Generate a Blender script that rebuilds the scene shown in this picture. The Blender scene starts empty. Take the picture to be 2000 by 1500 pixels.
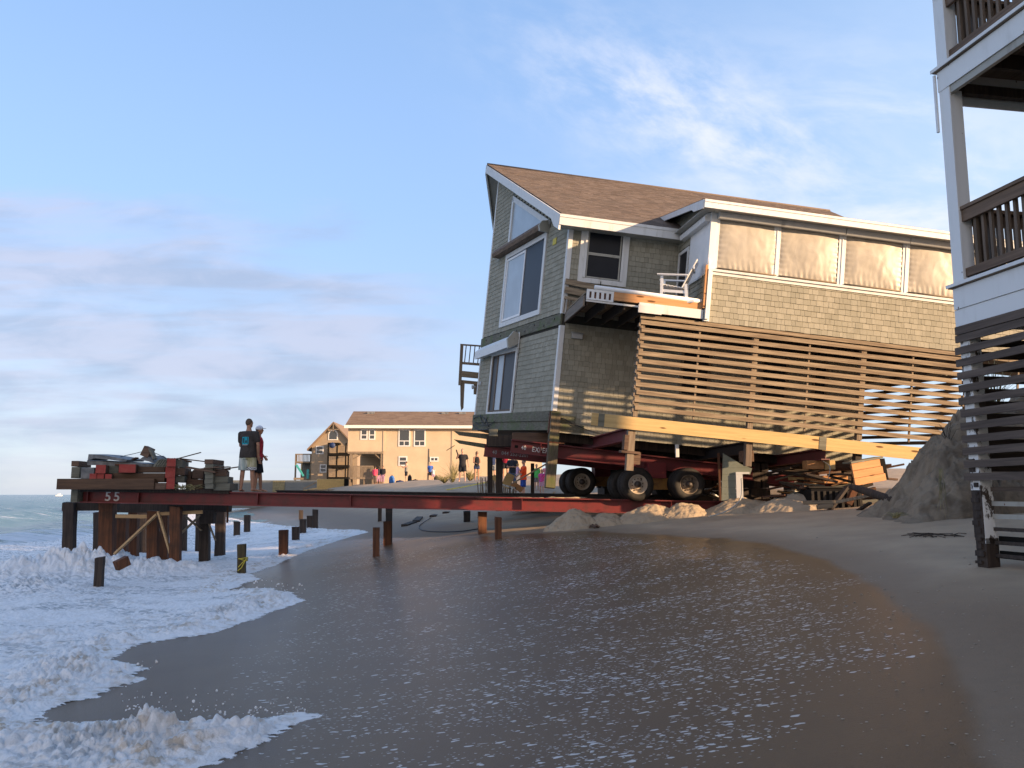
import bpy, bmesh, math, random
import numpy as np
from mathutils import Vector, Matrix, Euler, noise as mnoise

random.seed(7)
sc = bpy.context.scene
COL = sc.collection
rad = math.radians

# ------------------------------------------------------------------ camera
F_PX, W_PX, H_PX, HORIZON = 1600.0, 2000.0, 1500.0, 966.0
PITCH = math.atan((HORIZON - H_PX / 2) / F_PX)
EYE = Vector((0, 0, 1.9))
cam_d = bpy.data.cameras.new('camera'); cam = bpy.data.objects.new('camera', cam_d); COL.objects.link(cam)
cam.location = EYE; cam.rotation_euler = (math.pi / 2 + PITCH, 0, 0)
cam_d.sensor_width = 36; cam_d.lens = 36 * F_PX / W_PX; cam_d.clip_end = 30000; cam_d.clip_start = 0.1
sc.camera = cam
sc.render.resolution_x = 1024; sc.render.resolution_y = 768

# ------------------------------------------------------------------ light, sky, exposure
SUN_EL = rad(12.0)
SUN_DIR = Vector((0.90 * math.cos(SUN_EL), -0.436 * math.cos(SUN_EL), math.sin(SUN_EL)))   # towards the sun
sun_d = bpy.data.lights.new('sun', 'SUN'); sun = bpy.data.objects.new('sun', sun_d); COL.objects.link(sun)
sun_d.energy = 2.9; sun_d.angle = rad(0.9); sun_d.color = (1.0, 0.68, 0.40)
sun.rotation_euler = SUN_DIR.to_track_quat('Z', 'Y').to_euler()
sun.location = (30, -20, 20)
sc.view_settings.view_transform = 'Standard'; sc.view_settings.look = 'None'
sc.view_settings.exposure = 1.88; sc.view_settings.gamma = 1.0
world = bpy.data.worlds.new('World'); sc.world = world; world.use_nodes = True

def build_world():
    nt = world.node_tree; N = nt.nodes; L = nt.links; N.clear()
    def nd(t, **k):
        n = N.new(t)
        for a, b in k.items(): setattr(n, a, b)
        return n
    def m(op, a, b=None, c=None, clamp=False):
        n = nd('ShaderNodeMath', operation=op, use_clamp=clamp)
        for i, x in enumerate((a, b, c)):
            if x is None: continue
            if isinstance(x, (int, float)): n.inputs[i].default_value = x
            else: L.new(x, n.inputs[i])
        return n.outputs[0]
    def sstep(x, a, b):
        n = nd('ShaderNodeMapRange', interpolation_type='SMOOTHSTEP')
        L.new(x, n.inputs[0]); n.inputs[1].default_value = a; n.inputs[2].default_value = b
        return n.outputs[0]
    def mix(f, a, b):
        n = nd('ShaderNodeMix', data_type='RGBA')
        if isinstance(f, float): n.inputs[0].default_value = f
        else: L.new(f, n.inputs[0])
        for i, x in ((6, a), (7, b)):
            if isinstance(x, tuple): n.inputs[i].default_value = (*x, 1)
            else: L.new(x, n.inputs[i])
        return n.outputs[2]
    out = nd('ShaderNodeOutputWorld'); bg = nd('ShaderNodeBackground')
    sky = nd('ShaderNodeTexSky', sky_type='NISHITA', sun_disc=False, sun_elevation=SUN_EL,
             sun_rotation=math.atan2(SUN_DIR.x, SUN_DIR.y), altitude=5, air_density=1.0, dust_density=0.6, ozone_density=1.3)
    tc = nd('ShaderNodeTexCoord'); sep = nd('ShaderNodeSeparateXYZ'); L.new(tc.outputs['Generated'], sep.inputs[0])
    x, y, z = sep.outputs
    ys = m('MAXIMUM', y, 0.05)
    az = m('DIVIDE', x, ys); el = m('DIVIDE', z, ys)
    # pale air near the horizon
    base = sky.outputs[0]
    mul = nd('ShaderNodeMix', data_type='RGBA', blend_type='MULTIPLY'); mul.inputs[0].default_value = 1
    L.new(base, mul.inputs[6]); mul.inputs[7].default_value = (*SKY_GAIN, 1)
    base = mul.outputs[2]
    grad = mix(sstep(z, 0.30, 0.75), (0.76, 1.18, 1.90), (0.52, 0.91, 1.62))
    grad = mix(m('MULTIPLY', sstep(z, 0.36, 0.0), 0.92), grad, HORIZON_COL)
    base = mix(0.82, base, grad)
    base = mix(m('MULTIPLY', m('MULTIPLY', sstep(az, 0.0, 0.75), sstep(z, 0.85, 0.1)), 0.62), base, (1.62, 1.92, 2.25))
    # the sunset side of the sky, behind the camera, is paler and warmer
    base = mix(m('MULTIPLY', m('MULTIPLY', sstep(y, 0.1, -0.6), sstep(z, 0.9, 0.1)), 0.8), base, (3.0, 2.5, 2.1))
    # stratus bank low over the sea on the left
    def fbm(sx, sz, scale, detail=8, off=0.0, rough=0.55):
        cv = nd('ShaderNodeCombineXYZ')
        L.new(m('MULTIPLY', az, sx), cv.inputs[0]); L.new(m('MULTIPLY', el, sz), cv.inputs[1]); cv.inputs[2].default_value = off
        n = nd('ShaderNodeTexNoise'); n.inputs['Scale'].default_value = scale; n.inputs['Detail'].default_value = detail
        n.inputs['Roughness'].default_value = rough; n.inputs['Distortion'].default_value = 0.3
        L.new(cv.outputs[0], n.inputs['Vector']); return n.outputs[0]
    n1 = fbm(1.0, 4.2, 3.1, off=3.3)
    # upper limit of the bank falls from left to right
    top = m('MULTIPLY_ADD', az, -0.22, 0.25)
    top = m('ADD', top, m('MULTIPLY', m('SUBTRACT', n1, 0.5), 0.34))
    bank = sstep(m('SUBTRACT', top, el), -0.035, 0.06)
    bank = m('MULTIPLY', bank, sstep(az, 0.05, -0.22))
    n2 = fbm(0.8, 7.5, 4.0, off=9.1)
    dens = m('MULTIPLY', bank, m('MULTIPLY_ADD', sstep(n2, 0.34, 0.62), 0.6, 0.4))
    dens = m('MULTIPLY', dens, m('MULTIPLY_ADD', sstep(el, 0.0, 0.1), 0.55, 0.45))
    n3 = fbm(1.5, 4.0, 5.0, off=1.7)
    ccol = mix(sstep(n3, 0.35, 0.65), (0.86, 1.02, 1.38), (1.25, 1.30, 1.62))
    skyc = mix(m('MULTIPLY', dens, 0.74), base, ccol)
    # thin streak low near the horizon
    n6 = fbm(0.7, 14.0, 4.0, off=5.5)
    st = m('MULTIPLY', sstep(n6, 0.5, 0.66), m('MULTIPLY', sstep(el, 0.16, 0.08), sstep(el, 0.015, 0.05)))
    skyc = mix(m('MULTIPLY', st, 0.3), skyc, (1.1, 1.25, 1.6))
    # wisps high on the right
    u = m('ADD', m('MULTIPLY', m('SUBTRACT', az, 0.25), 0.9), m('MULTIPLY', m('SUBTRACT', el, 0.475), -0.43))
    w = m('ADD', m('MULTIPLY', m('SUBTRACT', az, 0.25), 0.43), m('MULTIPLY', m('SUBTRACT', el, 0.475), 0.9))
    g = m('ADD', m('POWER', m('DIVIDE', u, 0.22), 2.0), m('POWER', m('DIVIDE', w, 0.085), 2.0))
    env = m('EXPONENT', m('MULTIPLY', g, -1.0))
    cv = nd('ShaderNodeCombineXYZ'); L.new(m('MULTIPLY', u, 2.4), cv.inputs[0]); L.new(m('MULTIPLY', w, 4.4), cv.inputs[1])
    nw = nd('ShaderNodeTexNoise'); nw.inputs['Scale'].default_value = 4.2; nw.inputs['Detail'].default_value = 10
    nw.inputs['Roughness'].default_value = 0.62; nw.inputs['Distortion'].default_value = 0.15; L.new(cv.outputs[0], nw.inputs['Vector'])
    wis = m('MULTIPLY', env, sstep(nw.outputs[0], 0.34, 0.72))
    skyc = mix(m('MULTIPLY', wis, 0.85), skyc, (1.85, 1.9, 2.12))
    # second haze of wisps lower right
    g2 = m('ADD', m('POWER', m('DIVIDE', m('SUBTRACT', az, 0.46), 0.24), 2.0), m('POWER', m('DIVIDE', m('SUBTRACT', el, 0.37), 0.16), 2.0))
    n5 = fbm(1.0, 2.6, 4.5, off=21.0, rough=0.6)
    w2 = m('MULTIPLY', m('EXPONENT', m('MULTIPLY', g2, -1.0)), sstep(n5, 0.38, 0.66))
    skyc = mix(m('MULTIPLY', w2, 0.9), skyc, (1.85, 1.92, 2.15))
    L.new(skyc, bg.inputs[0]); bg.inputs[1].default_value = SKY_STRENGTH
    L.new(bg.outputs[0], out.inputs[0])

SKY_STRENGTH = 0.14
SKY_GAIN = (0.75, 0.75, 0.9)
HORIZON_COL = (1.08, 1.28, 1.56); HORIZON_MIX = 0.6
build_world()

# ------------------------------------------------------------------ pixel helpers (used to read sizes off known planes)
_c, _s = math.cos(PITCH), math.sin(PITCH)
def ray(px, py):
    a = (px - W_PX / 2) / F_PX; b = -(py - H_PX / 2) / F_PX
    return Vector((a, _c - b * _s, _s + b * _c))
def at(px, py, depth):
    r = ray(px, py); return EYE + r * (depth / r.y)
def on_plane(px, py, p0, n):
    r = ray(px, py); return EYE + r * ((p0 - EYE).dot(n) / r.dot(n))

# ------------------------------------------------------------------ numpy gradient noise
_rs = np.random.RandomState(5)
_perm = _rs.permutation(256); _perm = np.concatenate([_perm, _perm])
_ang = _rs.rand(256) * 2 * np.pi; _gx, _gy = np.cos(_ang), np.sin(_ang)
def perlin(x, y):
    xi = np.floor(x).astype(np.int64); yi = np.floor(y).astype(np.int64)
    fx, fy = x - xi, y - yi; xi &= 255; yi &= 255
    def g(ix, iy, dx, dy):
        h = _perm[(_perm[ix & 255] + iy) & 255]; return _gx[h] * dx + _gy[h] * dy
    u = fx ** 3 * (fx * (fx * 6 - 15) + 10); v = fy ** 3 * (fy * (fy * 6 - 15) + 10)
    a = g(xi, yi, fx, fy); b = g(xi + 1, yi, fx - 1, fy); c = g(xi, yi + 1, fx, fy - 1); d = g(xi + 1, yi + 1, fx - 1, fy - 1)
    return (a + u * (b - a)) * (1 - v) + (c + u * (d - c)) * v
def fbm(x, y, o=4, g=0.5):
    r = 0; a = 1
    for i in range(o): r = r + a * perlin(x + 17.3 * i, y - 9.1 * i); x = x * 2.03; y = y * 2.03; a *= g
    return r
def sst(x, a, b):
    t = np.clip((x - a) / (b - a), 0, 1); return t * t * (3 - 2 * t)

# ------------------------------------------------------------------ tags
def tag(o, label=None, cat=None, group=None, kind=None):
    if label: o['label'] = label
    if cat: o['category'] = cat
    if group: o['group'] = group
    if kind: o['kind'] = kind
    return o
def thing(name, label, cat, loc=(0, 0, 0), rz=0.0, group=None, matrix=None):
    o = bpy.data.objects.new(name, None); COL.objects.link(o)
    if matrix is not None: o.matrix_world = matrix
    else: o.location = loc; o.rotation_euler = (0, 0, rz)
    o.empty_display_size = 0.2
    return tag(o, label, cat, group)
def copy_tree(o, parent=None):
    c = o.copy(); COL.objects.link(c)
    if parent is not None: c.parent = parent
    for ch in list(o.children): copy_tree(ch, c)
    return c

# ------------------------------------------------------------------ mesh builder
class MB:
    def __init__(s): s.v = []; s.f = []; s.sm = []
    def add(s, vs, fs, smooth=False):
        o = len(s.v); s.v += [tuple(p) for p in vs]; s.f += [tuple(i + o for i in f) for f in fs]; s.sm += [smooth] * len(fs); return s
    def box(s, x0, x1, y0, y1, z0, z1, M=None):
        vs = [Vector((x, y, z)) for z in (z0, z1) for y in (y0, y1) for x in (x0, x1)]
        if M is not None: vs = [M @ p for p in vs]
        return s.add(vs, [(0, 2, 3, 1), (4, 5, 7, 6), (0, 1, 5, 4), (2, 6, 7, 3), (0, 4, 6, 2), (1, 3, 7, 5)])
    def bar(s, p, q, w, h, up=(0, 0, 1), off=(0, 0)):
        p, q, up = Vector(p), Vector(q), Vector(up); d = (q - p).normalized()
        sd = d.cross(up)
        if sd.length < 1e-4: sd = d.cross(Vector((1, 0, 0)))
        sd.normalize(); u = sd.cross(d).normalized()
        vs = []
        for e in (p, q):
            for a, b in ((-1, -1), (1, -1), (1, 1), (-1, 1)):
                vs.append(e + sd * (a * w / 2 + off[0]) + u * (b * h / 2 + off[1]))
        return s.add(vs, [(0, 1, 2, 3), (7, 6, 5, 4), (0, 4, 5, 1), (1, 5, 6, 2), (2, 6, 7, 3), (3, 7, 4, 0)])
    def ibeam(s, p, q, h, w, tf=0.025, tw=0.02, up=(0, 0, 1)):
        s.bar(p, q, w, tf, up, (0, h / 2 - tf / 2)); s.bar(p, q, w, tf, up, (0, -h / 2 + tf / 2)); s.bar(p, q, tw, h - 2 * tf, up); return s
    def tube(s, pts, r, n=8, cap=True):
        pts = [Vector(p) for p in pts]; rs = r if isinstance(r, (list, tuple)) else [r] * len(pts)
        vs = []; fs = []; prev = None
        for i, p in enumerate(pts):
            d = (pts[min(i + 1, len(pts) - 1)] - pts[max(i - 1, 0)]).normalized()
            a = prev if prev is not None else (Vector((0, 0, 1)) if abs(d.z) < 0.9 else Vector((1, 0, 0)))
            u = (a - d * a.dot(d)).normalized(); prev = u; v = d.cross(u)
            for k in range(n):
                t = 2 * math.pi * k / n; vs.append(p + (u * math.cos(t) + v * math.sin(t)) * rs[i])
        for i in range(len(pts) - 1):
            for k in range(n):
                a = i * n + k; b = i * n + (k + 1) % n; fs.append((a, b, b + n, a + n))
        if cap: fs.append(tuple(range(n))[::-1]); fs.append(tuple(range((len(pts) - 1) * n, len(pts) * n)))
        return s.add(vs, fs, True)
    def prism(s, poly, vec):
        vec = Vector(vec); n = len(poly); a = [Vector(p) for p in poly]; vs = a + [p + vec for p in a]
        return s.add(vs, [tuple(range(n))[::-1], tuple(range(n, 2 * n))] + [(i, (i + 1) % n, (i + 1) % n + n, i + n) for i in range(n)])
    def lathe(s, prof, org, axis, n=24):
        axis = Vector(axis).normalized(); a = Vector((0, 0, 1)) if abs(axis.z) < .9 else Vector((1, 0, 0))
        u = axis.cross(a).normalized(); v = axis.cross(u); org = Vector(org); vs = []; fs = []
        for r, h in prof:
            for k in range(n):
                t = 2 * math.pi * k / n; vs.append(org + axis * h + (u * math.cos(t) + v * math.sin(t)) * r)
        for i in range(len(prof) - 1):
            for k in range(n):
                b = i * n + k; c = i * n + (k + 1) % n; fs.append((b, c, c + n, b + n))
        return s.add(vs, fs, True)
    def ball(s, c, r, n=10, m=6):
        c = Vector(c); r = Vector(r) if not isinstance(r, (int, float)) else Vector((r, r, r)); vs = [c + Vector((0, 0, r.z))]; fs = []
        for i in range(1, m):
            p = math.pi * i / m
            for k in range(n):
                t = 2 * math.pi * k / n; vs.append(c + Vector((r.x * math.sin(p) * math.cos(t), r.y * math.sin(p) * math.sin(t), r.z * math.cos(p))))
        vs.append(c - Vector((0, 0, r.z)))
        for k in range(n): fs.append((0, 1 + k, 1 + (k + 1) % n))
        for i in range(m - 2):
            for k in range(n): a = 1 + i * n + k; b = 1 + i * n + (k + 1) % n; fs.append((a, a + n, b + n, b))
        e = len(vs) - 1
        for k in range(n): fs.append((e, 1 + (m - 2) * n + (k + 1) % n, 1 + (m - 2) * n + k))
        return s.add(vs, fs, True)
    def build(s, name, mat, parent=None, bevel=0.0, matrix=None):
        me = bpy.data.meshes.new(name); me.from_pydata(s.v, [], s.f)
        me.polygons.foreach_set('use_smooth', s.sm)
        bm = bmesh.new(); bm.from_mesh(me); bmesh.ops.recalc_face_normals(bm, faces=bm.faces); bm.to_mesh(me); bm.free()
        me.materials.append(mat); o = bpy.data.objects.new(name, me); COL.objects.link(o)
        if parent is not None: o.parent = parent
        if matrix is not None: o.matrix_world = matrix
        if bevel:
            b = o.modifiers.new('bevel', 'BEVEL'); b.width = bevel; b.segments = 1; b.limit_method = 'ANGLE'
        return o

# ------------------------------------------------------------------ materials
class NT:
    def __init__(s, name):
        s.m = bpy.data.materials.new(name); s.m.use_nodes = True; s.t = s.m.node_tree; s.N = s.t.nodes; s.L = s.t.links
        s.b = s.N['Principled BSDF']; s.out = s.N['Material Output']
    def nd(s, t, **k):
        n = s.N.new(t)
        for a, b in k.items(): setattr(n, a, b)
        return n
    def put(s, sock, x):
        if isinstance(x, (int, float)): sock.default_value = x
        elif isinstance(x, tuple): sock.default_value = (*x, 1) if len(x) == 3 and sock.type == 'RGBA' else x
        else: s.L.new(x, sock)
    def math(s, op, a, b=None, c=None, clamp=False):
        n = s.nd('ShaderNodeMath', operation=op, use_clamp=clamp)
        for i, x in enumerate((a, b, c)):
            if x is not None: s.put(n.inputs[i], x)
        return n.outputs[0]
    def mix(s, f, a, b, blend='MIX'):
        n = s.nd('ShaderNodeMix', data_type='RGBA', blend_type=blend); s.put(n.inputs[0], f); s.put(n.inputs[6], a); s.put(n.inputs[7], b); return n.outputs[2]
    def sst(s, x, a, b, lo=0.0, hi=1.0):
        n = s.nd('ShaderNodeMapRange', interpolation_type='SMOOTHSTEP'); s.put(n.inputs[0], x)
        for i, v in enumerate((a, b, lo, hi)): s.put(n.inputs[i + 1], v)
        return n.outputs[0]
    def co(s, scale=(1, 1, 1), kind='Object', rot=(0, 0, 0)):
        tc = s.nd('ShaderNodeTexCoord'); mp = s.nd('ShaderNodeMapping'); s.L.new(tc.outputs[kind], mp.inputs[0])
        mp.inputs['Scale'].default_value = scale; mp.inputs['Rotation'].default_value = rot; return mp.outputs[0]
    def noise(s, vec, scale, detail=5, rough=0.55, dist=0.0):
        n = s.nd('ShaderNodeTexNoise'); s.L.new(vec, n.inputs['Vector']); n.inputs['Scale'].default_value = scale
        n.inputs['Detail'].default_value = detail; n.inputs['Roughness'].default_value = rough; n.inputs['Distortion'].default_value = dist; return n.outputs[0]
    def island(s): return s.nd('ShaderNodeNewGeometry').outputs['Random Per Island']
    def bump(s, h, strength=0.3, dist=0.01, chain=None):
        n = s.nd('ShaderNodeBump'); s.put(n.inputs['Height'], h); n.inputs['Strength'].default_value = strength; n.inputs['Distance'].default_value = dist
        if chain is not None: s.L.new(chain, n.inputs['Normal'])
        s.L.new(n.outputs[0], s.b.inputs['Normal']); return n.outputs[0]
    def col(s, x): s.put(s.b.inputs['Base Color'], x)
    def rough(s, x): s.put(s.b.inputs['Roughness'], x)
    def spec(s, x): s.b.inputs['Specular IOR Level'].default_value = x

def mul(c, k): return tuple(min(1, a * k) for a in c)
def m_plain(name, c, rough=0.6, var=0.25, scale=4.0, bump=0.15, metal=0.0, c2=None, spec=0.4):
    t = NT(name); v = t.co(); n = t.noise(v, scale, 6); n2 = t.noise(v, scale * 9, 4)
    f = t.sst(n, 0.3, 0.7); base = t.mix(f, mul(c, 1 - var), c2 or mul(c, 1 + var * 0.6))
    t.col(base); t.rough(rough); t.bump(n2, bump, 0.01); t.b.inputs['Metallic'].default_value = metal; t.spec(spec); return t.m
def m_wood(name, c, c2=None, streak=0.5, axis=0, rough=0.75, stain=None, island=0.35, knots=False, bump=0.5, spec=0.25):
    """wood with grain along one object axis, tone changing per board"""
    t = NT(name); sc_ = [22, 22, 22]; sc_[axis] = 1.1
    v = t.co(tuple(sc_)); g = t.noise(v, 1.0, 7, 0.65, 0.4)
    c2 = c2 or mul(c, 0.5)
    base = t.mix(t.sst(g, 0.3, 0.72), c2, c)
    isl = t.island(); base = t.mix(t.math('MULTIPLY', isl, island), base, mul(c, 0.45))
    v2 = t.co(); n2 = t.noise(v2, 2.3, 5)
    if stain: base = t.mix(t.math('MULTIPLY', t.sst(n2, 0.45, 0.68), streak), base, stain)
    if knots:
        vo = t.nd('ShaderNodeTexVoronoi'); sk = [9.0, 9.0, 9.0]; sk[axis] = 2.2
        t.L.new(t.co(tuple(sk)), vo.inputs['Vector']); vo.inputs['Scale'].default_value = 0.55
        base = t.mix(t.sst(vo.outputs['Distance'], 0.16, 0.09), base, (0.13, 0.06, 0.02))
    t.col(base); t.rough(rough); t.bump(g, bump, 0.006); t.spec(spec); return t.m
def m_shingle(name, c, c2, dark, stain=None, rough=0.85):
    t = NT(name); isl = t.island(); v = t.co((14, 14, 2.2)); g = t.noise(v, 1.0, 6, 0.6)
    base = t.mix(isl, c, c2); base = t.mix(t.math('MULTIPLY', t.sst(g, 0.5, 0.75), 0.35), base, dark)
    n = t.noise(t.co(), 0.7, 6)
    if stain: base = t.mix(t.math('MULTIPLY', t.sst(n, 0.48, 0.7), 0.45), base, stain)
    t.col(base); t.rough(rough); t.bump(g, 0.35, 0.006); t.spec(0.25); return t.m
def m_paint(name, c=(0.64, 0.64, 0.63), dirt=(0.35, 0.33, 0.28), amt=0.5, rough=0.5, rust=False, peel=None):
    t = NT(name); v = t.co((3, 3, 0.8)); n = t.noise(v, 2.0, 7, 0.6); base = t.mix(t.math('MULTIPLY', t.sst(n, 0.5, 0.8), amt), c, dirt)
    n3 = t.noise(t.co(), 30, 3)
    if rust:
        vo = t.nd('ShaderNodeTexVoronoi'); t.L.new(t.co((1, 1, 0.75)), vo.inputs['Vector']); vo.inputs['Scale'].default_value = 5.5
        base = t.mix(t.sst(vo.outputs['Distance'], 0.075, 0.04), base, (0.12, 0.05, 0.025))
    if peel: base = t.mix(t.sst(t.noise(t.co((5, 5, 2.5)), 1.6, 8, 0.7), 0.52, 0.56), base, peel)
    t.col(base); t.rough(rough); t.bump(n3, 0.08, 0.004); return t.m
def m_glass(name, c=(0.02, 0.025, 0.03), rough=0.06):
    t = NT(name); t.col(c); t.rough(rough); t.spec(0.9); n = t.noise(t.co(), 1.2, 2); t.bump(n, 0.05, 0.02); return t.m
def m_steel(name, c=(0.16, 0.025, 0.02), rust=(0.10, 0.035, 0.015), amt=0.6, rough=0.55):
    t = NT(name); v = t.co((1, 1, 1)); n = t.noise(v, 3.0, 8, 0.65); n2 = t.noise(v, 14, 6, 0.6)
    base = t.mix(t.math('MULTIPLY', t.sst(n, 0.45, 0.66), amt), c, rust); base = t.mix(t.math('MULTIPLY', t.sst(n2, 0.6, 0.72), 0.5), base, mul(rust, 0.5))
    t.col(base); t.rough(rough); t.bump(n2, 0.25, 0.004); return t.m
def m_siding(name, c, pitch=0.115, dark=0.45, seed=0):
    t = NT(name); tc = t.nd('ShaderNodeTexCoord'); sep = t.nd('ShaderNodeSeparateXYZ'); t.L.new(tc.outputs['Object'], sep.inputs[0])
    f = t.math('FRACT', t.math('DIVIDE', sep.outputs[2], pitch)); line = t.sst(f, 0.12, 0.0)
    n = t.noise(t.co(), 0.8, 5); base = t.mix(t.sst(n, 0.3, 0.7), mul(c, 0.92), mul(c, 1.05)); base = t.mix(t.math('MULTIPLY', line, dark), base, mul(c, 0.3))
    t.col(base); t.rough(0.6); t.bump(f, 0.6, 0.02); return t.m

M = {}
M['shingle'] = m_shingle('wall_shingle', (0.275, 0.26, 0.205), (0.355, 0.335, 0.27), (0.16, 0.15, 0.115), (0.24, 0.235, 0.19))
M['roof'] = m_shingle('roof_shingle', (0.12, 0.092, 0.075), (0.20, 0.155, 0.125), (0.05, 0.04, 0.035), (0.12, 0.10, 0.085), 0.95)
M['back'] = m_plain('felt_backing', (0.045, 0.042, 0.035), 0.9)
M['white'] = m_paint('white_paint')
M['white_old'] = m_paint('white_paint_nail_rust', (0.72, 0.74, 0.75), (0.45, 0.44, 0.42), 0.35, 0.55, rust=True)
M['white_peel'] = m_paint('white_paint_peeling', (0.72, 0.73, 0.72), (0.4, 0.38, 0.33), 0.5, 0.6, peel=(0.06, 0.045, 0.035))
M['greypaint'] = m_paint('grey_putty_paint', (0.36, 0.35, 0.31), (0.2, 0.17, 0.13), 0.6, rust=True)
M['grey_metal'] = m_paint('grey_shutter', (0.42, 0.43, 0.43), (0.25, 0.25, 0.25), 0.3, 0.45)
M['canvas'] = None
M['glass'] = m_glass('window_glass')
M['glass_dark'] = m_plain('dark_screen', (0.016, 0.018, 0.024), 0.35, .2, 1.0, .02, spec=0.18)
M['sky_pane'] = m_plain('sky_tinted_pane', (0.36, 0.42, 0.47), 0.35, 0.1, 1.5, 0.05, spec=0.9)  # pale blue stands for sky reflected in the panes, put into the colour
M['wx'] = m_wood('weathered_wood_x', (0.38, 0.30, 0.205), (0.15, 0.105, 0.07), axis=0)
M['wz'] = m_wood('weathered_wood_z', (0.31, 0.25, 0.185), (0.15, 0.105, 0.07), axis=2)
M['wy'] = m_wood('weathered_wood_y', (0.27, 0.215, 0.165), (0.13, 0.10, 0.075), axis=1)
M['mossy'] = m_wood('mossy_band_board', (0.20, 0.185, 0.14), (0.09, 0.085, 0.06), axis=1, stain=(0.09, 0.12, 0.045), streak=0.8)
M['new'] = m_wood('new_yellow_lumber', (0.62, 0.44, 0.20), (0.50, 0.34, 0.15), axis=0, island=0.1, knots=True, bump=0.15)
M['orangewood'] = m_wood('orange_board', (0.60, 0.32, 0.15), (0.46, 0.23, 0.10), axis=0, island=0.15, knots=True, bump=0.15)
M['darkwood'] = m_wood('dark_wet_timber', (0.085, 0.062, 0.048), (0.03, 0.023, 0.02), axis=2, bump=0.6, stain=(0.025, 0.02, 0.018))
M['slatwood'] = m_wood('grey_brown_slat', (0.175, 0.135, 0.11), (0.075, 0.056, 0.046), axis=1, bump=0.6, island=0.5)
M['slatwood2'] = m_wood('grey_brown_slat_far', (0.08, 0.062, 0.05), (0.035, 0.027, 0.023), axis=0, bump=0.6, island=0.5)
M['railwood'] = m_wood('brown_rail_wood', (0.24, 0.165, 0.115), (0.12, 0.082, 0.06), axis=1, island=0.4)
M['railwood_z'] = m_wood('brown_baluster_wood', (0.22, 0.165, 0.125), (0.11, 0.085, 0.065), axis=2, island=0.5)
M['rustpile'] = m_wood('rust_brown_pile', (0.19, 0.075, 0.035), (0.065, 0.03, 0.018), axis=2, stain=(0.05, 0.03, 0.02), streak=0.7)
M['olivepile'] = m_wood('olive_brown_pile', (0.11, 0.085, 0.04), (0.045, 0.035, 0.02), axis=2)
M['timberx'] = m_wood('brown_long_timber', (0.15, 0.085, 0.05), (0.07, 0.042, 0.028), axis=0)
M['greytimber'] = m_wood('grey_green_timber', (0.22, 0.215, 0.17), (0.11, 0.105, 0.08), axis=0, island=0.3)
M['browntimber'] = m_wood('brown_crib_timber', (0.20, 0.125, 0.085), (0.085, 0.05, 0.035), axis=0)
M['redend'] = m_plain('red_painted_block_end', (0.42, 0.035, 0.028), 0.6, 0.35, 9, 0.3, c2=(0.30, 0.05, 0.035))
M['steel'] = m_steel('red_track_beam_steel', (0.16, 0.018, 0.017), (0.07, 0.022, 0.018), 0.65)
M['steel_dk'] = m_steel('dark_red_beam_steel', (0.15, 0.012, 0.016), (0.05, 0.02, 0.015), 0.55)
M['steel_bk'] = m_steel('blackened_steel', (0.02, 0.018, 0.02), (0.04, 0.028, 0.02), 0.4)
M['purple'] = m_steel('purple_red_steel', (0.15, 0.035, 0.04), (0.07, 0.03, 0.025), 0.5)
M['stencil'] = m_plain('stencil_paint', (0.62, 0.60, 0.58), 0.7, 0.2, 20, 0.05)
M['stencil_dim'] = m_plain('stencil_paint_dim', (0.30, 0.29, 0.29), 0.7, 0.3, 20, 0.05)
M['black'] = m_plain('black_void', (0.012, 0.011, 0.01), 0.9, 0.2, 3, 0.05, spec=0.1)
M['rubber'] = m_plain('tyre_rubber', (0.014, 0.013, 0.012), 0.7, 0.4, 6, 0.2, c2=(0.026, 0.021, 0.017))
M['rim'] = m_plain('rim_paint', (0.55, 0.51, 0.45), 0.45, 0.2, 6, 0.1, c2=(0.42, 0.33, 0.24))
M['hub'] = m_plain('greasy_hub', (0.05, 0.04, 0.035), 0.5, 0.3, 8, 0.2)
M['yellowsteel'] = m_steel('yellow_dolly_steel', (0.32, 0.16, 0.03), (0.08, 0.04, 0.02), 0.6)
M['plastic_w'] = m_plain('white_plastic', (0.80, 0.80, 0.80), 0.4, 0.05, 3, 0.02)
M['tan'] = m_siding('tan_siding', (0.54, 0.42, 0.29))
M['tanroof'] = m_shingle('tan_house_roof', (0.18, 0.125, 0.09), (0.25, 0.18, 0.13), (0.10, 0.07, 0.05), None, 0.95)
M['cedar'] = m_siding('cedar_shingle_siding', (0.33, 0.25, 0.17), 0.22, 0.35)
M['fence'] = m_siding('grey_corrugated', (0.17, 0.18, 0.175), 0.4, 0.2)
M['ochre'] = m_plain('ochre_panel', (0.60, 0.42, 0.17), 0.7, 0.1)
M['cable'] = m_plain('black_cable', (0.03, 0.03, 0.035), 0.6, 0.2)
M['rope'] = m_plain('yellow_tape', (0.62, 0.50, 0.06), 0.6, 0.2)
M['tarp'] = m_plain('blue_tarp', (0.03, 0.08, 0.25), 0.5, 0.3)
M['roofing'] = m_plain('torn_roofing_sheet', (0.13, 0.14, 0.15), 0.6, 0.4, 5, 0.4, c2=(0.22, 0.22, 0.22))
M['grass'] = m_plain('dune_grass_blade', (0.16, 0.16, 0.06), 0.7, 0.4, 5, 0.1, c2=(0.34, 0.28, 0.13))
M['seaweed'] = m_plain('dry_seaweed', (0.05, 0.035, 0.022), 0.9, 0.4, 30, 0.3)

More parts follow.
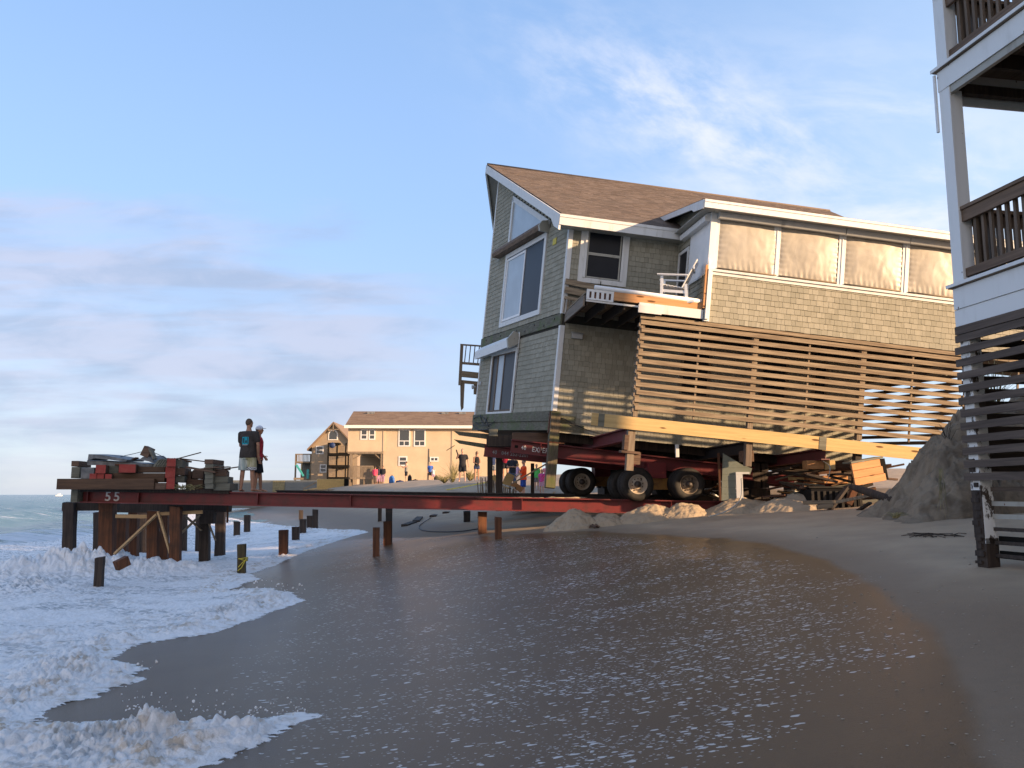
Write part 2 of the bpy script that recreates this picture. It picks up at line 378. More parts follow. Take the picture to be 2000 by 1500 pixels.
def mk_canvas():
    t = NT('wind_screen_fabric'); tc = t.nd('ShaderNodeTexCoord'); v = t.co((1.6, 1, 1.1))
    n = t.noise(v, 1.6, 4, 0.5, 1.2); fine = t.noise(t.co(), 60, 2)
    t.col(t.mix(t.sst(n, 0.3, 0.7), (0.38, 0.345, 0.29), (0.45, 0.41, 0.35))); t.rough(0.45); t.spec(0.5)
    h = t.math('ADD', n, t.math('MULTIPLY', fine, 0.02)); t.bump(h, 0.22, 0.03); return t.m
M['canvas'] = mk_canvas()

def mk_sand():
    """one sand sheet: attribute 'wet' = film of wash on it (0..1), 'damp' = damp sand, 'foamy' = where bubbles lie"""
    t = NT('beach_sand'); A = lambda n: t.nd('ShaderNodeAttribute', attribute_name=n).outputs['Fac']
    wet, damp, foamy = A('wet'), A('damp'), A('foamy'); v = t.co()
    n1 = t.noise(v, 1.3, 6); n2 = t.noise(v, 60, 4, 0.7); n3 = t.noise(v, 9, 5)
    dry = t.mix(t.sst(n1, 0.3, 0.7), (0.33, 0.245, 0.165), (0.41, 0.31, 0.205)); dry = t.mix(t.math('MULTIPLY', t.sst(n2, 0.62, 0.75), 0.25), dry, (0.14, 0.11, 0.09))
    dmp = t.mix(n3, (0.20, 0.14, 0.09), (0.24, 0.17, 0.11)); wt = t.mix(n1, (0.10, 0.063, 0.035), (0.155, 0.098, 0.05))
    base = t.mix(damp, dry, dmp); base = t.mix(wet, base, wt)
    # bubbles left by the wash: short streaks
    f3 = t.noise(t.co((0.5, 1.6, 1), rot=(0, 0, rad(-30))), 1.3, 3)
    dens = t.math('MULTIPLY', foamy, t.math('MULTIPLY_ADD', t.sst(f3, 0.36, 0.66), 0.52, 0.13)); fm = None
    for scl, sx_, sy_, rr_ in ((9.0, 1.0, 2.3, 0.30), (21.0, 1.0, 2.0, 0.30)):
        vv = t.nd('ShaderNodeVectorMath', operation='ADD'); wn = t.nd('ShaderNodeTexNoise'); base_v = t.co((sx_, sy_, 1), rot=(0, 0, rad(-14))); t.L.new(base_v, wn.inputs['Vector']); wn.inputs['Scale'].default_value = scl * 0.9
        sv_ = t.nd('ShaderNodeVectorMath', operation='SCALE'); t.L.new(wn.outputs['Color'], sv_.inputs[0]); sv_.inputs['Scale'].default_value = 1.1 / scl; t.L.new(base_v, vv.inputs[0]); t.L.new(sv_.outputs[0], vv.inputs[1])
        vo = t.nd('ShaderNodeTexVoronoi', voronoi_dimensions='2D'); t.L.new(vv.outputs[0], vo.inputs['Vector']); vo.inputs['Scale'].default_value = scl
        sp = t.nd('ShaderNodeSeparateColor'); t.L.new(vo.outputs['Color'], sp.inputs[0])
        rad_ = t.math('MULTIPLY', t.math('MULTIPLY_ADD', sp.outputs[1], 0.75, 0.35), rr_)
        dot = t.math('MULTIPLY', t.sst(t.math('SUBTRACT', rad_, vo.outputs['Distance']), 0.0, 0.05), t.math('LESS_THAN', sp.outputs[0], dens))
        fm = dot if fm is None else t.math('MAXIMUM', fm, t.math('MULTIPLY', dot, 0.7))
    base = t.mix(t.math('MULTIPLY', fm, 0.9), base, (0.66, 0.64, 0.62)); t.col(base)
    r = t.math('MULTIPLY_ADD', wet, -0.15, 0.80); r = t.math('MULTIPLY_ADD', damp, -0.12, r); t.rough(t.math('MAXIMUM', t.math('ADD', r, t.math('MULTIPLY', fm, 0.5)), 0.08))
    t.b.inputs['Coat Weight'].default_value = 0.0
    t.L.new(t.math('MULTIPLY', wet, 0.6), t.b.inputs['Coat Weight']); t.b.inputs['Coat Roughness'].default_value = 0.13; t.b.inputs['Coat IOR'].default_value = 1.33
    t.put(t.b.inputs['Specular IOR Level'], t.math('MULTIPLY_ADD', wet, -0.25, 0.35))
    rp = t.noise(t.co((3, 11, 1), rot=(0, 0, rad(-14))), 4.0, 5, 0.6)
    h = t.math('ADD', t.math('MULTIPLY', n2, 0.9), t.math('MULTIPLY', rp, 0.7)); h = t.math('ADD', h, t.math('MULTIPLY', fm, 0.6)); h = t.math('ADD', h, t.math('MULTIPLY', n3, 0.3))
    t.bump(h, 0.42, 0.02); 
    t.L.new(t.b.inputs['Normal'].links[0].from_socket, t.b.inputs['Coat Normal']); return t.m
M['sand'] = mk_sand()
def mk_mound():
    t = NT('loose_sand'); v = t.co(); n = t.noise(v, 3, 6); n2 = t.noise(v, 50, 4, 0.7)
    t.col(t.mix(n, (0.32, 0.25, 0.175), (0.41, 0.32, 0.22))); t.rough(0.95); t.spec(0.1); t.bump(t.math('ADD', n, t.math('MULTIPLY', n2, 0.25)), 0.6, 0.05); return t.m
M['mound'] = mk_mound()
def mk_cliff():
    t = NT('eroded_sand_cliff'); v = t.co(); n = t.noise(v, 2.2, 9, 0.7, 0.6); n2 = t.noise(v, 26, 6, 0.7)
    t.col(t.mix(t.sst(n, 0.35, 0.62), (0.16, 0.128, 0.095), (0.27, 0.215, 0.155))); t.rough(1.0); t.spec(0.05); t.bump(t.math('ADD', n, t.math('MULTIPLY', n2, 0.35)), 0.7, 0.05); return t.m
M['cliff'] = mk_cliff()
def mk_sea():
    t = NT('sea_water'); v = t.co((0.35, 1.0, 1), rot=(0, 0, rad(16))); n = t.noise(v, 1.4, 8, 0.62, 0.3)
    tc = t.nd('ShaderNodeTexCoord'); sep = t.nd('ShaderNodeSeparateXYZ'); t.L.new(tc.outputs['Object'], sep.inputs[0]); far = t.sst(sep.outputs[1], 25, 110)
    base = t.mix(far, (0.10, 0.20, 0.20), (0.025, 0.10, 0.12)); fo = t.nd('ShaderNodeAttribute', attribute_name='foamy').outputs['Fac']
    v2 = t.co((0.16, 0.75, 1), rot=(0, 0, rad(14))); f = t.noise(v2, 0.9, 10, 0.68, 0.6)
    fm = t.sst(t.math('ADD', f, t.math('MULTIPLY', fo, 0.42)), 0.62, 0.70)
    base = t.mix(fm, base, (0.70, 0.72, 0.74)); t.col(base); t.rough(t.math('MULTIPLY_ADD', fm, 0.5, 0.16)); t.spec(0.5)
    t.bump(n, 1.0, 0.5); return t.m
M['sea'] = mk_sea()
def mk_foam():
    t = NT('sea_foam'); v = t.co(); n = t.noise(v, 2.1, 6, 0.6, 0.5); n2 = t.noise(v, 34, 7, 0.7); n3 = t.noise(v, 8, 6, 0.6, 0.4)
    hi = t.nd('ShaderNodeAttribute', attribute_name='churn').outputs['Fac']
    base = t.mix(t.math('MULTIPLY', t.math('MULTIPLY', t.sst(n, 0.42, 0.6), t.sst(n3, 0.42, 0.6)), t.math('MULTIPLY_ADD', hi, 0.75, 0.2)), (0.90, 0.88, 0.86), (0.56, 0.46, 0.35))
    thin = t.nd('ShaderNodeAttribute', attribute_name='thin').outputs['Fac']
    # lace: bubbles gather on cell walls, water shows in the cells
    wv = t.nd('ShaderNodeVectorMath', operation='ADD'); sv = t.co((1.0, 2.2, 1), rot=(0, 0, rad(-14)))
    nn = t.nd('ShaderNodeTexNoise'); t.L.new(sv, nn.inputs['Vector']); nn.inputs['Scale'].default_value = 2.5; nn.inputs['Detail'].default_value = 4
    sc_ = t.nd('ShaderNodeVectorMath', operation='SCALE'); t.L.new(nn.outputs['Color'], sc_.inputs[0]); sc_.inputs['Scale'].default_value = 0.5
    t.L.new(sv, wv.inputs[0]); t.L.new(sc_.outputs[0], wv.inputs[1])
    vo = t.nd('ShaderNodeTexVoronoi', feature='DISTANCE_TO_EDGE'); t.L.new(wv.outputs[0], vo.inputs['Vector']); vo.inputs['Scale'].default_value = 3.6
    hole = t.sst(t.math('ADD', vo.outputs['Distance'], t.math('MULTIPLY', t.math('SUBTRACT', n2, 0.5), 0.25)), 0.07, 0.20)
    f = t.noise(t.co((0.6, 1.4, 1), rot=(0, 0, rad(-14))), 2.6, 9, 0.66, 0.8)
    th = t.math('MULTIPLY', t.math('MULTIPLY', thin, hole), t.sst(f, 0.68, 0.50)); base = t.mix(t.math('MULTIPLY', th, 0.85), base, (0.26, 0.28, 0.29))
    ed = t.nd('ShaderNodeAttribute', attribute_name='edge').outputs['Fac']
    e_ = t.math('ADD', t.math('MULTIPLY', ed, 1.15), t.math('ADD', t.math('MULTIPLY', t.math('SUBTRACT', hole, 0.5), 0.55), t.math('MULTIPLY', t.math('SUBTRACT', n2, 0.5), 1.0)))
    t.L.new(t.sst(e_, 0.62, 0.86, 1.0, 0.0), t.b.inputs['Alpha'])
    t.col(base); t.rough(t.math('MULTIPLY_ADD', th, -0.35, 0.6)); t.spec(0.3)
    t.bump(t.math('ADD', t.math('MULTIPLY', n2, 0.6), t.math('MULTIPLY', n3, 0.9)), 1.0, 0.045); return t.m
M['foam'] = mk_foam()
def m_cloth(name, c, checker=None):
    t = NT(name); v = t.co(); n = t.noise(v, 9, 4); base = t.mix(t.sst(n, 0.3, 0.7), mul(c, 0.8), mul(c, 1.15)); t.col(base); t.rough(0.9); t.spec(0.15); t.bump(n, 0.4, 0.03); return t.m

# ------------------------------------------------------------------ beach, sea, foam (structure)
NX, NY = 0.945, 0.326            # inland direction
_S = [-400, -60, -12, -3, 0, 1, 4, 6.5, 8.2, 12, 20, 60, 300, 4000]
_Z = [-12, -5, -1.2, -0.12, -0.02, 0.05, 0.47, 0.92, 1.10, 1.50, 2.1, 2.6, 3.0, 3.0]
def ground_h(x, y):
    s = NX * x + NY * y
    z = np.interp(s, _S, _Z)
    z = z + sst(s, 6, 11) * (sst(y, 36, 44) * 1.0 + sst(y, 50, 75) * 0.3)
    z = z + 0.03 * fbm(x * 0.35, y * 0.35, 3) * sst(s, 1, 6) + 0.25 * fbm(x * 0.08 + 4, y * 0.12, 3) * sst(s, 9, 14) * sst(y, 36, 44)
    z = z + 0.012 * fbm(x * 2.2, y * 2.2, 3) * sst(s, 7, 9)
    return z
def gz(x, y): return float(ground_h(np.array([float(x)]), np.array([float(y)]))[0])
def ground_at(px, py, lo=0.05):
    """world point where the photo's pixel meets beach or water level"""
    r = ray(px, py); z = 0.5
    for i in range(60):
        t = (z - EYE.z) / r.z; p = EYE + r * t; zn = max(gz(p.x, p.y), lo); z += (zn - z) * 0.5
    t = (z - EYE.z) / r.z; p = EYE + r * t; return p
def gpoly(pts, lo=0.05): return np.array([(lambda p: (p.x, p.y))(ground_at(a, b, lo)) for a, b in pts])
def sdist(P, X, Y):
    """signed distance, positive inside the polygon"""
    n = len(P); best = np.full(X.shape, 1e9); ins = np.zeros(X.shape, bool)
    for i in range(n):
        ax, ay = P[i]; bx, by = P[(i + 1) % n]; dx, dy = bx - ax, by - ay
        t = np.clip(((X - ax) * dx + (Y - ay) * dy) / (dx * dx + dy * dy + 1e-12), 0, 1)
        best = np.minimum(best, np.hypot(X - ax - t * dx, Y - ay - t * dy))
        c = ((ay > Y) != (by > Y)) & (X < (bx - ax) * (Y - ay) / (by - ay + 1e-12) + ax); ins ^= c
    return np.where(ins, best, -best)
def sheet(name, X, Y, Z, mat, attrs=None, keep=None, smooth=True):
    nr, nc = X.shape; me = bpy.data.meshes.new(name)
    co = np.stack([X, Y, Z], -1).reshape(-1, 3)
    i = np.arange(nr * nc).reshape(nr, nc); q = np.stack([i[:-1, :-1], i[:-1, 1:], i[1:, 1:], i[1:, :-1]], -1).reshape(-1, 4)
    if keep is not None:
        k = keep.reshape(-1); q = q[k[q].any(1)]
        used = np.unique(q); re = np.full(nr * nc, -1); re[used] = np.arange(len(used)); q = re[q]; co = co[used]
    else: used = np.arange(nr * nc)
    me.vertices.add(len(co)); me.vertices.foreach_set('co', co.ravel())
    me.loops.add(q.size); me.loops.foreach_set('vertex_index', q.ravel().astype(np.int32))
    me.polygons.add(len(q)); me.polygons.foreach_set('loop_start', np.arange(0, q.size, 4, dtype=np.int32))
    me.polygons.foreach_set('use_smooth', [smooth] * len(q)); me.update(calc_edges=True)
    for a, v in (attrs or {}).items():
        at_ = me.attributes.new(a, 'FLOAT', 'POINT'); at_.data.foreach_set('value', v.reshape(-1)[used].astype(np.float32))
    me.materials.append(mat); o = bpy.data.objects.new(name, me); COL.objects.link(o); return o
def polar(r0, r1, nr, a0, a1, na, p=1.0):
    r = r0 * (r1 / r0) ** (np.linspace(0, 1, nr) ** p); a = np.radians(np.linspace(a0, a1, na))
    Rr, A = np.meshgrid(r, a, indexing='ij'); return Rr * np.sin(A), Rr * np.cos(A)

FILM = gpoly([(640, 1062), (700, 1052), (800, 1050), (900, 1046), (973, 1046), (1080, 1040), (1150, 1036), (1300, 1044), (1420, 1050), (1500, 1062), (1600, 1085), (1660, 1108), (1715, 1140), (1760, 1175),
              (1850, 1240), (1890, 1300), (1915, 1380), (1960, 1480), (2010, 1640), (2200, 2400), (600, 3200), (-1500, 2600), (-1500, 1500), (-100, 1300), (200, 1200), (400, 1120)])
BUB = gpoly([(640, 1085), (800, 1068), (1000, 1050), (1150, 1042), (1330, 1052), (1500, 1075), (1620, 1105), (1705, 1135), (1700, 1160), (1790, 1215), (1850, 1250), (1830, 1290), (1700, 1360), (1600, 1420), (1560, 1500),
             (1500, 1700), (1400, 2300), (500, 3000), (300, 1600), (420, 1300)])
FOAM = gpoly([(375, 1500), (450, 1472), (532, 1441), (600, 1408), (640, 1393), (560, 1392), (480, 1400), (403, 1398), (330, 1392), (257, 1386), (176, 1390), (121, 1391), (84, 1384), (110, 1366), (147, 1352), (194, 1346), (235, 1327),
              (284, 1313), (262, 1304), (308, 1292), (279, 1283), (227, 1277), (250, 1262), (271, 1247), (330, 1240), (403, 1232), (491, 1210), (550, 1190), (598, 1172), (572, 1156), (524, 1147), (447, 1149), (510, 1130),
              (491, 1120), (539, 1104), (572, 1088), (601, 1076), (642, 1062), (690, 1047), (725, 1039), (700, 1034), (640, 1033), (600, 1029), (560, 1027), (500, 1019), (440, 1008), (380, 1000), (200, 1000), (0, 1005),
              (-700, 1010), (-1800, 1200), (-2600, 2400), (-300, 2600), (200, 1700)], 0.03)

def build_ground():
    X, Y = polar(2.2, 9000, 800, -60, 60, 520)
    Z = ground_h(X, Y); S = NX * X + NY * Y
    d = sdist(FILM, X, Y); jit = 0.10 * fbm(X * 1.3, Y * 1.3, 4)
    wet = sst(d + jit, -0.02, 0.16); wet = np.where(S < 1.0, 1.0, wet)
    lowbeach = sst(S, 5.2, 3.0) * sst(Y, 17, 21); wet = np.maximum(wet, lowbeach * 0.9)
    damp = np.maximum(sst(S, 7.6, 6.0), sst(d + jit * 2, -1.3, 0.1))
    foamy = sst(sdist(BUB, X, Y) + 0.25 * fbm(X * .8, Y * .8, 3), -0.05, 0.9)
    right = sst(X / np.maximum(Y, 1), -0.12, 0.12); foamy *= 0.42 + 0.58 * right
    Z = Z + 0.006 * fbm(X * 1.6, Y * 4.5, 3) * (1 - wet)
    o = sheet('beach_sand', X, Y, Z, M['sand'], dict(wet=wet, damp=damp, foamy=foamy)); tag(o, kind='structure')
    Xb, Yb = polar(2.2, 9000, 60, 60, 300, 120); ob = sheet('beach_sand', Xb, Yb, ground_h(Xb, Yb), M['sand'],
        dict(wet=np.zeros(Xb.shape), damp=np.ones(Xb.shape), foamy=np.zeros(Xb.shape))); tag(ob, kind='structure')
    n_ = 24; a_ = np.linspace(0, 2 * math.pi, n_); Rr, Aa = np.meshgrid(np.linspace(0.0, 2.25, 8), a_, indexing='ij'); Xc, Yc = Rr * np.sin(Aa), Rr * np.cos(Aa)
    oc = sheet('beach_sand', Xc, Yc, ground_h(Xc, Yc) - .004, M['sand'], dict(wet=np.ones(Xc.shape), damp=np.ones(Xc.shape), foamy=np.zeros(Xc.shape))); tag(oc, kind='structure')
    # open sea
    X, Y = polar(6, 12000, 520, -85, -8, 420)
    w = 0.26 * np.sin((NX * X + NY * Y) * 0.55 + 1.5 * perlin(X * .08, Y * .08)) + 0.10 * fbm(X * .5, Y * .25, 4)
    amp = sst(Y, 14, 40) * sst(Y, 400, 120); Z = w * amp - 0.02 + 0.02 * fbm(X * 1.5, Y * 1.5, 3) * sst(Y, 60, 30) - 0.35 * sst(Y, 20, 13)
    S = NX * X + NY * Y
    foamy = sst(S, -14, -2) * sst(Y, 60, 26) + sst(np.sin(S * 0.28 + 2.4 * fbm(X * .02, Y * .02, 2) + 0.7), 0.72, 1.0) * 0.30 * sst(Y, 130, 45)
    o = sheet('sea', X, Y, Z, M['sea'], dict(foamy=foamy)); tag(o, kind='structure')
    Xb, Yb = polar(6, 12000, 50, -210, -85, 90); o = sheet('sea', Xb, Yb, 0 * Xb - 0.02, M['sea'], dict(foamy=0 * Xb)); tag(o, kind='structure')

def build_foam():
    X, Y = polar(3.4, 130, 1250, -46, -7, 760)
    g = np.maximum(ground_h(X, Y), -0.02 - 0.35 * sst(Y, 20, 13)); r = np.hypot(X, Y)
    wx = X + 0.25 * fbm(X * .9, Y * .9, 3); wy = Y + 0.25 * fbm(X * .9 + 9, Y * .9, 3)
    d = sdist(FOAM, X, Y) + 0.10 * fbm(X * 1.7, Y * 1.7, 4) + 0.05 * fbm(X * 6, Y * 6, 3)
    inn = sst(d, 0.0, 0.55)
    # rounded, puffy lumps (folded noise) at three sizes
    b1 = 1 - np.abs(perlin(wx * 1.3, wy * 1.1)) * 2.2; b2 = 1 - np.abs(perlin(wx * 3.4 + 5, wy * 3.0)) * 2.2; b3 = 1 - np.abs(perlin(wx * 8.5, wy * 8.0 + 3)) * 2.2
    b4 = np.abs(perlin(wx * 19, wy * 18)) * sst(r, 22, 9); b1, b2, b3 = (1 - b1), (1 - b2), (1 - b3)
    front = np.exp(-((d - 0.45) / 0.45) ** 2)
    near = sst(r, 34, 8)
    churn = np.clip(front * 1.0 + 0.35 * sst(fbm(X * .45, Y * .45, 3), -.05, .35), 0, 1)
    b1, b2, b3 = np.minimum(b1, 1.1), np.tanh(b2 * 1.2), np.tanh(b3 * 1.2)
    h = inn * (0.012 + (0.030 * b1 + 0.030 * b2 + 0.030 * b3 + 0.022 * b4) * (0.5 + 0.9 * churn))
    # the breaker rolling in through the outer piles
    c = ground_at(330, 1112); a = ground_at(20, 1135); e = ground_at(560, 1092)
    def seg(ax, ay, bx, by):
        dx, dy = bx - ax, by - ay; t = np.clip(((X - ax) * dx + (Y - ay) * dy) / (dx * dx + dy * dy), 0, 1); return np.hypot(X - ax - t * dx, Y - ay - t * dy), t
    dd, t = seg(a.x - 1.5, a.y + .4, c.x + 2.0, c.y + .8)
    br = np.exp(-(dd / 0.75) ** 2) * np.sin(np.clip(t * 1.1 + .05, 0, 1) * np.pi) ** 0.6
    h = h + br * (0.22 + 0.12 * b1 + 0.16 * b2 + 0.10 * b3)
    for (px, py, rr, hh) in ((150, 1120, .55, .30), (230, 1095, .5, .34), (60, 1140, .7, .22), (290, 1105, .5, .22), (690, 1165, .01, 0), (70, 1225, .55, .12), (60, 1330, .4, .12), (330, 1290, .25, .03), (90, 1300, .4, .10), (30, 1430, .35, .10), (200, 1440, .35, .06)):
        p = ground_at(px, py); q = np.exp(-(((X - p.x) ** 2 + (Y - p.y) ** 2) / rr ** 2)); h = h + q * hh * (0.3 + 0.45 * b2 + 0.25 * b3)
    # leading lips of the two nearest lobes are thrown up
    for (x0, y0, x1, y1, hh, wd) in ((300, 1440, 540, 1425, .16, .28), (120, 1440, 300, 1430, .10, .3), (440, 1190, 560, 1168, .17, .45), (100, 1300, 260, 1300, .10, .4)):
        p, q = ground_at(x0, y0), ground_at(x1, y1); dd, _ = seg(p.x, p.y, q.x, q.y)
        h = h + np.exp(-(dd / wd) ** 2) * hh * (0.08 + 0.22 * b2 + 0.34 * b3 + 0.45 * b4) * sst(d, 0.03, 0.25)
    swell = 0.07 * np.sin((NX * X + NY * Y) * 1.1 + 1.2 * perlin(X * .3, Y * .2)) * sst(d, .5, 2.5)
    Z = np.maximum(g + h + (swell + 0.05 * sst(d, .5, 2.5)) * sst(r, 5, 12), g + h * 0.8 + 0.012 * inn); Z = np.where(d < 0.0, g - 0.03, Z)
    S = NX * X + NY * Y; thin = np.clip(sst(S, 0.6, -5.5) * sst(Y, 13, 20) + sst(Y, 22, 34) * 0.9 * sst(S, 1.6, 0.2), 0, 1)
    thin = np.maximum(thin, 0.9 * sst(fbm(X * .45 + 3, Y * .8, 3), -.12, .2) * (1 - .8 * churn) * sst(d, .15, .5))
    thin = np.maximum(thin, 0.9 * sst(d, .22, .02) * sst(churn, 1.0, .3))
    thin = thin * (1 - np.clip(br * 2, 0, 1))
    limit = (S > -9) | (Y < 16)
    o = sheet('sea_foam', X, Y, Z, M['foam'], dict(churn=churn, thin=thin, edge=sst(d, .13, .0) * sst(r, 40, 15)), keep=(d > 0.0) & limit); tag(o, kind='stuff')
    o['label'] = 'churning white sea foam washing up the beach between the cut-off piles'; o['category'] = 'foam'
    # spray: droplets and little tongues thrown off the foam's lips
    mb = MB(); R = random.Random(3)
    for (x0, y0, x1, y1, n, up) in ((230, 1392, 480, 1400, 80, .13), (480, 1400, 600, 1390, 36, .07), (470, 1148, 600, 1160, 40, .12), (120, 1100, 260, 1090, 40, .28), (230, 1310, 320, 1300, 14, .06)):
        for k in range(n):
            t = R.random(); p = ground_at(x0 + (x1 - x0) * t + R.uniform(-8, 8), y0 + (y1 - y0) * t + R.uniform(-3, 3)); z = R.random() ** 2 * up * 1.5 + .01
            rr = R.choice((.002, .003, .004, .005, .008)) * (p.y / 6) ** .7
            mb.ball((p.x, p.y + R.uniform(-.1, .12), p.z + z), (rr * R.uniform(.8, 1.8), rr, rr * R.uniform(.8, 1.6)), 7, 5)
    o = mb.build('sea_spray', M['foam']); tag(o, 'white droplets of spray flung off the front edge of the foam', 'spray', kind='stuff')
build_ground(); build_foam()

# heaps of loose sand pushed against the beam
def mound(name, cx, cy, rx, ry, h, mat, seed, rot=0.0, sharp=1.0, n=110, label=None):
    u = np.linspace(-1.25, 1.25, n); U, V = np.meshgrid(u, u, indexing='ij'); c, s = math.cos(rot), math.sin(rot)
    X = cx + U * rx * c - V * ry * s; Y = cy + U * rx * s + V * ry * c
    q = np.sqrt(U ** 2 + V ** 2) + 0.16 * fbm(U * 1.7 + seed, V * 1.7, 4); f = np.clip(1 - q ** sharp, -0.12, 1)
    f = np.where(f > 0, f ** 0.85, f)
    Z = ground_h(X, Y) + h * f + h * 0.10 * fbm(U * 4 + seed, V * 4, 5, .6) * (f > 0)
    o = sheet(name, X, Y, Z, mat); tag(o, kind='structure'); return o

def shells():
    R = random.Random(15); mb = MB()
    for k in range(420):
        px, py = R.uniform(980, 1990), R.uniform(1032, 1480); p = ground_at(px, py)
        r = R.uniform(.004, .012) * (p.y / 9) ** .6; mb.ball((p.x, p.y, p.z + r * .2), (r * R.uniform(1, 2), r, r * .45), 6, 4)
    tag(mb.build('shell_grit', M['shell']), 'scattered pale shell bits and grit on the beach sand', 'shells', kind='stuff')
M['shell'] = m_plain('shell_bits', (0.34, 0.29, 0.23), .6, .5, 60, .1)
shells()

# ------------------------------------------------------------------ shingled surfaces
def row_spans(poly, b):
    xs = []
    for i in range(len(poly)):
        (ax, ay), (bx, by) = poly[i], poly[(i + 1) % len(poly)]
        if (ay > b) != (by > b): xs.append(ax + (b - ay) / (by - ay) * (bx - ax))
    xs.sort(); return [(xs[i], xs[i + 1]) for i in range(0, len(xs) - 1, 2)]
def shingles(mb, org, u, v, n, poly, holes=(), row=0.14, wr=(0.08, 0.2), out=0.018, gap=0.005, seed=1, z0=None):
    """courses of separate shingles over a polygon given in the plane (u, v); holes are polygons"""
    org, u, v, n = Vector(org), Vector(u), Vector(v), Vector(n); R = random.Random(seed)
    bmin = min(p[1] for p in poly); bmax = max(p[1] for p in poly); b = bmin if z0 is None else z0
    P = lambda a, c, h: org + u * a + v * c + n * h
    while b < bmax - 0.01:
        top = min(b + row, bmax - 0.001); lo = row_spans(poly, b + 0.002); hi = row_spans(poly, top - 0.002); mid = row_spans(poly, (b + top) / 2)
        for k, (m0, m1) in enumerate(mid):
            l0, l1 = lo[k] if k < len(lo) else (m0, m1); h0, h1 = hi[k] if k < len(hi) else (m0, m1)
            cuts = []
            for hp in holes:
                for s in row_spans(hp, (b + top) / 2): cuts.append(s)
            cuts.sort(); spans = []; x = min(m0, l0, h0)
            end = max(m1, l1, h1)
            for c0, c1 in cuts:
                if c0 > x: spans.append((x, c0))
                x = max(x, c1)
            if x < end: spans.append((x, end))
            for s0, s1 in spans:
                x = s0 - R.random() * wr[0]
                while x < s1 - 0.012:
                    w = R.uniform(*wr); a0, a1 = max(x, s0), min(x + w - gap, s1); x += w
                    if a1 - a0 < 0.01: continue
                    cl = lambda q, lim: min(max(q, lim[0]), lim[1])
                    bl, br = (cl(a0, (l0, l1)), cl(a1, (l0, l1))); tl, tr = (cl(a0, (h0, h1)), cl(a1, (h0, h1)))
                    if br - bl < 0.003 and tr - tl < 0.003: continue
                    j = R.uniform(-0.006, 0.006); o_ = out * R.uniform(.8, 1.15)
                    A, B, Cc, D = P(bl, b + j, o_), P(br, b + j, o_), P(tr, top + .012, 0.004), P(tl, top + .012, 0.004)
                    E_, F_ = P(bl, b + j, 0), P(br, b + j, 0)
                    mb.add([A, B, Cc, D, E_, F_], [(0, 1, 2, 3), (4, 5, 1, 0), (4, 0, 3), (1, 5, 2)])
        b += row
    return mb
def slab(mb, org, u, v, n, poly, t0, t1):
    org, u, v, n = Vector(org), Vector(u), Vector(v), Vector(n)
    return mb.prism([org + u * a + v * c + n * t0 for a, c in poly], n * (t1 - t0))
def rect(a0, a1, b0, b1): return [(a0, b0), (a1, b0), (a1, b1), (a0, b1)]

# ------------------------------------------------------------------ the leaning house
HM = Matrix(((0.9887, -0.11419, 0.09716, 1.0994), (0.11864, 0.99208, -0.04131, 21.6), (-0.09167, 0.05237, 0.99441, 4.1015), (0, 0, 0, 1)))
HI = HM.inverted()
def HL(px, py, n, c):
    """house-local point where a pixel's ray meets the local plane n.p = c"""
    d = HI.to_3x3() @ ray(px, py); o = HI @ EYE; n = Vector(n); return o + d * ((c - n.dot(o)) / n.dot(d))
def onP(px, py, y=-2.53): return HL(px, py, (0, 1, 0), y)
FA = Vector((-1.633, 6.478, 0)); FL = FA.length; FU = FA.normalized(); FN = Vector((-FU.y, FU.x, 0)); VZ = Vector((0, 0, 1)); VX = Vector((1, 0, 0)); VY = Vector((0, 1, 0))
def FC(px, py, off=0.0):
    p = HL(px, py, FN, off); return (p.dot(FU), p.z)
XP, D, LEN = 3.05, 2.53, 14.5
ROOF_S = (8.78 - 5.42) / 6.48      # slope of the main roof
def roofz(y): return 5.42 + ROOF_S * y

def trim_frame(mb, org, u, n, a0, a1, b0, b1, w, t0, t1, sill=True):
    """a picture-frame of boards round a rectangle, butted"""
    for r in (rect(a0 - w, a0, b0 - w, b1 + w), rect(a1, a1 + w, b0 - w, b1 + w), rect(a0, a1, b1, b1 + w), rect(a0, a1, b0 - w, b0)):
        slab(mb, org, u, VZ, n, r, t0, t1)
    return mb

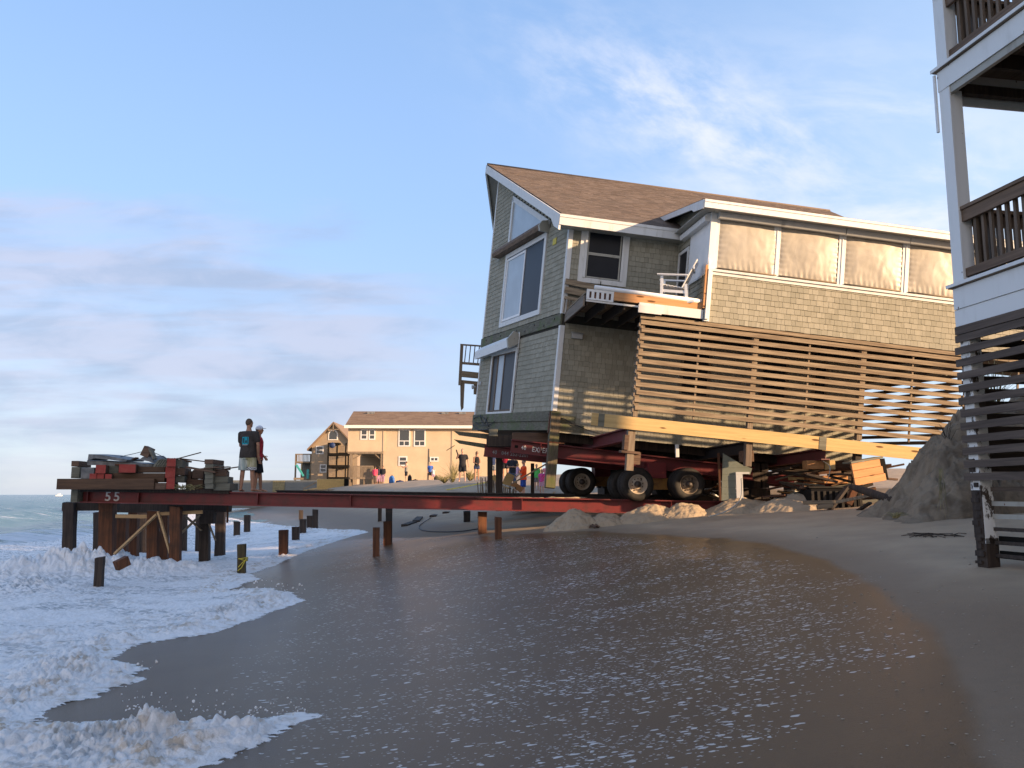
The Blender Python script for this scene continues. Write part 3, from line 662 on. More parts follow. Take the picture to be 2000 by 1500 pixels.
def build_house():
    H = thing('leaning_house', 'large shingled beach house tilted on steel beams and wheels, slatted base', 'house', matrix=HM)
    sh, bk, wh = M['shingle'], M['back'], M['white']
    O = (0, 0, 0)
    # --- prow facet
    tri = [(4.80, 7.02), (4.70, 5.62), (1.72, 5.42)]
    trih = [(4.95, 7.25), (4.75, 5.3), (1.4, 5.3), (1.4, 5.52)]
    doorU = rect(1.55, 4.98, 2.8, 5.15); doorL = rect(3.0, 5.45, -0.02, 1.95)
    poly = [(0, 0), (FL, 0), (FL, 8.45), (0, 5.12)]
    mb = MB(); shingles(mb, O, FU, VZ, FN, poly, [trih, doorU, doorL, rect(0, FL, 2.3, 2.66)], seed=3)
    fw = mb.build('wall', sh, H); 
    mb = MB(); slab(mb, O, FU, VZ, FN, [(0, -0.5), (FL, -0.5), (FL, 8.5), (0, 5.15)], -0.12, -0.002); mb.build('wall_core', bk, H)
    # far facet and back walls (plain, seen only from the other side)
    B = Vector((0, 12.95, 0)); u2 = (B - FA).normalized(); n2 = Vector((u2.y, -u2.x, 0)) * -1
    if n2.x > 0: n2 = -n2
    mb = MB(); shingles(mb, FA, u2, VZ, n2, [(0, 0), (6.68, 0), (6.68, 5.12), (0, 8.45)], (), wr=(.2, .4), seed=5); mb.build('wall', sh, H)
    mb = MB(); slab(mb, FA, u2, VZ, n2, [(0.13, -.5), (6.68, -.5), (6.68, 5.15), (0.13, 8.5)], -0.12, -0.002)
    mb.box(0.13, 12.5, 12.83, 12.95, -.5, 5.2); mb.box(12.38, 12.5, 2.0, 12.82, 2.4, 6.6); mb.build('wall_core', sh, H)
    # --- side wall, upper (deck recess) and lower
    win = rect(0.36, 1.60, 3.60, 5.0)
    mb = MB(); shingles(mb, O, VX, VZ, -VY, [(0.1, 2.6), (XP, 2.6), (XP, 5.25), (0.1, 5.25)], [win], seed=7); mb.build('wall', sh, H)
    lowholes = [rect(3.35, 4.2, 0.75, 2.1), rect(5.6, 6.4, 0.75, 2.1), rect(7.1, 7.55, 0.75, 2.1)]
    mb = MB(); shingles(mb, O, VX, VZ, -VY, [(0.1, -0.56), (8.6, -0.56), (8.6, 2.36), (0.1, 2.36)], lowholes, seed=9); mb.build('wall', sh, H)
    mb = MB(); mb.box(0.02, 8.6, 0.002, 0.12, -0.5, 2.6); mb.box(0.02, 12.4, 0.002, 0.12, 2.6, 5.3); mb.box(8.48, 8.6, 0.13, 12.8, -.5, 2.3); mb.build('wall_core', bk, H)
    # windows of the lower wall behind the slats
    for r in ((3.35, 4.2), (5.6, 6.4), (7.1, 7.55)):
        w = MB(); trim_frame(w, O, VX, -VY, r[0] + .08, r[1] - .08, .83, 2.02, .08, 0.0, .03); fr = w.build('window', M['wz'], H)
        MB().box(r[0] + .08, r[1] - .08, -0.012, 0.0, .83, 2.02).build('pane', M['glass_dark'], fr)
    # corner boards
    for u_, n_, pl in ((VX, -VY, rect(-0.03, 0.09, 2.62, 5.2)), (VX, -VY, rect(-0.03, 0.09, 0, 2.3)), (FU, FN, rect(0.0, 0.10, 0, 2.3)), (FU, FN, rect(0.0, 0.10, 2.62, 5.12)), (FU, FN, rect(FL - .09, FL, 0, 2.3)), (FU, FN, [(FL - .09, 2.62), (FL, 2.62), (FL, 8.45), (FL - .09, 8.40)])):
        slab(MB(), O, u_, VZ, n_, pl, 0, .035).build('corner_board', wh, H)
    # mid band and the two skirt boards
    mb = MB(); slab(mb, O, FU, VZ, FN, rect(-0.02, FL + .03, 2.32, 2.62), 0, .05)
    bd = mb.build('band_board', M['mossy'], H)
    for k in range(9):
        p = FU * (.4 + k * .72) + VZ * (2.47 + .05 * (-1) ** k) + FN * .05; MB().lathe([(0.0, .018), (.03, .018), (.035, 0)], p, FN, 8).build('bolt', M['hub'], bd)
    mb = MB(); slab(mb, O, FU, VZ, FN, rect(0.12, FL + .06, -0.27, 0.0), 0, .06); slab(mb, O, FU, VZ, FN, rect(0.12, FL + .1, -0.52, -0.28), -.02, .03)
    slab(mb, O, VX, VZ, -VY, rect(0.08, 0.60, -0.28, -0.10), 0.02, .05); slab(mb, O, VX, VZ, -VY, rect(0.1, 0.85, -0.5, -0.32), 0.02, .05)
    mb.build('skirt_board', M['mossy'], H)
    # triangular window
    mb = MB(); P3 = lambda a, b, h=0: Vector(O) + FU * a + VZ * b + FN * h
    def edge(a, b, w, t0=.0, t1=.05):
        p, q = P3(*a), P3(*b); mb.bar(p + FN * (t0 + t1) / 2, q + FN * (t0 + t1) / 2, (t1 - t0), w, up=((q - p).cross(FN)))
    edge((4.86, 5.5), (4.86, 7.12), .15); edge((4.9, 7.12), (1.5, 5.46), .17); wf = mb.build('gable_window', wh, H)
    mb = MB(); slab(mb, O, FU, VZ, FN, [(4.80, 5.42), (4.80, 7.08), (1.55, 5.46), (1.55, 5.42)], -.005, .008); mb.build('pane', M['sky_pane'], wf)
    # shutter housing over the big slider: brown half round box
    mb = MB(); mb.prism([P3(5.75, 5.26, .0), P3(5.75, 5.26, .26), P3(5.75, 5.36, .30), P3(5.75, 5.50, .22), P3(5.75, 5.54, 0)], FU * -4.15)
    sb = mb.build('shutter_box', M['railwood'], H)
    mb = MB(); mb.prism([P3(1.6, 5.20, .0), P3(1.6, 5.20, .29), P3(1.6, 5.36, .33), P3(1.6, 5.50, .25), P3(1.6, 5.57, 0)], FU * -.09); mb.build('end_cap', M['greypaint'], sb)
    # upper sliding door
    mb = MB(); trim_frame(mb, O, FU, FN, 1.72, 4.85, 2.96, 5.08, .15, 0, .05); f = mb.build('sliding_door', wh, H)
    mb = MB(); trim_frame(mb, O, FU, FN, 3.30, 4.78, 3.06, 4.98, .07, .0, .03); mb.build('sash', M['plastic_w'], f)
    mb = MB(); slab(mb, O, FU, VZ, FN, rect(3.30, 4.78, 3.06, 4.98), -.01, .008); mb.build('pane', M['sky_pane'], f)
    mb = MB(); slab(mb, O, FU, VZ, FN, rect(1.72, 3.23, 2.96, 5.08), -.01, .010); mb.build('insect_screen', M['glass_dark'], f)
    # torn lower shutter box hanging askew
    mb = MB(); a0, a1 = P3(6.45, 1.98, 0), P3(3.15, 2.10, 0)
    d_ = (a1 - a0); pr = [Vector(FN) * .0 + VZ * -.05, Vector(FN) * .30 + VZ * -.12, Vector(FN) * .32 + VZ * .12, Vector(FN) * .12 + VZ * .30, Vector(FN) * .0 + VZ * .30]
    mb.prism([a0 + q for q in pr], d_); sb = mb.build('shutter_box', M['white_old'], H)
    mb = MB(); q0 = a1 + VZ * .02; mb.prism([q0, q0 + FN * .34 - VZ * .20, q0 + FN * .40 + VZ * .08, q0 + FN * .22 + VZ * .34, q0 + FN * .05 + VZ * .30], FU * -.10)
    mb.box(0, .05, 0, .3, 0, .14, Matrix.Translation(a1 + FU * -.22 + VZ * .0) @ Matrix.Rotation(.6, 4, 'Z')); mb.build('torn_end_cap', M['greypaint'], sb)
    # lower sliding door
    mb = MB(); trim_frame(mb, O, FU, FN, 3.2, 5.32, .06, 1.9, .11, 0, .05, True); f = mb.build('sliding_door', wh, H)
    mb = MB(); trim_frame(mb, O, FU, FN, 3.26, 5.26, .12, 1.86, .055, 0, .025); slab(mb, O, FU, VZ, FN, rect(4.78, 4.88, .13, 1.85), 0, .03); slab(mb, O, FU, VZ, FN, rect(4.18, 4.26, .13, 1.85), 0, .02); mb.build('door_frame', M['railwood_z'], f)
    mb = MB(); slab(mb, O, FU, VZ, FN, rect(3.26, 4.3, .12, 1.9), -.01, .008); slab(mb, O, FU, VZ, FN, rect(4.88, 5.26, .12, 1.9), -.01, .008); mb.build('insect_screen', M['glass_dark'], f)
    mb = MB(); slab(mb, O, FU, VZ, FN, rect(4.27, 4.76, .12, 1.9), -.01, .010); mb.build('pane', M['sky_pane'], f)
    MB().tube([P3(2.98, 1.8, .05), P3(2.98, 2.3, .05), P3(2.95, 2.44, .08)], .02, 6).build('conduit', wh, H); MB().tube([P3(6.32, 1.95, .05), P3(6.32, 2.25, .05)], .02, 6).build('conduit', wh, H)
    # little yellow notice and junction box by the slider
    slab(MB(), O, FU, VZ, FN, rect(.86, 1.10, 4.72, 4.90), .018, .03).build('notice', M['rope'], H)
    # flood light, far edge of the prow
    mb = MB(); mb.box(-.02, .12, -.10, 0, 0, .1, Matrix.Translation(P3(6.35, 1.02, .06)) @ Matrix.Rotation(.4, 4, 'Z')); mb.lathe([(.03, 0), (.07, .1), (.075, .12), (0, .12)], P3(6.6, .95, .12), FN + VZ * -.2, 10); mb.build('flood_light', M['grey_metal'], H)
    # --- side window with its roller box
    mb = MB(); trim_frame(mb, O, VX, -VY, .44, 1.52, 3.66, 4.98, .13, .0, .045); slab(mb, O, VX, VZ, -VY, rect(.44, .50, 3.66, 4.98), .046, .075); slab(mb, O, VX, VZ, -VY, rect(1.46, 1.52, 3.66, 4.98), .046, .075)
    f = mb.build('window', wh, H)
    mb = MB(); trim_frame(mb, O, VX, -VY, .55, 1.41, 3.71, 4.30, .035, .0, .03); trim_frame(mb, O, VX, -VY, .55, 1.41, 4.375, 4.93, .035, .0, .02); mb.build('sash', M['greypaint'], f)
    slab(MB(), O, VX, VZ, -VY, rect(.50, 1.46, 3.66, 4.98), -.01, .008).build('pane', M['glass_dark'], f)
    mb = MB(); mb.prism([Vector((.28, 0, 4.95)), Vector((.28, -.18, 4.95)), Vector((.28, -.22, 5.02)), Vector((.28, -.20, 5.14)), Vector((.28, -.12, 5.20)), Vector((.28, 0, 5.20))], (1.42, 0, 0)); mb.build('shutter_box', M['grey_metal'], H, .008)
    mb = MB(); mb.box(.30, .58, -.10, -.02, 1.98, 2.12); mb.prism([Vector((.28, -.02, 2.12)), Vector((.28, -.13, 2.10)), Vector((.28, -.02, 2.16))], (.32, 0, 0)); mb.build('wall_lamp', M['grey_metal'], H)
    mb = MB(); mb.bar((.95, -.04, 3.6), (.95, -.04, 3.3), .03, .02); mb.build('cable_clip', M['back'], H)
    # --- roof
    xr0, xr1 = -2.1, 10.9
    def rp(x, y): return Vector((x, y, roofz(y)))
    sl = math.hypot(1, ROOF_S); v = Vector((0, 1, ROOF_S)) / sl; nrm = Vector((0, -ROOF_S, 1)) / sl
    lo = -0.42; o = Vector((0, lo, roofz(lo))); Lr = (6.48 - lo) * sl
    mb = MB(); shingles(mb, o, VX, v, nrm, [(-0.32, 0), (xr1, 0), (xr1 - .35, Lr), (-2.1, Lr)], (), row=.135, wr=(.12, .34), out=.014, gap=.002, seed=21)
    rf = mb.build('roof', M['roof'], H)
    mb = MB(); slab(mb, o, VX, v, nrm, [(-0.31, 0.01), (xr1, 0.01), (xr1 - .35, Lr), (-2.09, Lr)], -.05, -.001); mb.build('roof_deck', M['back'], rf)
    # other slope
    v2 = Vector((0, -1, ROOF_S)) / sl; n2r = Vector((0, ROOF_S, 1)) / sl; o2 = Vector((0, 13.4, roofz(lo)))
    mb = MB(); shingles(mb, o2, VX, v2, n2r, [(-0.32, 0), (xr1, 0), (xr1 - .35, Lr), (-2.1, Lr)], (), row=.27, wr=(.3, .7), out=.014, gap=.002, seed=22); mb.build('roof', M['roof'], H)
    mb = MB(); slab(mb, o2, VX, v2, n2r, [(-0.31, 0.01), (xr1, 0.01), (xr1 - .35, Lr), (-2.09, Lr)], -.05, -.001); mb.build('roof_deck', M['greypaint'], rf)
    mb = MB(); mb.tube([(-2.11, 6.48, 8.785), (xr1 - .34, 6.48, 8.785)], .05, 6); mb.build('ridge_cap', M['roof'], rf)
    # rake boards, fascia, soffit
    mb = MB()
    pk = Vector((-2.09, 6.48, 8.70)); ev = Vector((-0.34, lo, roofz(lo) - .06)); dr = (pk - ev)
    top0, top1 = ev + Vector((0, 0, .045)), pk + Vector((0, 0, .045))
    w_ = .27
    mb.prism([top0, top1, top1 - VZ * w_, top0 + dr * .10 - VZ * w_, top0 + dr * .085 - VZ * (w_ + .0), top0 + dr * .05 - VZ * .42, top0 - VZ * .42], Vector((-.05, -.012, 0)))
    pk2 = Vector((-2.09, 6.48, 8.70)); ev2 = Vector((-0.34, 13.4, roofz(lo) - .06)); mb.prism([ev2 + VZ * .045, pk2 + VZ * .045, pk2 - VZ * w_, ev2 - VZ * w_], Vector((-.05, .012, 0)))
    mb.build('rake_board', wh, H)
    mb = MB(); mb.box(-.38, XP + .02, lo - .03, lo, roofz(lo) - .30, roofz(lo) - .015); mb.box(-.38, XP + .02, lo - .045, lo - .031, roofz(lo) - .09, roofz(lo) - .012); mb.build('fascia', wh, H)
    mb = MB(); mb.box(-.30, XP, lo + .005, -.005, roofz(lo) - .28, roofz(lo) - .25)
    # soffit strips under the two rakes
    for (q0, q1) in (((Vector((0, 0, 5.13)), Vector((-1.633, 6.478, 8.47)))), (Vector((0, 12.95, 5.13)), Vector((-1.633, 6.478, 8.47)))):
        e0 = ev if q0.y < 1 else ev2; mb.prism([q0 + Vector((0, 0, .06)), q1 + Vector((0, 0, .06)), pk + Vector((.03, 0, -.12)), e0 + Vector((.03, 0, -.12))], Vector((0, 0, -.02)))
    mb.build('soffit', M['greypaint'], H)
    # --- porch block
    ye = -D - .36; s2 = .17; ze = 5.24
    pr = lambda y: ze + s2 * (y - ye)
    holes = []
    mb = MB(); shingles(mb, (0, -D, 0), VX, VZ, -VY, [(XP, 2.36), (LEN, 2.36), (LEN, 3.60), (XP, 3.60)], (), seed=31); mb.build('wall', sh, H)
    mb = MB(); mb.box(XP + .01, LEN, -D + .002, -D + .10, 2.36, 3.58); mb.box(XP + .01, LEN, -D + .002, -D + .10, 4.95, 5.30); mb.build('wall_core', bk, H)
    # frieze above the blinds, posts, sill
    mb = MB(); mb.box(XP + .01, LEN, -D - .035, -D + .001, 4.97, 5.18)
    for x in (XP + .11, 4.72, 6.41, 8.09, 9.77, 11.45, 13.1, LEN - .1):
        mb.box(x - .09, x + .09, -D - .03, -D + .12, 3.66, 4.969)
        mb.box(x - .015, x + .015, -D - .045, -D - .031, 3.66, 4.9)
    mb.build('porch_post', M['white_old'], H)
    mb = MB(); mb.box(XP - .02, LEN, -D - .07, -D + .1, 3.60, 3.655); mb.box(XP, LEN, -D - .035, -D - .02, 3.52, 3.60); mb.build('sill', wh, H)
    mb = MB(); mb.box(XP - .02, XP + .10, -D - .05, -D + .02, 2.36, 5.12); mb.box(XP - .035, XP - .021, -D - .05, -D + .06, 2.36, 5.12); mb.build('corner_board', M['white_old'], H)
    # canvas blinds bellied by the wind, and their roller boxes
    R = random.Random(4)
    for k, x0 in enumerate((XP + .21, 4.82, 6.51, 8.19, 9.87, 11.55, 13.2)):
        x1 = x0 + (1.49 if k < 6 else 1.1); n = 44; vs = []; fs = []; U = np.linspace(0, 1, n)
        A, B_ = np.meshgrid(U, U, indexing='ij'); edge_ = np.minimum(np.minimum(A, 1 - A) * 6, 1)
        bulge = 0.07 * np.sin(A * np.pi) ** .6 * np.sin(np.clip(B_, 0, 1) * np.pi) ** .5
        fold = 0.022 * np.abs(fbm(A * 7 + k * 3, B_ * 2.2, 3)) * (1 - B_) ** 1.6 * 0.9 + 0.010 * np.sin(A * 70 + 3 * np.sin(B_ * 5)) * np.exp(-B_ / .10)
        fold = fold + 0.008 * np.sin(B_ * 60 + k) * (np.exp(-A / .06) + np.exp(-(1 - A) / .06)) + 0.016 * fbm(A * 2.2 + 5 * k, B_ * 1.7 + k, 3) * edge_
        Yy = -D - .01 - bulge - fold; sag = .03 * np.sin(A * np.pi) * (B_ < .03)
        for i in range(n):
            for j in range(n): vs.append((x0 + (x1 - x0) * U[i], Yy[i, j], 3.69 + 1.24 * U[j] - sag[i, j]))
        for i in range(n - 1):
            for j in range(n - 1): a = i * n + j; fs.append((a, a + n, a + n + 1, a + 1))
        mb = MB(); mb.add(vs, fs, True); bl = mb.build('blind', M['canvas'], H)
        mb = MB(); mb.tube([(x0, -D - .05, 3.69), (x1, -D - .05, 3.69)], .016, 6); mb.build('bottom_bar', M['wx'], bl)
        mb = MB(); mb.prism([Vector((x0 - .1, -D - .03, 4.90)), Vector((x0 - .1, -D - .17, 4.88)), Vector((x0 - .1, -D - .21, 4.94)), Vector((x0 - .1, -D - .20, 5.05)), Vector((x0 - .1, -D - .14, 5.10)), Vector((x0 - .1, -D - .04, 5.10))], (1.67, 0, 0)); mb.build('roller_box', M['grey_metal'], bl, .006)
    # porch roof: fascia, rake, shingles
    mb = MB(); mb.box(XP - .34, LEN + .3, ye - .03, ye, ze - .205, ze - .01); mb.box(XP - .34, LEN + .3, ye - .045, ye - .031, ze - .065, ze - .006); mb.build('fascia', M['white_old'], H)
    yj = 1.55
    mb = MB(); a = Vector((XP - .34, ye, pr(ye) - .01)); b = Vector((XP - .34, yj, pr(yj) - .01))
    mb.prism([a, b, b - VZ * .15, a + (b - a) * .2 - VZ * .15, a + (b - a) * .16 - VZ * .22, a - VZ * .22], Vector((-.03, 0, 0))); mb.build('rake_board', wh, H)
    mb = MB(); mb.prism([Vector((XP - .30, ye + .01, ze - .19)), Vector((XP - .30, -.02, ze - .19)), Vector((XP + .01, -.02, ze - .19)), Vector((XP + .01, ye + .01, ze - .19))], Vector((0, 0, .02)))
    mb.box(XP, LEN, ye + .01, -D - .04, ze - .20, ze - .18); mb.build('soffit', M['greypaint'], H)
    sl2 = math.hypot(1, s2); v3 = Vector((0, 1, s2)) / sl2; n3 = Vector((0, -s2, 1)) / sl2
    mb = MB(); shingles(mb, Vector((0, ye, ze)), VX, v3, n3, rect(XP - .36, LEN + .3, 0, (yj - ye) * sl2), (), row=.135, wr=(.12, .34), out=.014, gap=.002, seed=41); r2 = mb.build('roof', M['roof'], H)
    mb = MB(); slab(mb, Vector((0, ye, ze)), VX, v3, n3, rect(XP - .35, LEN + .3, .005, (yj - ye) * sl2), -.045, -.001); mb.build('roof_deck', bk, r2)
    # cheek between porch roof and main roof
    mb = MB(); shingles(mb, (XP, 0, 0), -VY, VZ, -VX, [(-1.4, 5.45), (D, 4.95), (D, pr(-D) - .05), (-1.4, pr(1.4) - .05)], (), seed=43); mb.build('cheek_wall', sh, H)
    # porch's seaward wall: shingled lower part, white panel, door
    mb = MB(); shingles(mb, (XP, 0, 0), -VY, VZ, -VX, [(0.02, 2.7), (D - .05, 2.7), (D - .05, 3.55), (1.0, 3.55), (1.0, 4.95), (.02, 4.95)], [rect(.12, .98, 2.7, 4.62)], seed=44); mb.build('wall', sh, H)
    mb = MB(); mb.box(XP + .003, XP + .08, -D + .02, -.01, 2.4, 5.2); mb.build('wall_core', bk, H)
    mb = MB(); mb.box(XP - .02, XP, -D + .04, -1.02, 3.56, 4.86); mb.build('white_panel', M['plastic_w'], H)
    mb = MB(); mb.prism([Vector((XP - .02, -D + .02, 4.84)), Vector((XP - .16, -D + .02, 4.84)), Vector((XP - .18, -D + .02, 4.95)), Vector((XP - .12, -D + .02, 5.04)), Vector((XP - .02, -D + .02, 5.04))], (0, 1.95, 0)); mb.build('shutter_box', wh, H)
    mb = MB(); trim_frame(mb, (XP, 0, 0), -VY, -VX, .22, .88, 2.75, 4.52, .09, 0, .04); dr_ = mb.build('door', wh, H); MB().box(XP - .014, XP - .004, -.88, -.22, 2.75, 4.52).build('pane', M['glass_dark'], dr_)
    mb = MB(); mb.bar((XP - .05, -2.2, 3.52), (XP - .05, -1.25, 3.52), .03, .05); mb.bar((XP - .05, -1.25, 3.52), (XP - .05, -1.1, 2.75), .03, .05); mb.build('trim_board', wh, H)
    # --- deck
    mb = MB()
    for k in range(21): mb.box(.10, XP - .06, -D + .02 + k * .12, -D + .13 + k * .12, 2.705, 2.74)
    dk = mb.build('deck', M['wx'], H)
    mb = MB()
    for k, x in enumerate((.16, .62, 1.08, 1.54, 2.0, 2.46, 2.92)): mb.box(x - .02, x + .02, -D + .04, -.06, 2.42, 2.70)
    mb.build('joist', M['darkwood'], dk)
    mb = MB(); mb.box(.06, .10, -D, -.04, 2.38, 2.64); mb.build('rim_joist', M['wy'], dk)
    mb = MB(); mb.box(.78, XP - .1, -D - .045, -D - .002, 2.60, 2.80); mb.build('deck_fascia', M['orangewood'], dk)
    mb = MB(); mb.box(.12, .775, -D - .012, -D - .002, 2.55, 2.80); mb.build('torn_backing', M['rustpile'], dk)
    mb = MB(); mb.box(.12, .775, -D - .04, -D - .013, 2.745, 2.80); mb.box(.12, .775, -D - .04, -D - .013, 2.55, 2.59)
    for k in range(6): mb.box(.12 + k * .118, .185 + k * .118, -D - .04, -D - .013, 2.591, 2.744)
    mb.build('torn_fascia', M['white_old'], dk)
    mb = MB(); mb.tube([(.30, -D - .02, 2.86), (XP - .12, -D - .02, 2.83)], .055, 14); mb.build('white_pipe', M['plastic_w'], dk)
    mb = MB(); mb.box(.12, XP - .05, -D - .025, -D - .003, 2.50, 2.545); mb.build('trim_board', wh, dk)
    mb = MB(); mb.box(1.40, 2.98, -D - .08, -D - .035, 2.40, 2.62); mb.box(1.38, 1.95, -D - .115, -D - .081, 2.37, 2.56); mb.build('loose_white_board', wh, H)
    mb = MB(); mb.bar((-.02, -.10, 3.48), (1.75, -.16, 3.30), .05, .15); mb.bar((-.02, -.12, 3.25), (2.0, -.2, 3.02), .05, .17); mb.bar((-.02, -.2, 3.02), (.75, -.5, 2.90), .05, .08)
    for k in range(3): mb.bar((.02 + .08 * k, -.1, 3.0), (.0 + .10 * k, -.16, 2.62 + .06 * k), .03, .05)
    mb.build('broken_rail', M['wx'], H)
    # post stump with newel at the porch corner
    mb = MB(); mb.box(XP - .10, XP - .04, -D - .12, -D - .06, 2.66, 3.72); mb.build('newel_post', M['orangewood'], H)
    mb = MB(); mb.box(XP - .035, XP + .05, -D - .14, -D - .055, 2.40, 3.62); mb.tube([(XP - .04, -D - .09, 3.62), (XP - .04, -D - .09, 3.70), (XP - .04, -D - .09, 3.76), (XP - .04, -D - .09, 3.84), (XP - .04, -D - .09, 3.90)], [.03, .02, .045, .045, .01], 10); mb.build('newel_post', M['white_old'], H)
    # --- slatted base: posts, thin studs, slats (front, and the return at the far end)
    posts = [(1.56, .11), (4.40, .13), (7.18, .13), (9.98, .13), (12.8, .13)]; studs = [2.98, 5.77, 8.47, 11.3]
    for x, w in posts:
        MB().box(x - w / 2, x + w / 2, -D + .045, -D + .045 + w, -.10, 2.34).build('lattice_post', M['wz'], H)
    for x in studs: MB().box(x - .02, x + .02, -D + .043, -D + .085, -.02, 2.33).build('lattice_stud', M['wz'], H)
    z = 2.17; k = 0
    while z > -0.02:
        x0 = 1.50 + (.03 if k % 2 else 0); x1 = 9.75 - .0 * k
        mb = MB(); mb.box(x0, x1, -D + .002, -D + .04, z - .052, z + .052)
        mb.build('slat', M['wx'], H)
        MB().box(1.46, 1.50, -D + .01, -D + .13, z - .04 - .07, z + .045 - .07).build('slat_end', M['wy'], H)
        if k % 1 == 0: MB().box(9.80, 9.84, -D, 3.2, z - .045, z + .045).build('slat', M['wy'], H)
        z -= .187; k += 1
    MB().box(1.48, 12.9, -D - .005, -D + .045, 2.255, 2.345).build('lattice_top_rail', M['wx'], H)
    MB().box(XP - .03, LEN, -D + .11, -.01, 2.34, 2.40).build('porch_floor', M['darkwood'], H)
    mb = MB()
    for x in np.arange(3.3, 9.4, .41): mb.box(x - .02, x + .02, -D + .12, -.02, 2.14, 2.335)
    mb.build('joist', M['darkwood'], H)
    # new yellow lumber bolted along the foot
    mb = MB(); mb.box(.66, 6.18, -D - .075, -D - .035, -.42, -.12); mb.box(6.19, 8.95, -D - .075, -D - .035, -.44, -.13); mb.box(.50, 1.6, -D - .03, .0 - D + .01, -.41, -.12); nl = mb.build('new_beam', M['new'], H)
    mb = MB(); mb.box(.655, .80, -D - .082, -D - .076, -.42, -.12); mb.build('joint_plate', M['greytimber'], nl); MB().box(6.10, 6.28, -D - .084, -D - .076, -.43, -.125).build('joint_plate', M['greytimber'], nl)
    # underside frame: dark joists, rim
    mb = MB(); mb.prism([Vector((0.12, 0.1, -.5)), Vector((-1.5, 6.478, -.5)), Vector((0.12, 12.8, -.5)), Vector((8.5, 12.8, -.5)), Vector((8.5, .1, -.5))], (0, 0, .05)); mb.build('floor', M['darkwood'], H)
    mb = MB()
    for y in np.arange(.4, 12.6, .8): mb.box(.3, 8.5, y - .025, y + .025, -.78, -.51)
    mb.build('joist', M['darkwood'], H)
    # porch piles hanging under the house
    def post(p, q, w, m): mb = MB(); mb.bar(p, q, w, w, up=(0, 1, 0)); return mb.build('house_post', m, H)
    post((.03, -.16, -.05), (.02, -.42, -2.02), .25, M['olivepile_m'])
    post((1.50, -D + .08, -.43), (1.52, -D + .05, -1.38), .17, M['wz']); post((4.40, -D + .1, -.43), (4.42, -D + .1, -1.0), .15, M['railwood_z']); post((7.18, -D + .1, -.43), (7.19, -D + .1, -1.35), .16, M['darkwood']); post((9.0, -D + .5, -.43), (9.0, -D + .5, -1.5), .2, M['darkwood'])
    mb = MB(); mb.box(1.28, 1.72, -D - .05, -D + .22, -.98, -.92); mb.box(1.60, 1.76, -D, -D + .2, -1.22, -.93); mb.box(1.34, 1.44, -D - .02, -D + .2, -.9, -.55); mb.build('splintered_block', M['browntimber'], H)
    # broken balcony on the far seaward side
    bal = MB(); 
    q = lambda px, py, y: HL(px, py, (0, 1, 0), y)
    yb = 8.2; A0, A1 = q(899, 673, yb), q(945, 675, yb); B0, B1 = q(899, 712, yb), q(945, 715, yb)
    bal.bar(A0, A1 + VX * .5, .09, .05); bal.bar(B0 + VZ * .06, B1 + VX * .5 + VZ * .06, .05, .09)
    bal.bar(A0 + VX * .06, B0 + VX * .06 - VZ * .75, .11, .11, up=(0, 1, 0)); 
    bb = bal.build('balcony', M['wz'], H)
    mb = MB()
    for k in range(8): p0 = A0 + VX * (.22 + .16 * k); mb.bar(p0, p0 - VZ * .68, .035, .035, up=(0, 1, 0))
    mb.build('baluster', M['railwood_z'], bb)
    mb = MB(); c0, c1 = q(900, 742, yb), q(935, 745, yb); mb.bar(c0 + VZ * .22, c1 + VX + VZ * .22, .3, .20); mb.bar(c0 - VZ * .06, c1 + VX * .6 - VZ * .06, .05, .12); mb.build('deck_frame', M['wx'], bb)
    mb = MB(); p0, p1 = q(903, 745, yb), q(901, 802, yb); mb.prism([p0 + VX * -.07, p0 + VX * .09, p1 + VX * .07 + VZ * .1, p1, p1 - VX * .05 + VZ * .2], VY * .12); e0 = q(931, 745, yb); e1 = q(928, 770, yb); mb.prism([e0 - VX * .1, e0 + VX * .15, e1 + VX * .15, e1 - VX * .05], VY * .12); mb.build('splintered_post', M['wz'], bb)
    # broken joists poking out seaward under the skirt
    mb = MB()
    for (x0, y0, x1, y1, yy, w) in ((886, 842, 945, 846, 5.4, .20), (886, 858, 945, 868, 5.0, .16)):
        p, r_ = q(x0, y0, yy), q(x1, y1, yy); mb.prism([p, p + VZ * -.12 + VX * .2, r_ - VZ * w + VX * .6, r_ + VX * .6], VY * .05)
    p, r_ = q(872, 880, 5.2), q(888, 870, 5.2); mb.tube([p, r_], .012, 5); mb.build('broken_joist', M['mossy'], H)
    # loose wires on the skirt
    mb = MB()
    for (a, b, c) in (((6.6, -.15), (5.5, .12), (4.9, -.42)), ((6.5, -.25), (5.0, -.5), (4.4, -.25)), ((5.9, -.02), (5.2, -.6), (5.15, -.1)), ((6.62, -.3), (6.0, -.62), (4.9, -.48))):
        pts = [(1 - t) ** 2 * P3(*a, .08) + 2 * t * (1 - t) * P3(*b, .14) + t * t * P3(*c, .08) for t in np.linspace(0, 1, 10)]; MB().tube(pts, .014, 5).build('loose_wire', M['cable'], H)
    pts = [P3(.1, -.1, .1), Vector((.3, -.1, -.2)), Vector((.9, -.12, -.42)), Vector((1.5, -.1, -.5))]; mb.tube(pts, .014, 5); mb.build('loose_wire', M['cable'], H)
    mb = MB(); mb.box(-.12, .04, -.20, -.02, -.6, -.05); mb.box(-.10, .30, -.40, -.05, -.86, -.82); mb.build('corner_bracket', M['rustpile'], H)
    return H
M['olivepile_m'] = m_wood('mossy_post', (0.17, 0.13, 0.085), (0.07, 0.055, 0.035), axis=2, stain=(0.08, 0.10, 0.03), streak=0.9)
house = build_house()

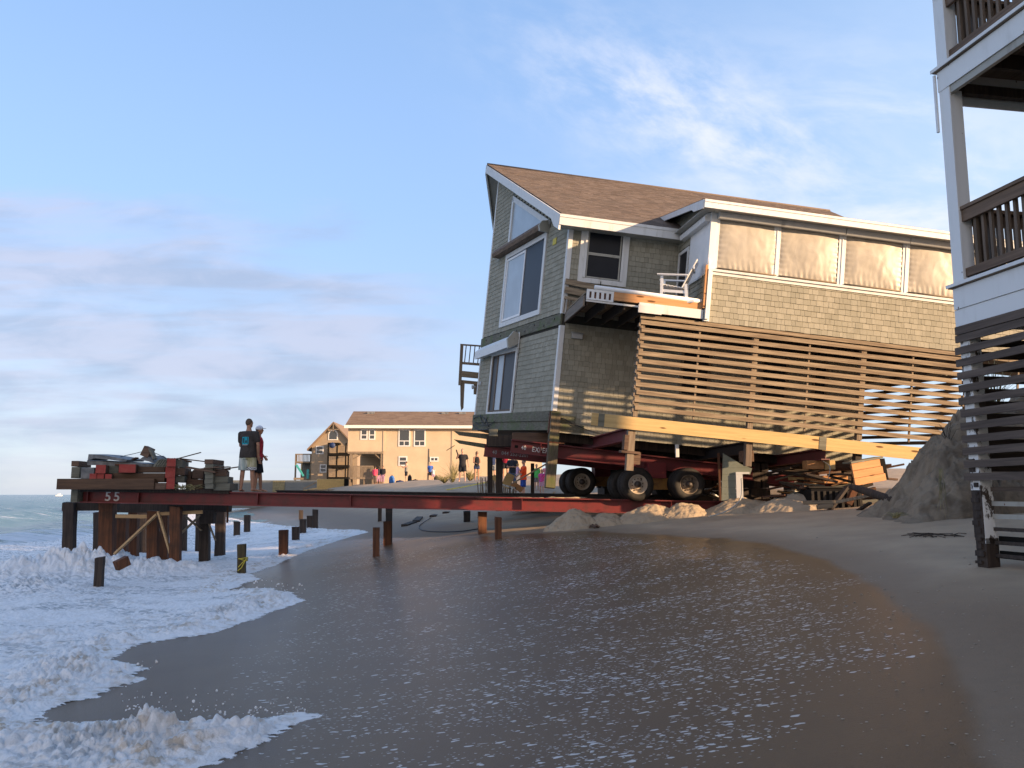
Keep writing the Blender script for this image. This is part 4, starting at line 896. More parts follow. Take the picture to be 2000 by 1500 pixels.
# ------------------------------------------------------------------ the neighbour's decks on the right
T1 = Vector((0.173, -0.985, 0)); T2 = Vector((0.985, 0.173, 0)); PP = at(1908.6, 1118, 9.4)
RM = Matrix(((T2.x, -T1.x, 0, PP.x), (T2.y, -T1.y, 0, PP.y), (0, 0, 1, 0), (0, 0, 0, 1)))   # local x = along far side, y = away along left side (house lies at y<0)
def build_neighbour():
    H = thing('deck_house', 'tall house at the right edge with white-framed decks and dark slatted base', 'house', matrix=RM)
    G = PP.z
    wo, rw, rz_ = M['white_old'], M['railwood'], M['railwood_z']
    # corner post: three lengths, the lowest with its paint worn off
    def bx(name, m, *a, par=None, bev=0.0): return MB().box(*a).build(name, m, par or H, bev)
    bx('corner_post', wo, 0, .15, -.15, 0, 4.345, 6.70)
    bx('corner_post', wo, 0, .15, -.15, 0, 7.06, 9.75)
    bx('corner_post', M['white_peel'], .0, .15, -.15, 0, 1.95, 3.79)
    bx('corner_post', M['darkwood'], .0, .15, -.147, .0, 1.42, 1.949); bx('paint_remnant', M['white_peel'], .012, .15, -.155, -.1472, 1.36, 2.3)
    bx('corner_post', M['darkwood'], .015, .172, -.155, .003, G - .5, 1.419)
    R = random.Random(2)
    for k in range(14): z = G + .1 + k * .085; MB().box(-.012, .013, -.14 + R.random() * .05, -.07 + R.random() * .08, z, z + R.uniform(.03, .07)).build('crust', M['darkwood'], H)
    # corner boards wrapped on the seaward side of the post
    for (z0, z1) in ((4.36, 6.98), (7.06, 9.7)): bx('post_facing', wo, -.022, -.002, -.16, .012, z0, z1)
    # decks
    def deck(z, name_i):
        d = bx('deck', M['wy'], -.06, 4.2, -11, .06, z - .045, z)
        # fascia boards along the seaward (left) face and along the far face
        bx('fascia', wo, -.03, -.001, -11, .02, z - .30, z - .05, par=d)
        bx('fascia', wo, -.001, 4.2, -.0, .022, z - .30, z - .05, par=d)
        bx('edge_trim', wo, -.075, -.061, -11, .08, z - .035, z + .004, par=d)
        mb = MB()
        for y in np.arange(-.5, -11, -.41): mb.box(.0, 4.1, y - .02, y + .02, z - .23, z - .05)
        mb.build('joist', M['darkwood'], d)
        bx('beam', M['darkwood'], .2, 4.1, -.14, -.05, z - .36, z - .24, par=d)
        return d
    dl = deck(4.345, 0); du = deck(7.05, 1)
    bx('fascia', wo, -.018, -.0, -11, .03, 3.84, 4.04, par=dl); bx('fascia', wo, .0, 4.2, .0, .02, 3.84, 4.04, par=dl)
    bx('moulding', M['greypaint'], -.012, .04, -11, .0, 6.66, 6.745, par=du); bx('moulding', wo, .0, 4.2, .0, .02, 6.60, 6.745, par=du)
    bx('ledger', M['slatwood'], -.035, .0, -11, .03, 3.745, 3.84, par=dl)
    # railings: a run along the seaward face and one along the far face
    def railing(z, par):
        r = bx('railing', rw, .0, .14, -11, -.15, z + .86, z + .90, par=par)      # cap
        bx('rail_board', rw, .02, .06, -11, -.15, z + .72, z + .858, par=par)
        bx('rail_board', rw, .02, .06, -11, -.10, z + .06, z + .16, par=par)
        y = -.30
        n = 0
        while y > -10.9:
            if n < 24: bx('baluster', rz_, .062, .10, y - .019, y + .019, z + .05, z + .86, par=par)
            y -= .118; n += 1
        # far face
        bx('railing', rw, .15, 4.0, -.14, 0, z + .86, z + .90, par=par); bx('rail_board', rw, .15, 4.0, -.06, -.02, z + .72, z + .858, par=par); bx('rail_board', rw, .15, 4.0, -.06, -.02, z + .06, z + .14, par=par)
        for k in range(10): bx('baluster', rz_, .30 + k * .118, .338 + k * .118, -.10, -.062, z + .05, z + .86, par=par)
        bx('rail_post', rz_, .152, .24, -.24, -.155, z, z + .86, par=par)
        bx('rail_post', M['slatwood'], 1.05, 1.16, -.16, -.05, z, z + 1.0, par=par); bx('rail_post', M['slatwood'], .16, .26, -1.5, -1.4, z, z + .88, par=par)
    railing(4.345, dl); railing(7.05, du)
    # unseen house body and roof behind the decks, lengthened to shade the sand
    mb = MB(); mb.box(1.6, 13.5, -13, -2.3, 1.2, 10.6); mb.box(5.2, 13.5, -2.299, -.25, 1.0, 10.6); mb.build('wall', M['cedar'], H)
    mb = MB(); mb.prism([Vector((1.0, 0, 10.6)), Vector((14.0, 0, 10.6)), Vector((7.5, 0, 13.6))], (0, -13.6, 0)); mb.build('roof', M['roof'], H)
    for y in (-4, -7.5, -11): bx('corner_post', wo, 0, .15, y, y + .15, .2, 10.5)
    for x in (2.0, 4.0): bx('corner_post', M['white_peel'], x, x + .15, -.15, 0, .8, 9.7)
    bx('beam', wo, 0, 4.2, -.15, 0, 9.75, 10.0); bx('beam', wo, 0, .15, -11, -.16, 9.75, 10.0)
    # slatted skirt, seaward face: long slats run over the post; lower ones start behind it
    z = 3.70; k = 0
    R = random.Random(8)
    while z > 2.03:
        j = R.uniform(-.006, .006); mb = MB(); mb.bar((-.016, .06 - R.uniform(0, .02), z + j), (-.016, -7.0, z + R.uniform(-.03, .03)), .03, .083); mb.build('slat', M['slatwood'], H)
        z -= .1455; k += 1
    # slats of the far face (seen crossing behind, against the sky)
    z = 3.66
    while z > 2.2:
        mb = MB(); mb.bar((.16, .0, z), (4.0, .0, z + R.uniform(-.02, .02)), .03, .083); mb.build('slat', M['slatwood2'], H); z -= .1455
    # lower seaward slats, set behind the post
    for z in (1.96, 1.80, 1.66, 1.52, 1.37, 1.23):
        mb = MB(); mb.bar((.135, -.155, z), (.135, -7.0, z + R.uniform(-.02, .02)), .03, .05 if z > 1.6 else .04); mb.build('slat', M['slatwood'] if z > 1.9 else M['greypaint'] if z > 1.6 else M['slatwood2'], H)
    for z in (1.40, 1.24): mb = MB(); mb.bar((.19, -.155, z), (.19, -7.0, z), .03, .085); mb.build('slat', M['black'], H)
    for y in (-1.9, -3.8, -5.7): bx('lattice_post', M['darkwood'], .03, .13, y, y + .1, .3, 3.74)
    # bracket at the very top of the post
    mb = MB(); mb.tube([(-.03, -.03, 8.02), (-.10, 0, 8.08), (-.18, .02, 8.16), (-.24, .03, 8.20)], .014, 6); mb.lathe([(0, 0), (.04, 0), (.045, .02), (0, .03)], (-.045, -.04, 8.0), (-1, 0, 0), 10); mb.tube([(-.20, .02, 8.18), (-.23, -.06, 8.15)], .009, 5)
    mb.build('cleat', M['grey_metal'], H)
    bx('trim_block', wo, -.06, -.035, .03, .06, 6.25, 6.98); 
    return H
neigh = build_neighbour()
def pot():
    # things standing on the neighbour's lower deck: a round tub seat seen between balusters
    w = RM @ Vector((1.05, -1.15, 4.345)); t = thing('deck_chair', 'dark patio chair behind the balusters of the lower right deck', 'chair', w, 0.4)
    mb = MB(); mb.box(-.27, .27, -.25, .25, .40, .44); mb.build('seat', M['black'], t, .01)
    mb = MB(); mb.prism([Vector((-.27, .24, .44)), Vector((.27, .24, .44)), Vector((.24, .36, .98)), Vector((-.24, .36, .98))], (0, .03, 0)); mb.build('backrest', M['black'], t)
    for a in (-1, 1):
        for b in (-1, 1): mb = MB(); mb.tube([(a * .24, b * .22, .40), (a * .27, b * .26, 0)], .016, 6); mb.build('leg', M['black'], t)
        mb = MB(); mb.tube([(a * .28, -.24, .40), (a * .30, -.24, .64), (a * .30, .20, .66), (a * .27, .28, .6)], .016, 6); mb.build('armrest', M['black'], t)
pot()

# ------------------------------------------------------------------ sand cliff, heaps
def build_cliff():
    # bank of eroded dune: height field over a footprint, with a steep ragged face
    n = 330; x0, x1, y0, y1 = 5.9, 15.0, 13.2, 18.0
    X, Y = np.meshgrid(np.linspace(x0, x1, n), np.linspace(y0, y1, n), indexing='ij')
    xc = (X - 6.85) * .92 + 0.45 * fbm(X * .9, Y * .9, 4) ; fr = (Y - 14.3) + .35 * fbm(X * 1.1 + 7, Y * .5, 4); bk = 16.7 - Y + .4 * fbm(X * .8 + 3, Y * .8, 3)
    prof = sst(xc, -.1, 1.75) ** .8
    hmax = (1.98 * prof + .5 * sst(X, 9, 11)) * sst(X, 13.2, 10.8)
    face = np.clip(fr / 1.0, 0, 1) ** .7 * np.clip(bk / 1.0, 0, 1) ** .7
    rough = .11 * fbm(X * 3.0, Y * 2.0 + X * .7, 7, .66) - 0.10 * sst(fbm(X * 2.2 + 9, Y * 5, 4), .05, .4) + 0.05 * np.abs(fbm(X * 8, Y * 3, 4, .6))
    G = ground_h(X, Y); up = hmax * face; Z = G - .05 + up * (1 + .0) + rough * np.clip(up * 1.3, 0, 1)
    o = sheet('sand_cliff', X, Y, Z, M['cliff']); tag(o, kind='structure')
    return X, Y, Z
CX, CY, CZ = build_cliff()
def cliff_z(x, y): i = np.argmin((CX - x) ** 2 + (CY - y) ** 2); return float(CZ.ravel()[i])
def gp(px, py): p = ground_at(px, py); return p
for (px, rx, ry, h, sd, sp) in ((1120, .72, .6, .48, 1.0, 1.15), (1180, .6, .5, .30, 4.0, 1.4), (1268, 1.0, .55, .40, 8.0, 1.2), (1330, .8, .5, .34, 15.0, 1.3), (1438, .5, .4, .26, 12.0, 1.4)):
    mound('sand_heap', at(px, 1000, 20.35).x, 20.35, rx, ry, h, M['mound'], sd, 0.05, sp)
mound('sand_heap', 6.7, 19.7, 1.2, .7, .38, M['mound'], 31.0, .1, 1.1)
mound('sand_heap', 5.6, 20.4, 1.0, .7, .36, M['mound'], 33.0, .1, 1.2)
# grass, roots and twigs on the cliff
def tuft(name, label, cat, base, n, L, spread, droop, mat, seed, wid=.006, group=None):
    R = random.Random(seed); mb = MB()
    for k in range(n):
        a = R.uniform(0, 2 * math.pi); l = L * R.uniform(.5, 1.1); sx, sy = math.cos(a) * spread * R.random(), math.sin(a) * spread * R.random()
        p0 = Vector(base) + Vector((R.uniform(-.04, .04), R.uniform(-.04, .04), 0)); p1 = p0 + Vector((sx * .4, sy * .4, l * .6)); p2 = p0 + Vector((sx, sy, l * (1 - droop)))
        mb.tube([p0, p0.lerp(p1, .5) , p1, p2], [wid, wid, wid * .8, wid * .2], 4)
    o = mb.build(name, mat); tag(o, label, cat, group); return o
def pick(px, py, depth): return at(px, py, depth)
tuft('grass_root', 'long pale grass roots hanging down the face of the sand cliff', 'roots', pick(1836, 915, 13.95), 9, -.85, .22, .0, M['grass'], 3, .004)
tuft('beach_grass', 'dry yellow grass clump fallen at the foot of the sand cliff', 'grass clump', pick(1748, 1012, 14.0), 34, .16, .25, .5, M['grass'], 4)
tuft('beach_grass', 'sparse dry stalks sprouting from the very top of the sand cliff', 'grass clump', Vector((8.9, 15.2, cliff_z(8.9, 15.2) - .05)), 22, .55, .35, .2, M['grass'], 5, .005)
tuft('twig', 'bare forked twigs against the slats above the sand cliff slope', 'twigs', Vector((8.1, 15.2, cliff_z(8.1, 15.2) - .05)), 12, .5, .5, .35, M['seaweed'], 6, .005)
tuft('beach_grass', 'thin golden beach grass standing high behind the slatted base at right', 'grass clump', at(1945, 812, 14.8), 40, 1.3, .8, .1, M['grass'], 9, .007)
mb = MB(); R = random.Random(6)
for k in range(16):
    a = at(1830 + R.uniform(0, 50), 1040 + R.uniform(-4, 6), 11.5); q = ground_at(1800 + R.uniform(-40, 90), 1048 + R.uniform(-5, 5)); e = ground_at(1800 + R.uniform(-40, 90), 1046 + R.uniform(-5, 5))
    mb.tube([q + Vector((0, 0, .01)), (q + e) / 2 + Vector((0, 0, .03)), e + Vector((0, 0, .01))], .005, 4)
tag(mb.build('seaweed', M['seaweed']), 'dark string of dried seaweed on the sand left of the right-hand post', 'seaweed')
mb = MB()
for k in range(9):
    p = ground_at(1160 + R.uniform(-9, 12), 1031 + R.uniform(-2, 2)); q = ground_at(1160 + R.uniform(-9, 12), 1031 + R.uniform(-3, 2)); mb.tube([p + Vector((0, 0, .02)), q + Vector((0, 0, .07))], .02, 5)
tag(mb.build('driftwood', M['browntimber']), 'small dark scrap of wood on the sand in front of the heaps', 'driftwood')

# ------------------------------------------------------------------ track beams, cribbing, piles, dollies
def text_mesh(name, body, size, M4, mat, parent, extr=0.004, sx=1.0, spacing=1.0):
    cu = bpy.data.curves.new(name, 'FONT'); cu.body = body; cu.size = size; cu.extrude = extr; cu.align_y = 'BOTTOM_BASELINE'; cu.space_character = spacing; cu.offset = size * .012
    o = bpy.data.objects.new(name, cu); COL.objects.link(o); dg = bpy.context.evaluated_depsgraph_get(); me = bpy.data.meshes.new_from_object(o.evaluated_get(dg))
    COL.objects.unlink(o); bpy.data.objects.remove(o); me.materials.clear(); me.materials.append(mat); me.name = name
    me.transform(Matrix.Diagonal((sx, 1, 1, 1))); n = bpy.data.objects.new(name, me); COL.objects.link(n); n.parent = parent
    n.matrix_local = M4; return n
def face_m(p, xdir):
    """matrix for text standing upright on a face: x along xdir, z of the text towards the camera side"""
    x = Vector(xdir).normalized(); up = (VZ - x * VZ.dot(x)).normalized(); n = x.cross(up); m = Matrix((x, up, n)).transposed().to_4x4(); m.translation = p; return m
def beam_thing(name, label, p, q, h, w, mat, group=None, stiff=(), tf=.03):
    p, q = Vector(p), Vector(q); t = thing(name, label, 'steel beam', p, 0, group)
    d = q - p; MB().ibeam((0, 0, 0), d, h, w, tf).build('beam_section', mat, t)
    for s in stiff: mb = MB(); c = d * s; mb.bar(c - d.normalized() * .01, c + d.normalized() * .01, w - .02, h - 2 * tf - .004); mb.build('stiffener', mat, t)
    return t
def line_px(x0, y0, x1, y1, dep0, dep1=None): return at(x0, y0, dep0), at(x1, y1, dep1 or dep0)
g_tr = 'long steel track beams leading out over the surf'
p, q = line_px(151, 968, 1600, 996, 21.5)
tb = beam_thing('track_beam', 'nearest long dark red track beam, marked with two large white numerals at its seaward end', p, q, .352, .28, M['steel'], g_tr, (.017, .085, .245, .37, .60, .80))
d_ = (q - p).normalized(); e = p + d_ * .70 + Vector((0, -.011, -.10))
text_mesh('stencil_number', '55', .34, Matrix.Translation(-p) @ face_m(p + d_ * .72 + Vector((0, -.018, -.115)), d_), M['stencil'], tb, sx=1.0, spacing=1.35)
p, q = line_px(150, 968.5, 1600, 995, 22.15); beam_thing('track_beam', 'dark track beam lying just behind the nearest red one, under the wheels', p, q, .352, .28, M['steel_bk'], g_tr, (.3, .6))
p, q = line_px(540, 968, 1560, 981, 25.3); beam_thing('track_beam', 'blackened track beam farther back, showing as a dark line above the sand', p, q, .34, .28, M['steel_bk'], g_tr, (.4,))
p, q = line_px(540, 968, 1560, 980, 25.95); beam_thing('track_beam', 'rearmost blackened track beam under the far dolly wheels', p, q, .34, .28, M['steel_bk'], g_tr, (.4,))
mb = MB(); R = random.Random(11)
p = at(1088, 969, 21.5)
for k in range(30): c = at(R.uniform(930, 1130), 974, 21.5) + Vector((0, R.uniform(-.05, .1), .02)); mb.ball(c, (R.uniform(.08, .3), .08, R.uniform(.01, .035)), 8, 4)
tag(mb.build('sand_spill', M['mound']), 'little ridges of sand spilled along the top of the nearest beam', 'sand', kind='stuff')

# lower supports under the track: capped piles with braces
def pile(px, top, bot, w, mat, label, lean=0.0, depth=None, round_=False, group='cut-off piles standing in the wet sand and surf', cat='pile', name='wooden_pile', sink=.35):
    b = ground_at(px, bot, .02) if depth is None else at(px, bot, depth)
    dep = b.y; tpt = at(px, top, dep); ww = w * dep / F_PX
    o = MB(); base = Vector((b.x, b.y, b.z - sink)); tp = Vector((tpt.x + lean, b.y, tpt.z)); L_ = (tp - base).length
    # local mesh with worn top and slightly waisted shaft
    R = random.Random(int(px * 7 + top)); vs = []; fs = []; n = 4 if not round_ else 10; rings = 7
    for i in range(rings + 1):
        f = i / rings; c = (tp - base) * f
        for k in range(n):
            a = math.pi / 4 + 2 * math.pi * k / n + .12; rr = ww / 2 * (1.32 if n == 4 else 1.05) * (1 + R.uniform(-.03, .03)) * (1 - .06 * math.sin(f * 3))
            vs.append(c + Vector((math.cos(a) * rr, math.sin(a) * rr, R.uniform(-.02, .02) if i == rings else 0)))
    for i in range(rings):
        for k in range(n): a = i * n + k; b_ = i * n + (k + 1) % n; fs.append((a, b_, b_ + n, a + n))
    fs.append(tuple(range(rings * n, rings * n + n))); o.add(vs, fs, False)
    ob = o.build(name, mat); ob.location = base; tag(ob, label, cat, group); return ob
DW, RP, OP = M['darkwood'], M['rustpile'], M['olivepile']
stumps = [
 (193, 1088, 1140, 16, DW, 'dark cut-off pile alone in the foam nearest the camera, far left', .03),
 (554, 1035, 1086, 18, RP, 'rust-brown square stump at the edge of the foam', 0),
 (463, 1018, 1052, 12, DW, 'short dark stump just right of the platform piles in thin foam', 0), (483, 1006, 1045, 12, DW, 'taller dark stump beside the short one right of the platform', 0),
 (578, 1028, 1060, 15, DW, 'dark stump touching the foam directly right of the rust-brown square stump', 0), (592, 1014, 1044, 13, DW, 'middle stump of the dark cluster behind the rust-brown stump', 0),
 (588, 996, 1014, 8, DW, 'thin distant stump close under the beam, left of the dark pair', 0), (605, 1007, 1034, 11, DW, 'left one of the touching pair of dark stumps under the beam', 0), (616, 995, 1033, 11, DW, 'right and taller one of the touching pair of dark stumps under the beam', 0),
 (735, 1031, 1086, 14, RP, 'slim rust-brown stump in front, left of the stout one below the beam', 0), (757, 1018, 1064, 17, RP, 'stout rust-brown stump right behind the slim one below the beam', 0),
 (742, 992, 1018, 8, DW, 'thin dark post behind the blue-grey support under the beam', 0), (912, 998, 1019, 14, DW, 'short dark blue-black stump tucked in the shadow of the beam', 0),
 (942, 1000, 1042, 18, RP, 'broad dim brown stump in shadow left of the small orange-brown one', 0), (973, 1010, 1052, 14, RP, 'small orange-brown stump standing alone at the edge of the dry sand', 0)]
for (px, t_, b_, w, m, l, ln) in stumps: pile(px, t_, b_, w, m, l, ln)
o = pile(473, 1063, 1120, 16, OP, 'olive-brown stump wrapped with yellow tape in the foam', -.01, name='taped_pile')
b = ground_at(473, 1120); mb = MB()
r = .098
for (z0, z1, dz) in ((.34, .38, .0), (.38, .30, .0), (.10, .36, .0)):
    pts = [Vector((math.cos(a) * r * 1.2, math.sin(a) * r * 1.2, .35 + z0 + (z1 - z0) * (math.cos(a) * .5 + .5))) for a in np.linspace(0, 2 * math.pi, 14)]; mb.tube(pts, .010, 4)
mb.tube([(.11, -.08, .72), (.02, -.125, .50), (-.07, -.12, .42)], .012, 4)
mb.build('yellow_tape', M['rope'], o)
pile(760, 990, 1062, 14, M['steel_bk'], 'blue-grey steel post holding up the nearest beam behind the stout stump', name='steel_post', cat='post', group=None)

g_pp = 'piles under the seaward timber platform'
for (px, t_, b_, w, m, l, dep) in [
 (137, 980, 1079, 22, DW, 'leftmost dark pile of the platform, standing clear in the sea', 22.6),
 (192, 1000, 1066, 15, DW, 'dark pile half hidden behind the left rust-brown platform pile', 26.5),
 (211, 978, 1078, 28, RP, 'thick rust-brown pile below the white numerals', 22.2),
 (239, 1005, 1080, 22, RP, 'dim rust-brown pile between the two thick ones at left', 24.2), (262, 1000, 1077, 18, RP, 'thin brown pile crossed by the long light brace', 25.2), (280, 990, 1062, 14, DW, 'thin dark pile behind the middle of the platform', 27.0),
 (300, 998, 1093, 21, RP, 'rust-brown pile where the light braces meet at the top', 21.9), (322, 1005, 1077, 16, RP, 'brown pile between the two spread light braces', 24.5),
 (344, 990, 1105, 21, RP, 'front platform pile reaching lowest into the foam', 21.6), (361, 1000, 1050, 10, DW, 'slender dark pile glimpsed behind the crossed braces', 28.0),
 (388, 990, 1058, 10, DW, 'slender dark pile left of the last wide dark one', 28.0), (401, 988, 1077, 20, DW, 'wide dark pile right of the crossed braces', 23.6), (431, 985, 1060, 19, DW, 'rightmost wide dark pile of the platform', 25.2)]:
    pile(px, t_, b_, w, m, l, 0, dep, group=g_pp, sink=.5)
g_cap = 'cap timbers lying across the platform piles'
def bar_thing(name, label, cat, a, b, w, h, mat, group=None, up=(0, 0, 1)):
    a, b = Vector(a), Vector(b); mb = MB(); mb.bar((0, 0, 0), b - a, w, h, up); o = mb.build(name, mat, None, .006); o.location = a; return tag(o, label, cat, group)
bar_thing('cap_timber', 'dark cap timber at the far left end under the track beam', 'timber', at(126, 990, 22.8), at(230, 989, 22.8), .28, .22, DW, g_cap)
bar_thing('cap_timber', 'dark cap timber behind the middle platform piles', 'timber', at(228, 992, 24.6), at(330, 993, 24.6), .28, .26, DW, g_cap)
bar_thing('cap_timber', 'dark cap timber above the crossed braces', 'timber', at(330, 991, 23.4), at(450, 993, 23.4), .28, .2, DW, g_cap)
bar_thing('cap_timber', 'short grey-brown block under the beam above the wide dark pile', 'timber', at(393, 1010, 23.3), at(420, 1010, 23.3), .28, .36, DW, g_cap)
g_br = 'light lumber braces between the platform piles'
LB = M['brace'] = m_wood('light_brace_lumber', (0.62, 0.42, 0.22), (0.42, 0.27, 0.14), axis=0, island=0.1)
bar_thing('brace', 'long light brace rising steeply from the foam to the middle pile', 'brace', at(224, 1082, 21.6), at(307, 1004, 21.6), .05, .14, LB, g_br, (0, -1, 0))
bar_thing('brace', 'shorter light brace dropping right from the middle pile', 'brace', at(309, 999, 21.55), at(333, 1082, 21.55), .05, .10, LB, g_br, (0, -1, 0))
bar_thing('brace', 'light horizontal brace on the left between two rust-brown piles', 'brace', at(226, 1008, 21.9), at(292, 1009, 21.9), .05, .10, LB, g_br)
bar_thing('brace', 'light horizontal brace on the right of the middle pile', 'brace', at(305, 1004, 21.9), at(396, 1000, 21.9), .05, .09, LB, g_br)
bar_thing('brace', 'grey brace rising right in the crossed pair', 'brace', at(346, 1049, 23.2), at(392, 1006, 23.2), .05, .10, M['wx'], g_br, (0, -1, 0))
bar_thing('brace', 'grey brace falling right in the crossed pair', 'brace', at(362, 1008, 23.3), at(394, 1036, 23.3), .05, .08, M['wx'], g_br, (0, -1, 0))
bar_thing('brace', 'thin grey prop leaning beside the wide dark pile', 'brace', at(407, 1020, 23.2), at(421, 1056, 23.2), .04, .06, M['wx'], g_br, (0, -1, 0))
bar_thing('floating_block', 'broken red-brown timber end tossed in the foam by the nearest pile', 'timber', at(226, 1106, 17.6), at(250, 1094, 17.8), .16, .20, M['rustpile'])
bar_thing('hanging_rod', 'thin dark rod hanging under the beam right of the last platform pile', 'rod', at(444.5, 988, 22.6), at(444, 1021, 22.6), .05, .05, M['rustpile'], None, (0, 1, 0))

bar_thing('bed_timber', 'dark bed timber lying on the beam beneath the whole stack', 'timber', at(152, 956.5, 21.45), at(450, 960.5, 21.45), .26, .10, DW)
# cribbing stack on the platform: every timber a thing
g_cb = 'cribbing timbers stacked on the platform'
def crib(x0, y0, x1, y1, dep, length, mat, label, rot=0.0, endmat=None, name='crib_timber', tilt=0.0):
    """timber seen end-on or side-on: px box gives the near face, length runs back"""
    a, b = at(x0, y1, dep), at(x1, y0, dep); w, h = b.x - a.x, b.z - a.z; c = Vector(((a.x + b.x) / 2, dep, (a.z + b.z) / 2))
    t = thing(name, label, 'timber', c, rot, g_cb); t.rotation_euler[1] = tilt
    R = random.Random(int(x0 * 3 + y0)); mb = MB(); mb.box(-w / 2, w / 2, (.006 if endmat else 0), length, -h / 2, h / 2); mb.build('timber', mat, t, .008)
    if endmat: mb = MB(); mb.box(-w / 2, w / 2, 0, .006, -h / 2, h / 2); mb.build('painted_end', endmat, t)
    return t
gt, bt, re_, tx = M['greytimber'], M['browntimber'], M['redend'], M['timberx']
crib(111, 935, 300, 956, 20.9, .28, tx, 'long brown timber sticking out past the seaward end of the stack', .03)
crib(137, 955, 152, 981, 21.2, .3, gt, 'grey-green block wedged below the long brown timber')
crib(138, 912, 156, 934, 21.3, .9, gt, 'grey-green block at the seaward corner under the brown one')
crib(139, 900, 154, 911, 21.3, .8, bt, 'brown block at the seaward top corner of the stack', .1)
crib(157, 913, 184, 935, 21.2, .9, M['roofing'], 'slate-grey sheet-faced block behind the seaward corner')
crib(187, 908, 206, 924.5, 20.9, 1.0, bt, 'red-ended block third from the seaward end, upper row', .25, re_)
crib(175, 925, 188, 936, 20.9, .9, bt, 'small bright red-ended block, lower row left', .2, re_)
crib(188.5, 925, 203, 936, 20.95, .9, bt, 'small red-ended block, lower row middle', .12, re_)
crib(205, 926, 218, 936, 20.95, .9, bt, 'small dull red-ended block, lower row right', .1, re_)
crib(207, 909, 232, 925, 21.3, .9, gt, 'pale grey-brown block between the two upper red-ended ones')
crib(233, 907, 264, 923, 20.9, 1.1, bt, 'wide red-ended block in the middle of the upper row', .25, re_)
crib(220, 924, 322, 942, 21.1, .3, tx, 'long dark brown timber in the middle of the stack')
crib(262, 911, 322, 923, 21.3, .3, bt, 'brown timber above the long dark one, lit end showing')
crib(326, 895, 343, 911, 20.8, 1.0, bt, 'topmost red-ended block of the tall stack', .35, re_)
crib(323, 911.5, 342, 933, 20.9, 1.0, bt, 'large red-ended block, second from top of the tall stack', .3, re_)
crib(325, 933.5, 341, 955, 20.9, 1.0, bt, 'red-ended block at the foot of the tall stack', .3, re_)
crib(344, 899, 356, 913, 21.2, .9, gt, 'weathered end beside the topmost red-ended block', .2)
crib(344, 914, 361, 928, 21.2, .9, bt, 'brown block beside the large red-ended one', .2)
crib(343, 929, 360, 942, 21.25, .9, gt, 'grey block in the lower middle of the tall stack', .2)
crib(362, 920, 374, 956, 21.7, .5, bt, 'dark upright board right of the tall stack')
crib(375, 918, 397, 935, 21.6, .9, bt, 'brown block left of the grey column, upper')
crib(363, 936, 397, 956, 21.5, .9, tx, 'dark brown block left of the grey column, lower')
y = 897
for k, l in enumerate(('top, brown-cornered', 'second from top', 'third from top', 'fourth from top', 'fifth from top', 'bottom')):
    crib(399 + (k % 2), y, 416 + (k % 2) * .6, y + 9.3, 21.0, .9, gt if k else bt, 'block of the narrow grey column: ' + l, .03); y += 9.7
crib(417, 919, 442, 930, 21.2, .9, bt, 'brown block on top of the landward stack', .25)
crib(418, 930.5, 445, 943, 21.2, .9, gt, 'grey block in the middle of the landward stack', .18)
crib(417, 943.5, 449, 958, 21.2, .9, gt, 'wide grey block at the foot of the landward stack', .1)
crib(302, 943, 324, 956, 21.0, .9, bt, 'low dark block right of the end of the long brown timber', .05)
def debris_sheet(label, pts, dep, mat, name='torn_sheet', th=.05, back=.9):
    poly = [at(x, y, dep) for x, y in pts]; c = sum(poly, Vector()) / len(poly); mb = MB(); mb.prism([p - c for p in poly], (0.05, back, .04)); o = mb.build(name, mat); o.location = c; return tag(o, label, 'sheet', 'torn roofing and boards on top of the stack')
debris_sheet('torn grey roofing sheet lying on the seaward top of the stack', [(171, 899), (173, 887), (200, 889), (225, 893), (248, 898), (246, 902), (215, 898), (185, 895)], 21.2, M['roofing'])
debris_sheet('dark crumpled sheet under the torn roofing, left', [(170, 908), (170, 899), (200, 901), (262, 904), (298, 907), (297, 912), (240, 910)], 21.3, M['roofing'])
debris_sheet('bent flap of pale sheet beside the little brown post', [(272, 898), (278, 893), (287, 890), (296, 897), (300, 905), (290, 901)], 21.1, M['roofing'])
for k in range(7): 
    x = 298 + k * 5.0; debris_sheet('narrow slat of grey siding fanned out beside the tall stack', [(x, 911), (x + 11, 898 - k * .2), (x + 14, 898), (x + 4, 912)], 21.0 + k * .03, M['greytimber'], 'siding_slat', back=.1)
t = bar_thing('post_stub', 'little splintered brown post standing askew on top of the stack', 'post', at(284, 892, 21.2), at(293, 874, 21.2), .22, .22, M['browntimber'], None, (0, -1, 0))
bar_thing('leaning_board', 'grey splintered board leaning on the little brown post', 'board', at(303, 897, 21.1), at(294, 876, 21.1), .05, .2, M['greytimber'], None, (0, -1, 0))
mb = MB(); mb.tube([at(235, 892, 21.2), at(262, 886, 21.2), at(290, 879, 21.2), at(310, 888, 21.2), at(328, 897, 21.0)], .008, 4); tag(mb.build('loose_wire', M['cable']), 'thin wire sagging over the top of the stack', 'wire')
mb = MB(); R = random.Random(9)
for k in range(60): c = at(R.uniform(342, 384), R.uniform(949, 957), 21.0); e = c + Vector((R.uniform(-.2, .2), R.uniform(-.1, .2), R.uniform(-.03, .05))); mb.tube([c, (c + e) / 2 + Vector((0, 0, .03)), e], .008, 4)
tag(mb.build('netting', M['grass']), 'tangle of pale netting on the beam at the foot of the tall stack', 'net')

M['steel_dk2'] = m_steel('crimson_beam_steel', (0.125, 0.009, 0.012), (0.045, 0.015, 0.013), 0.5)
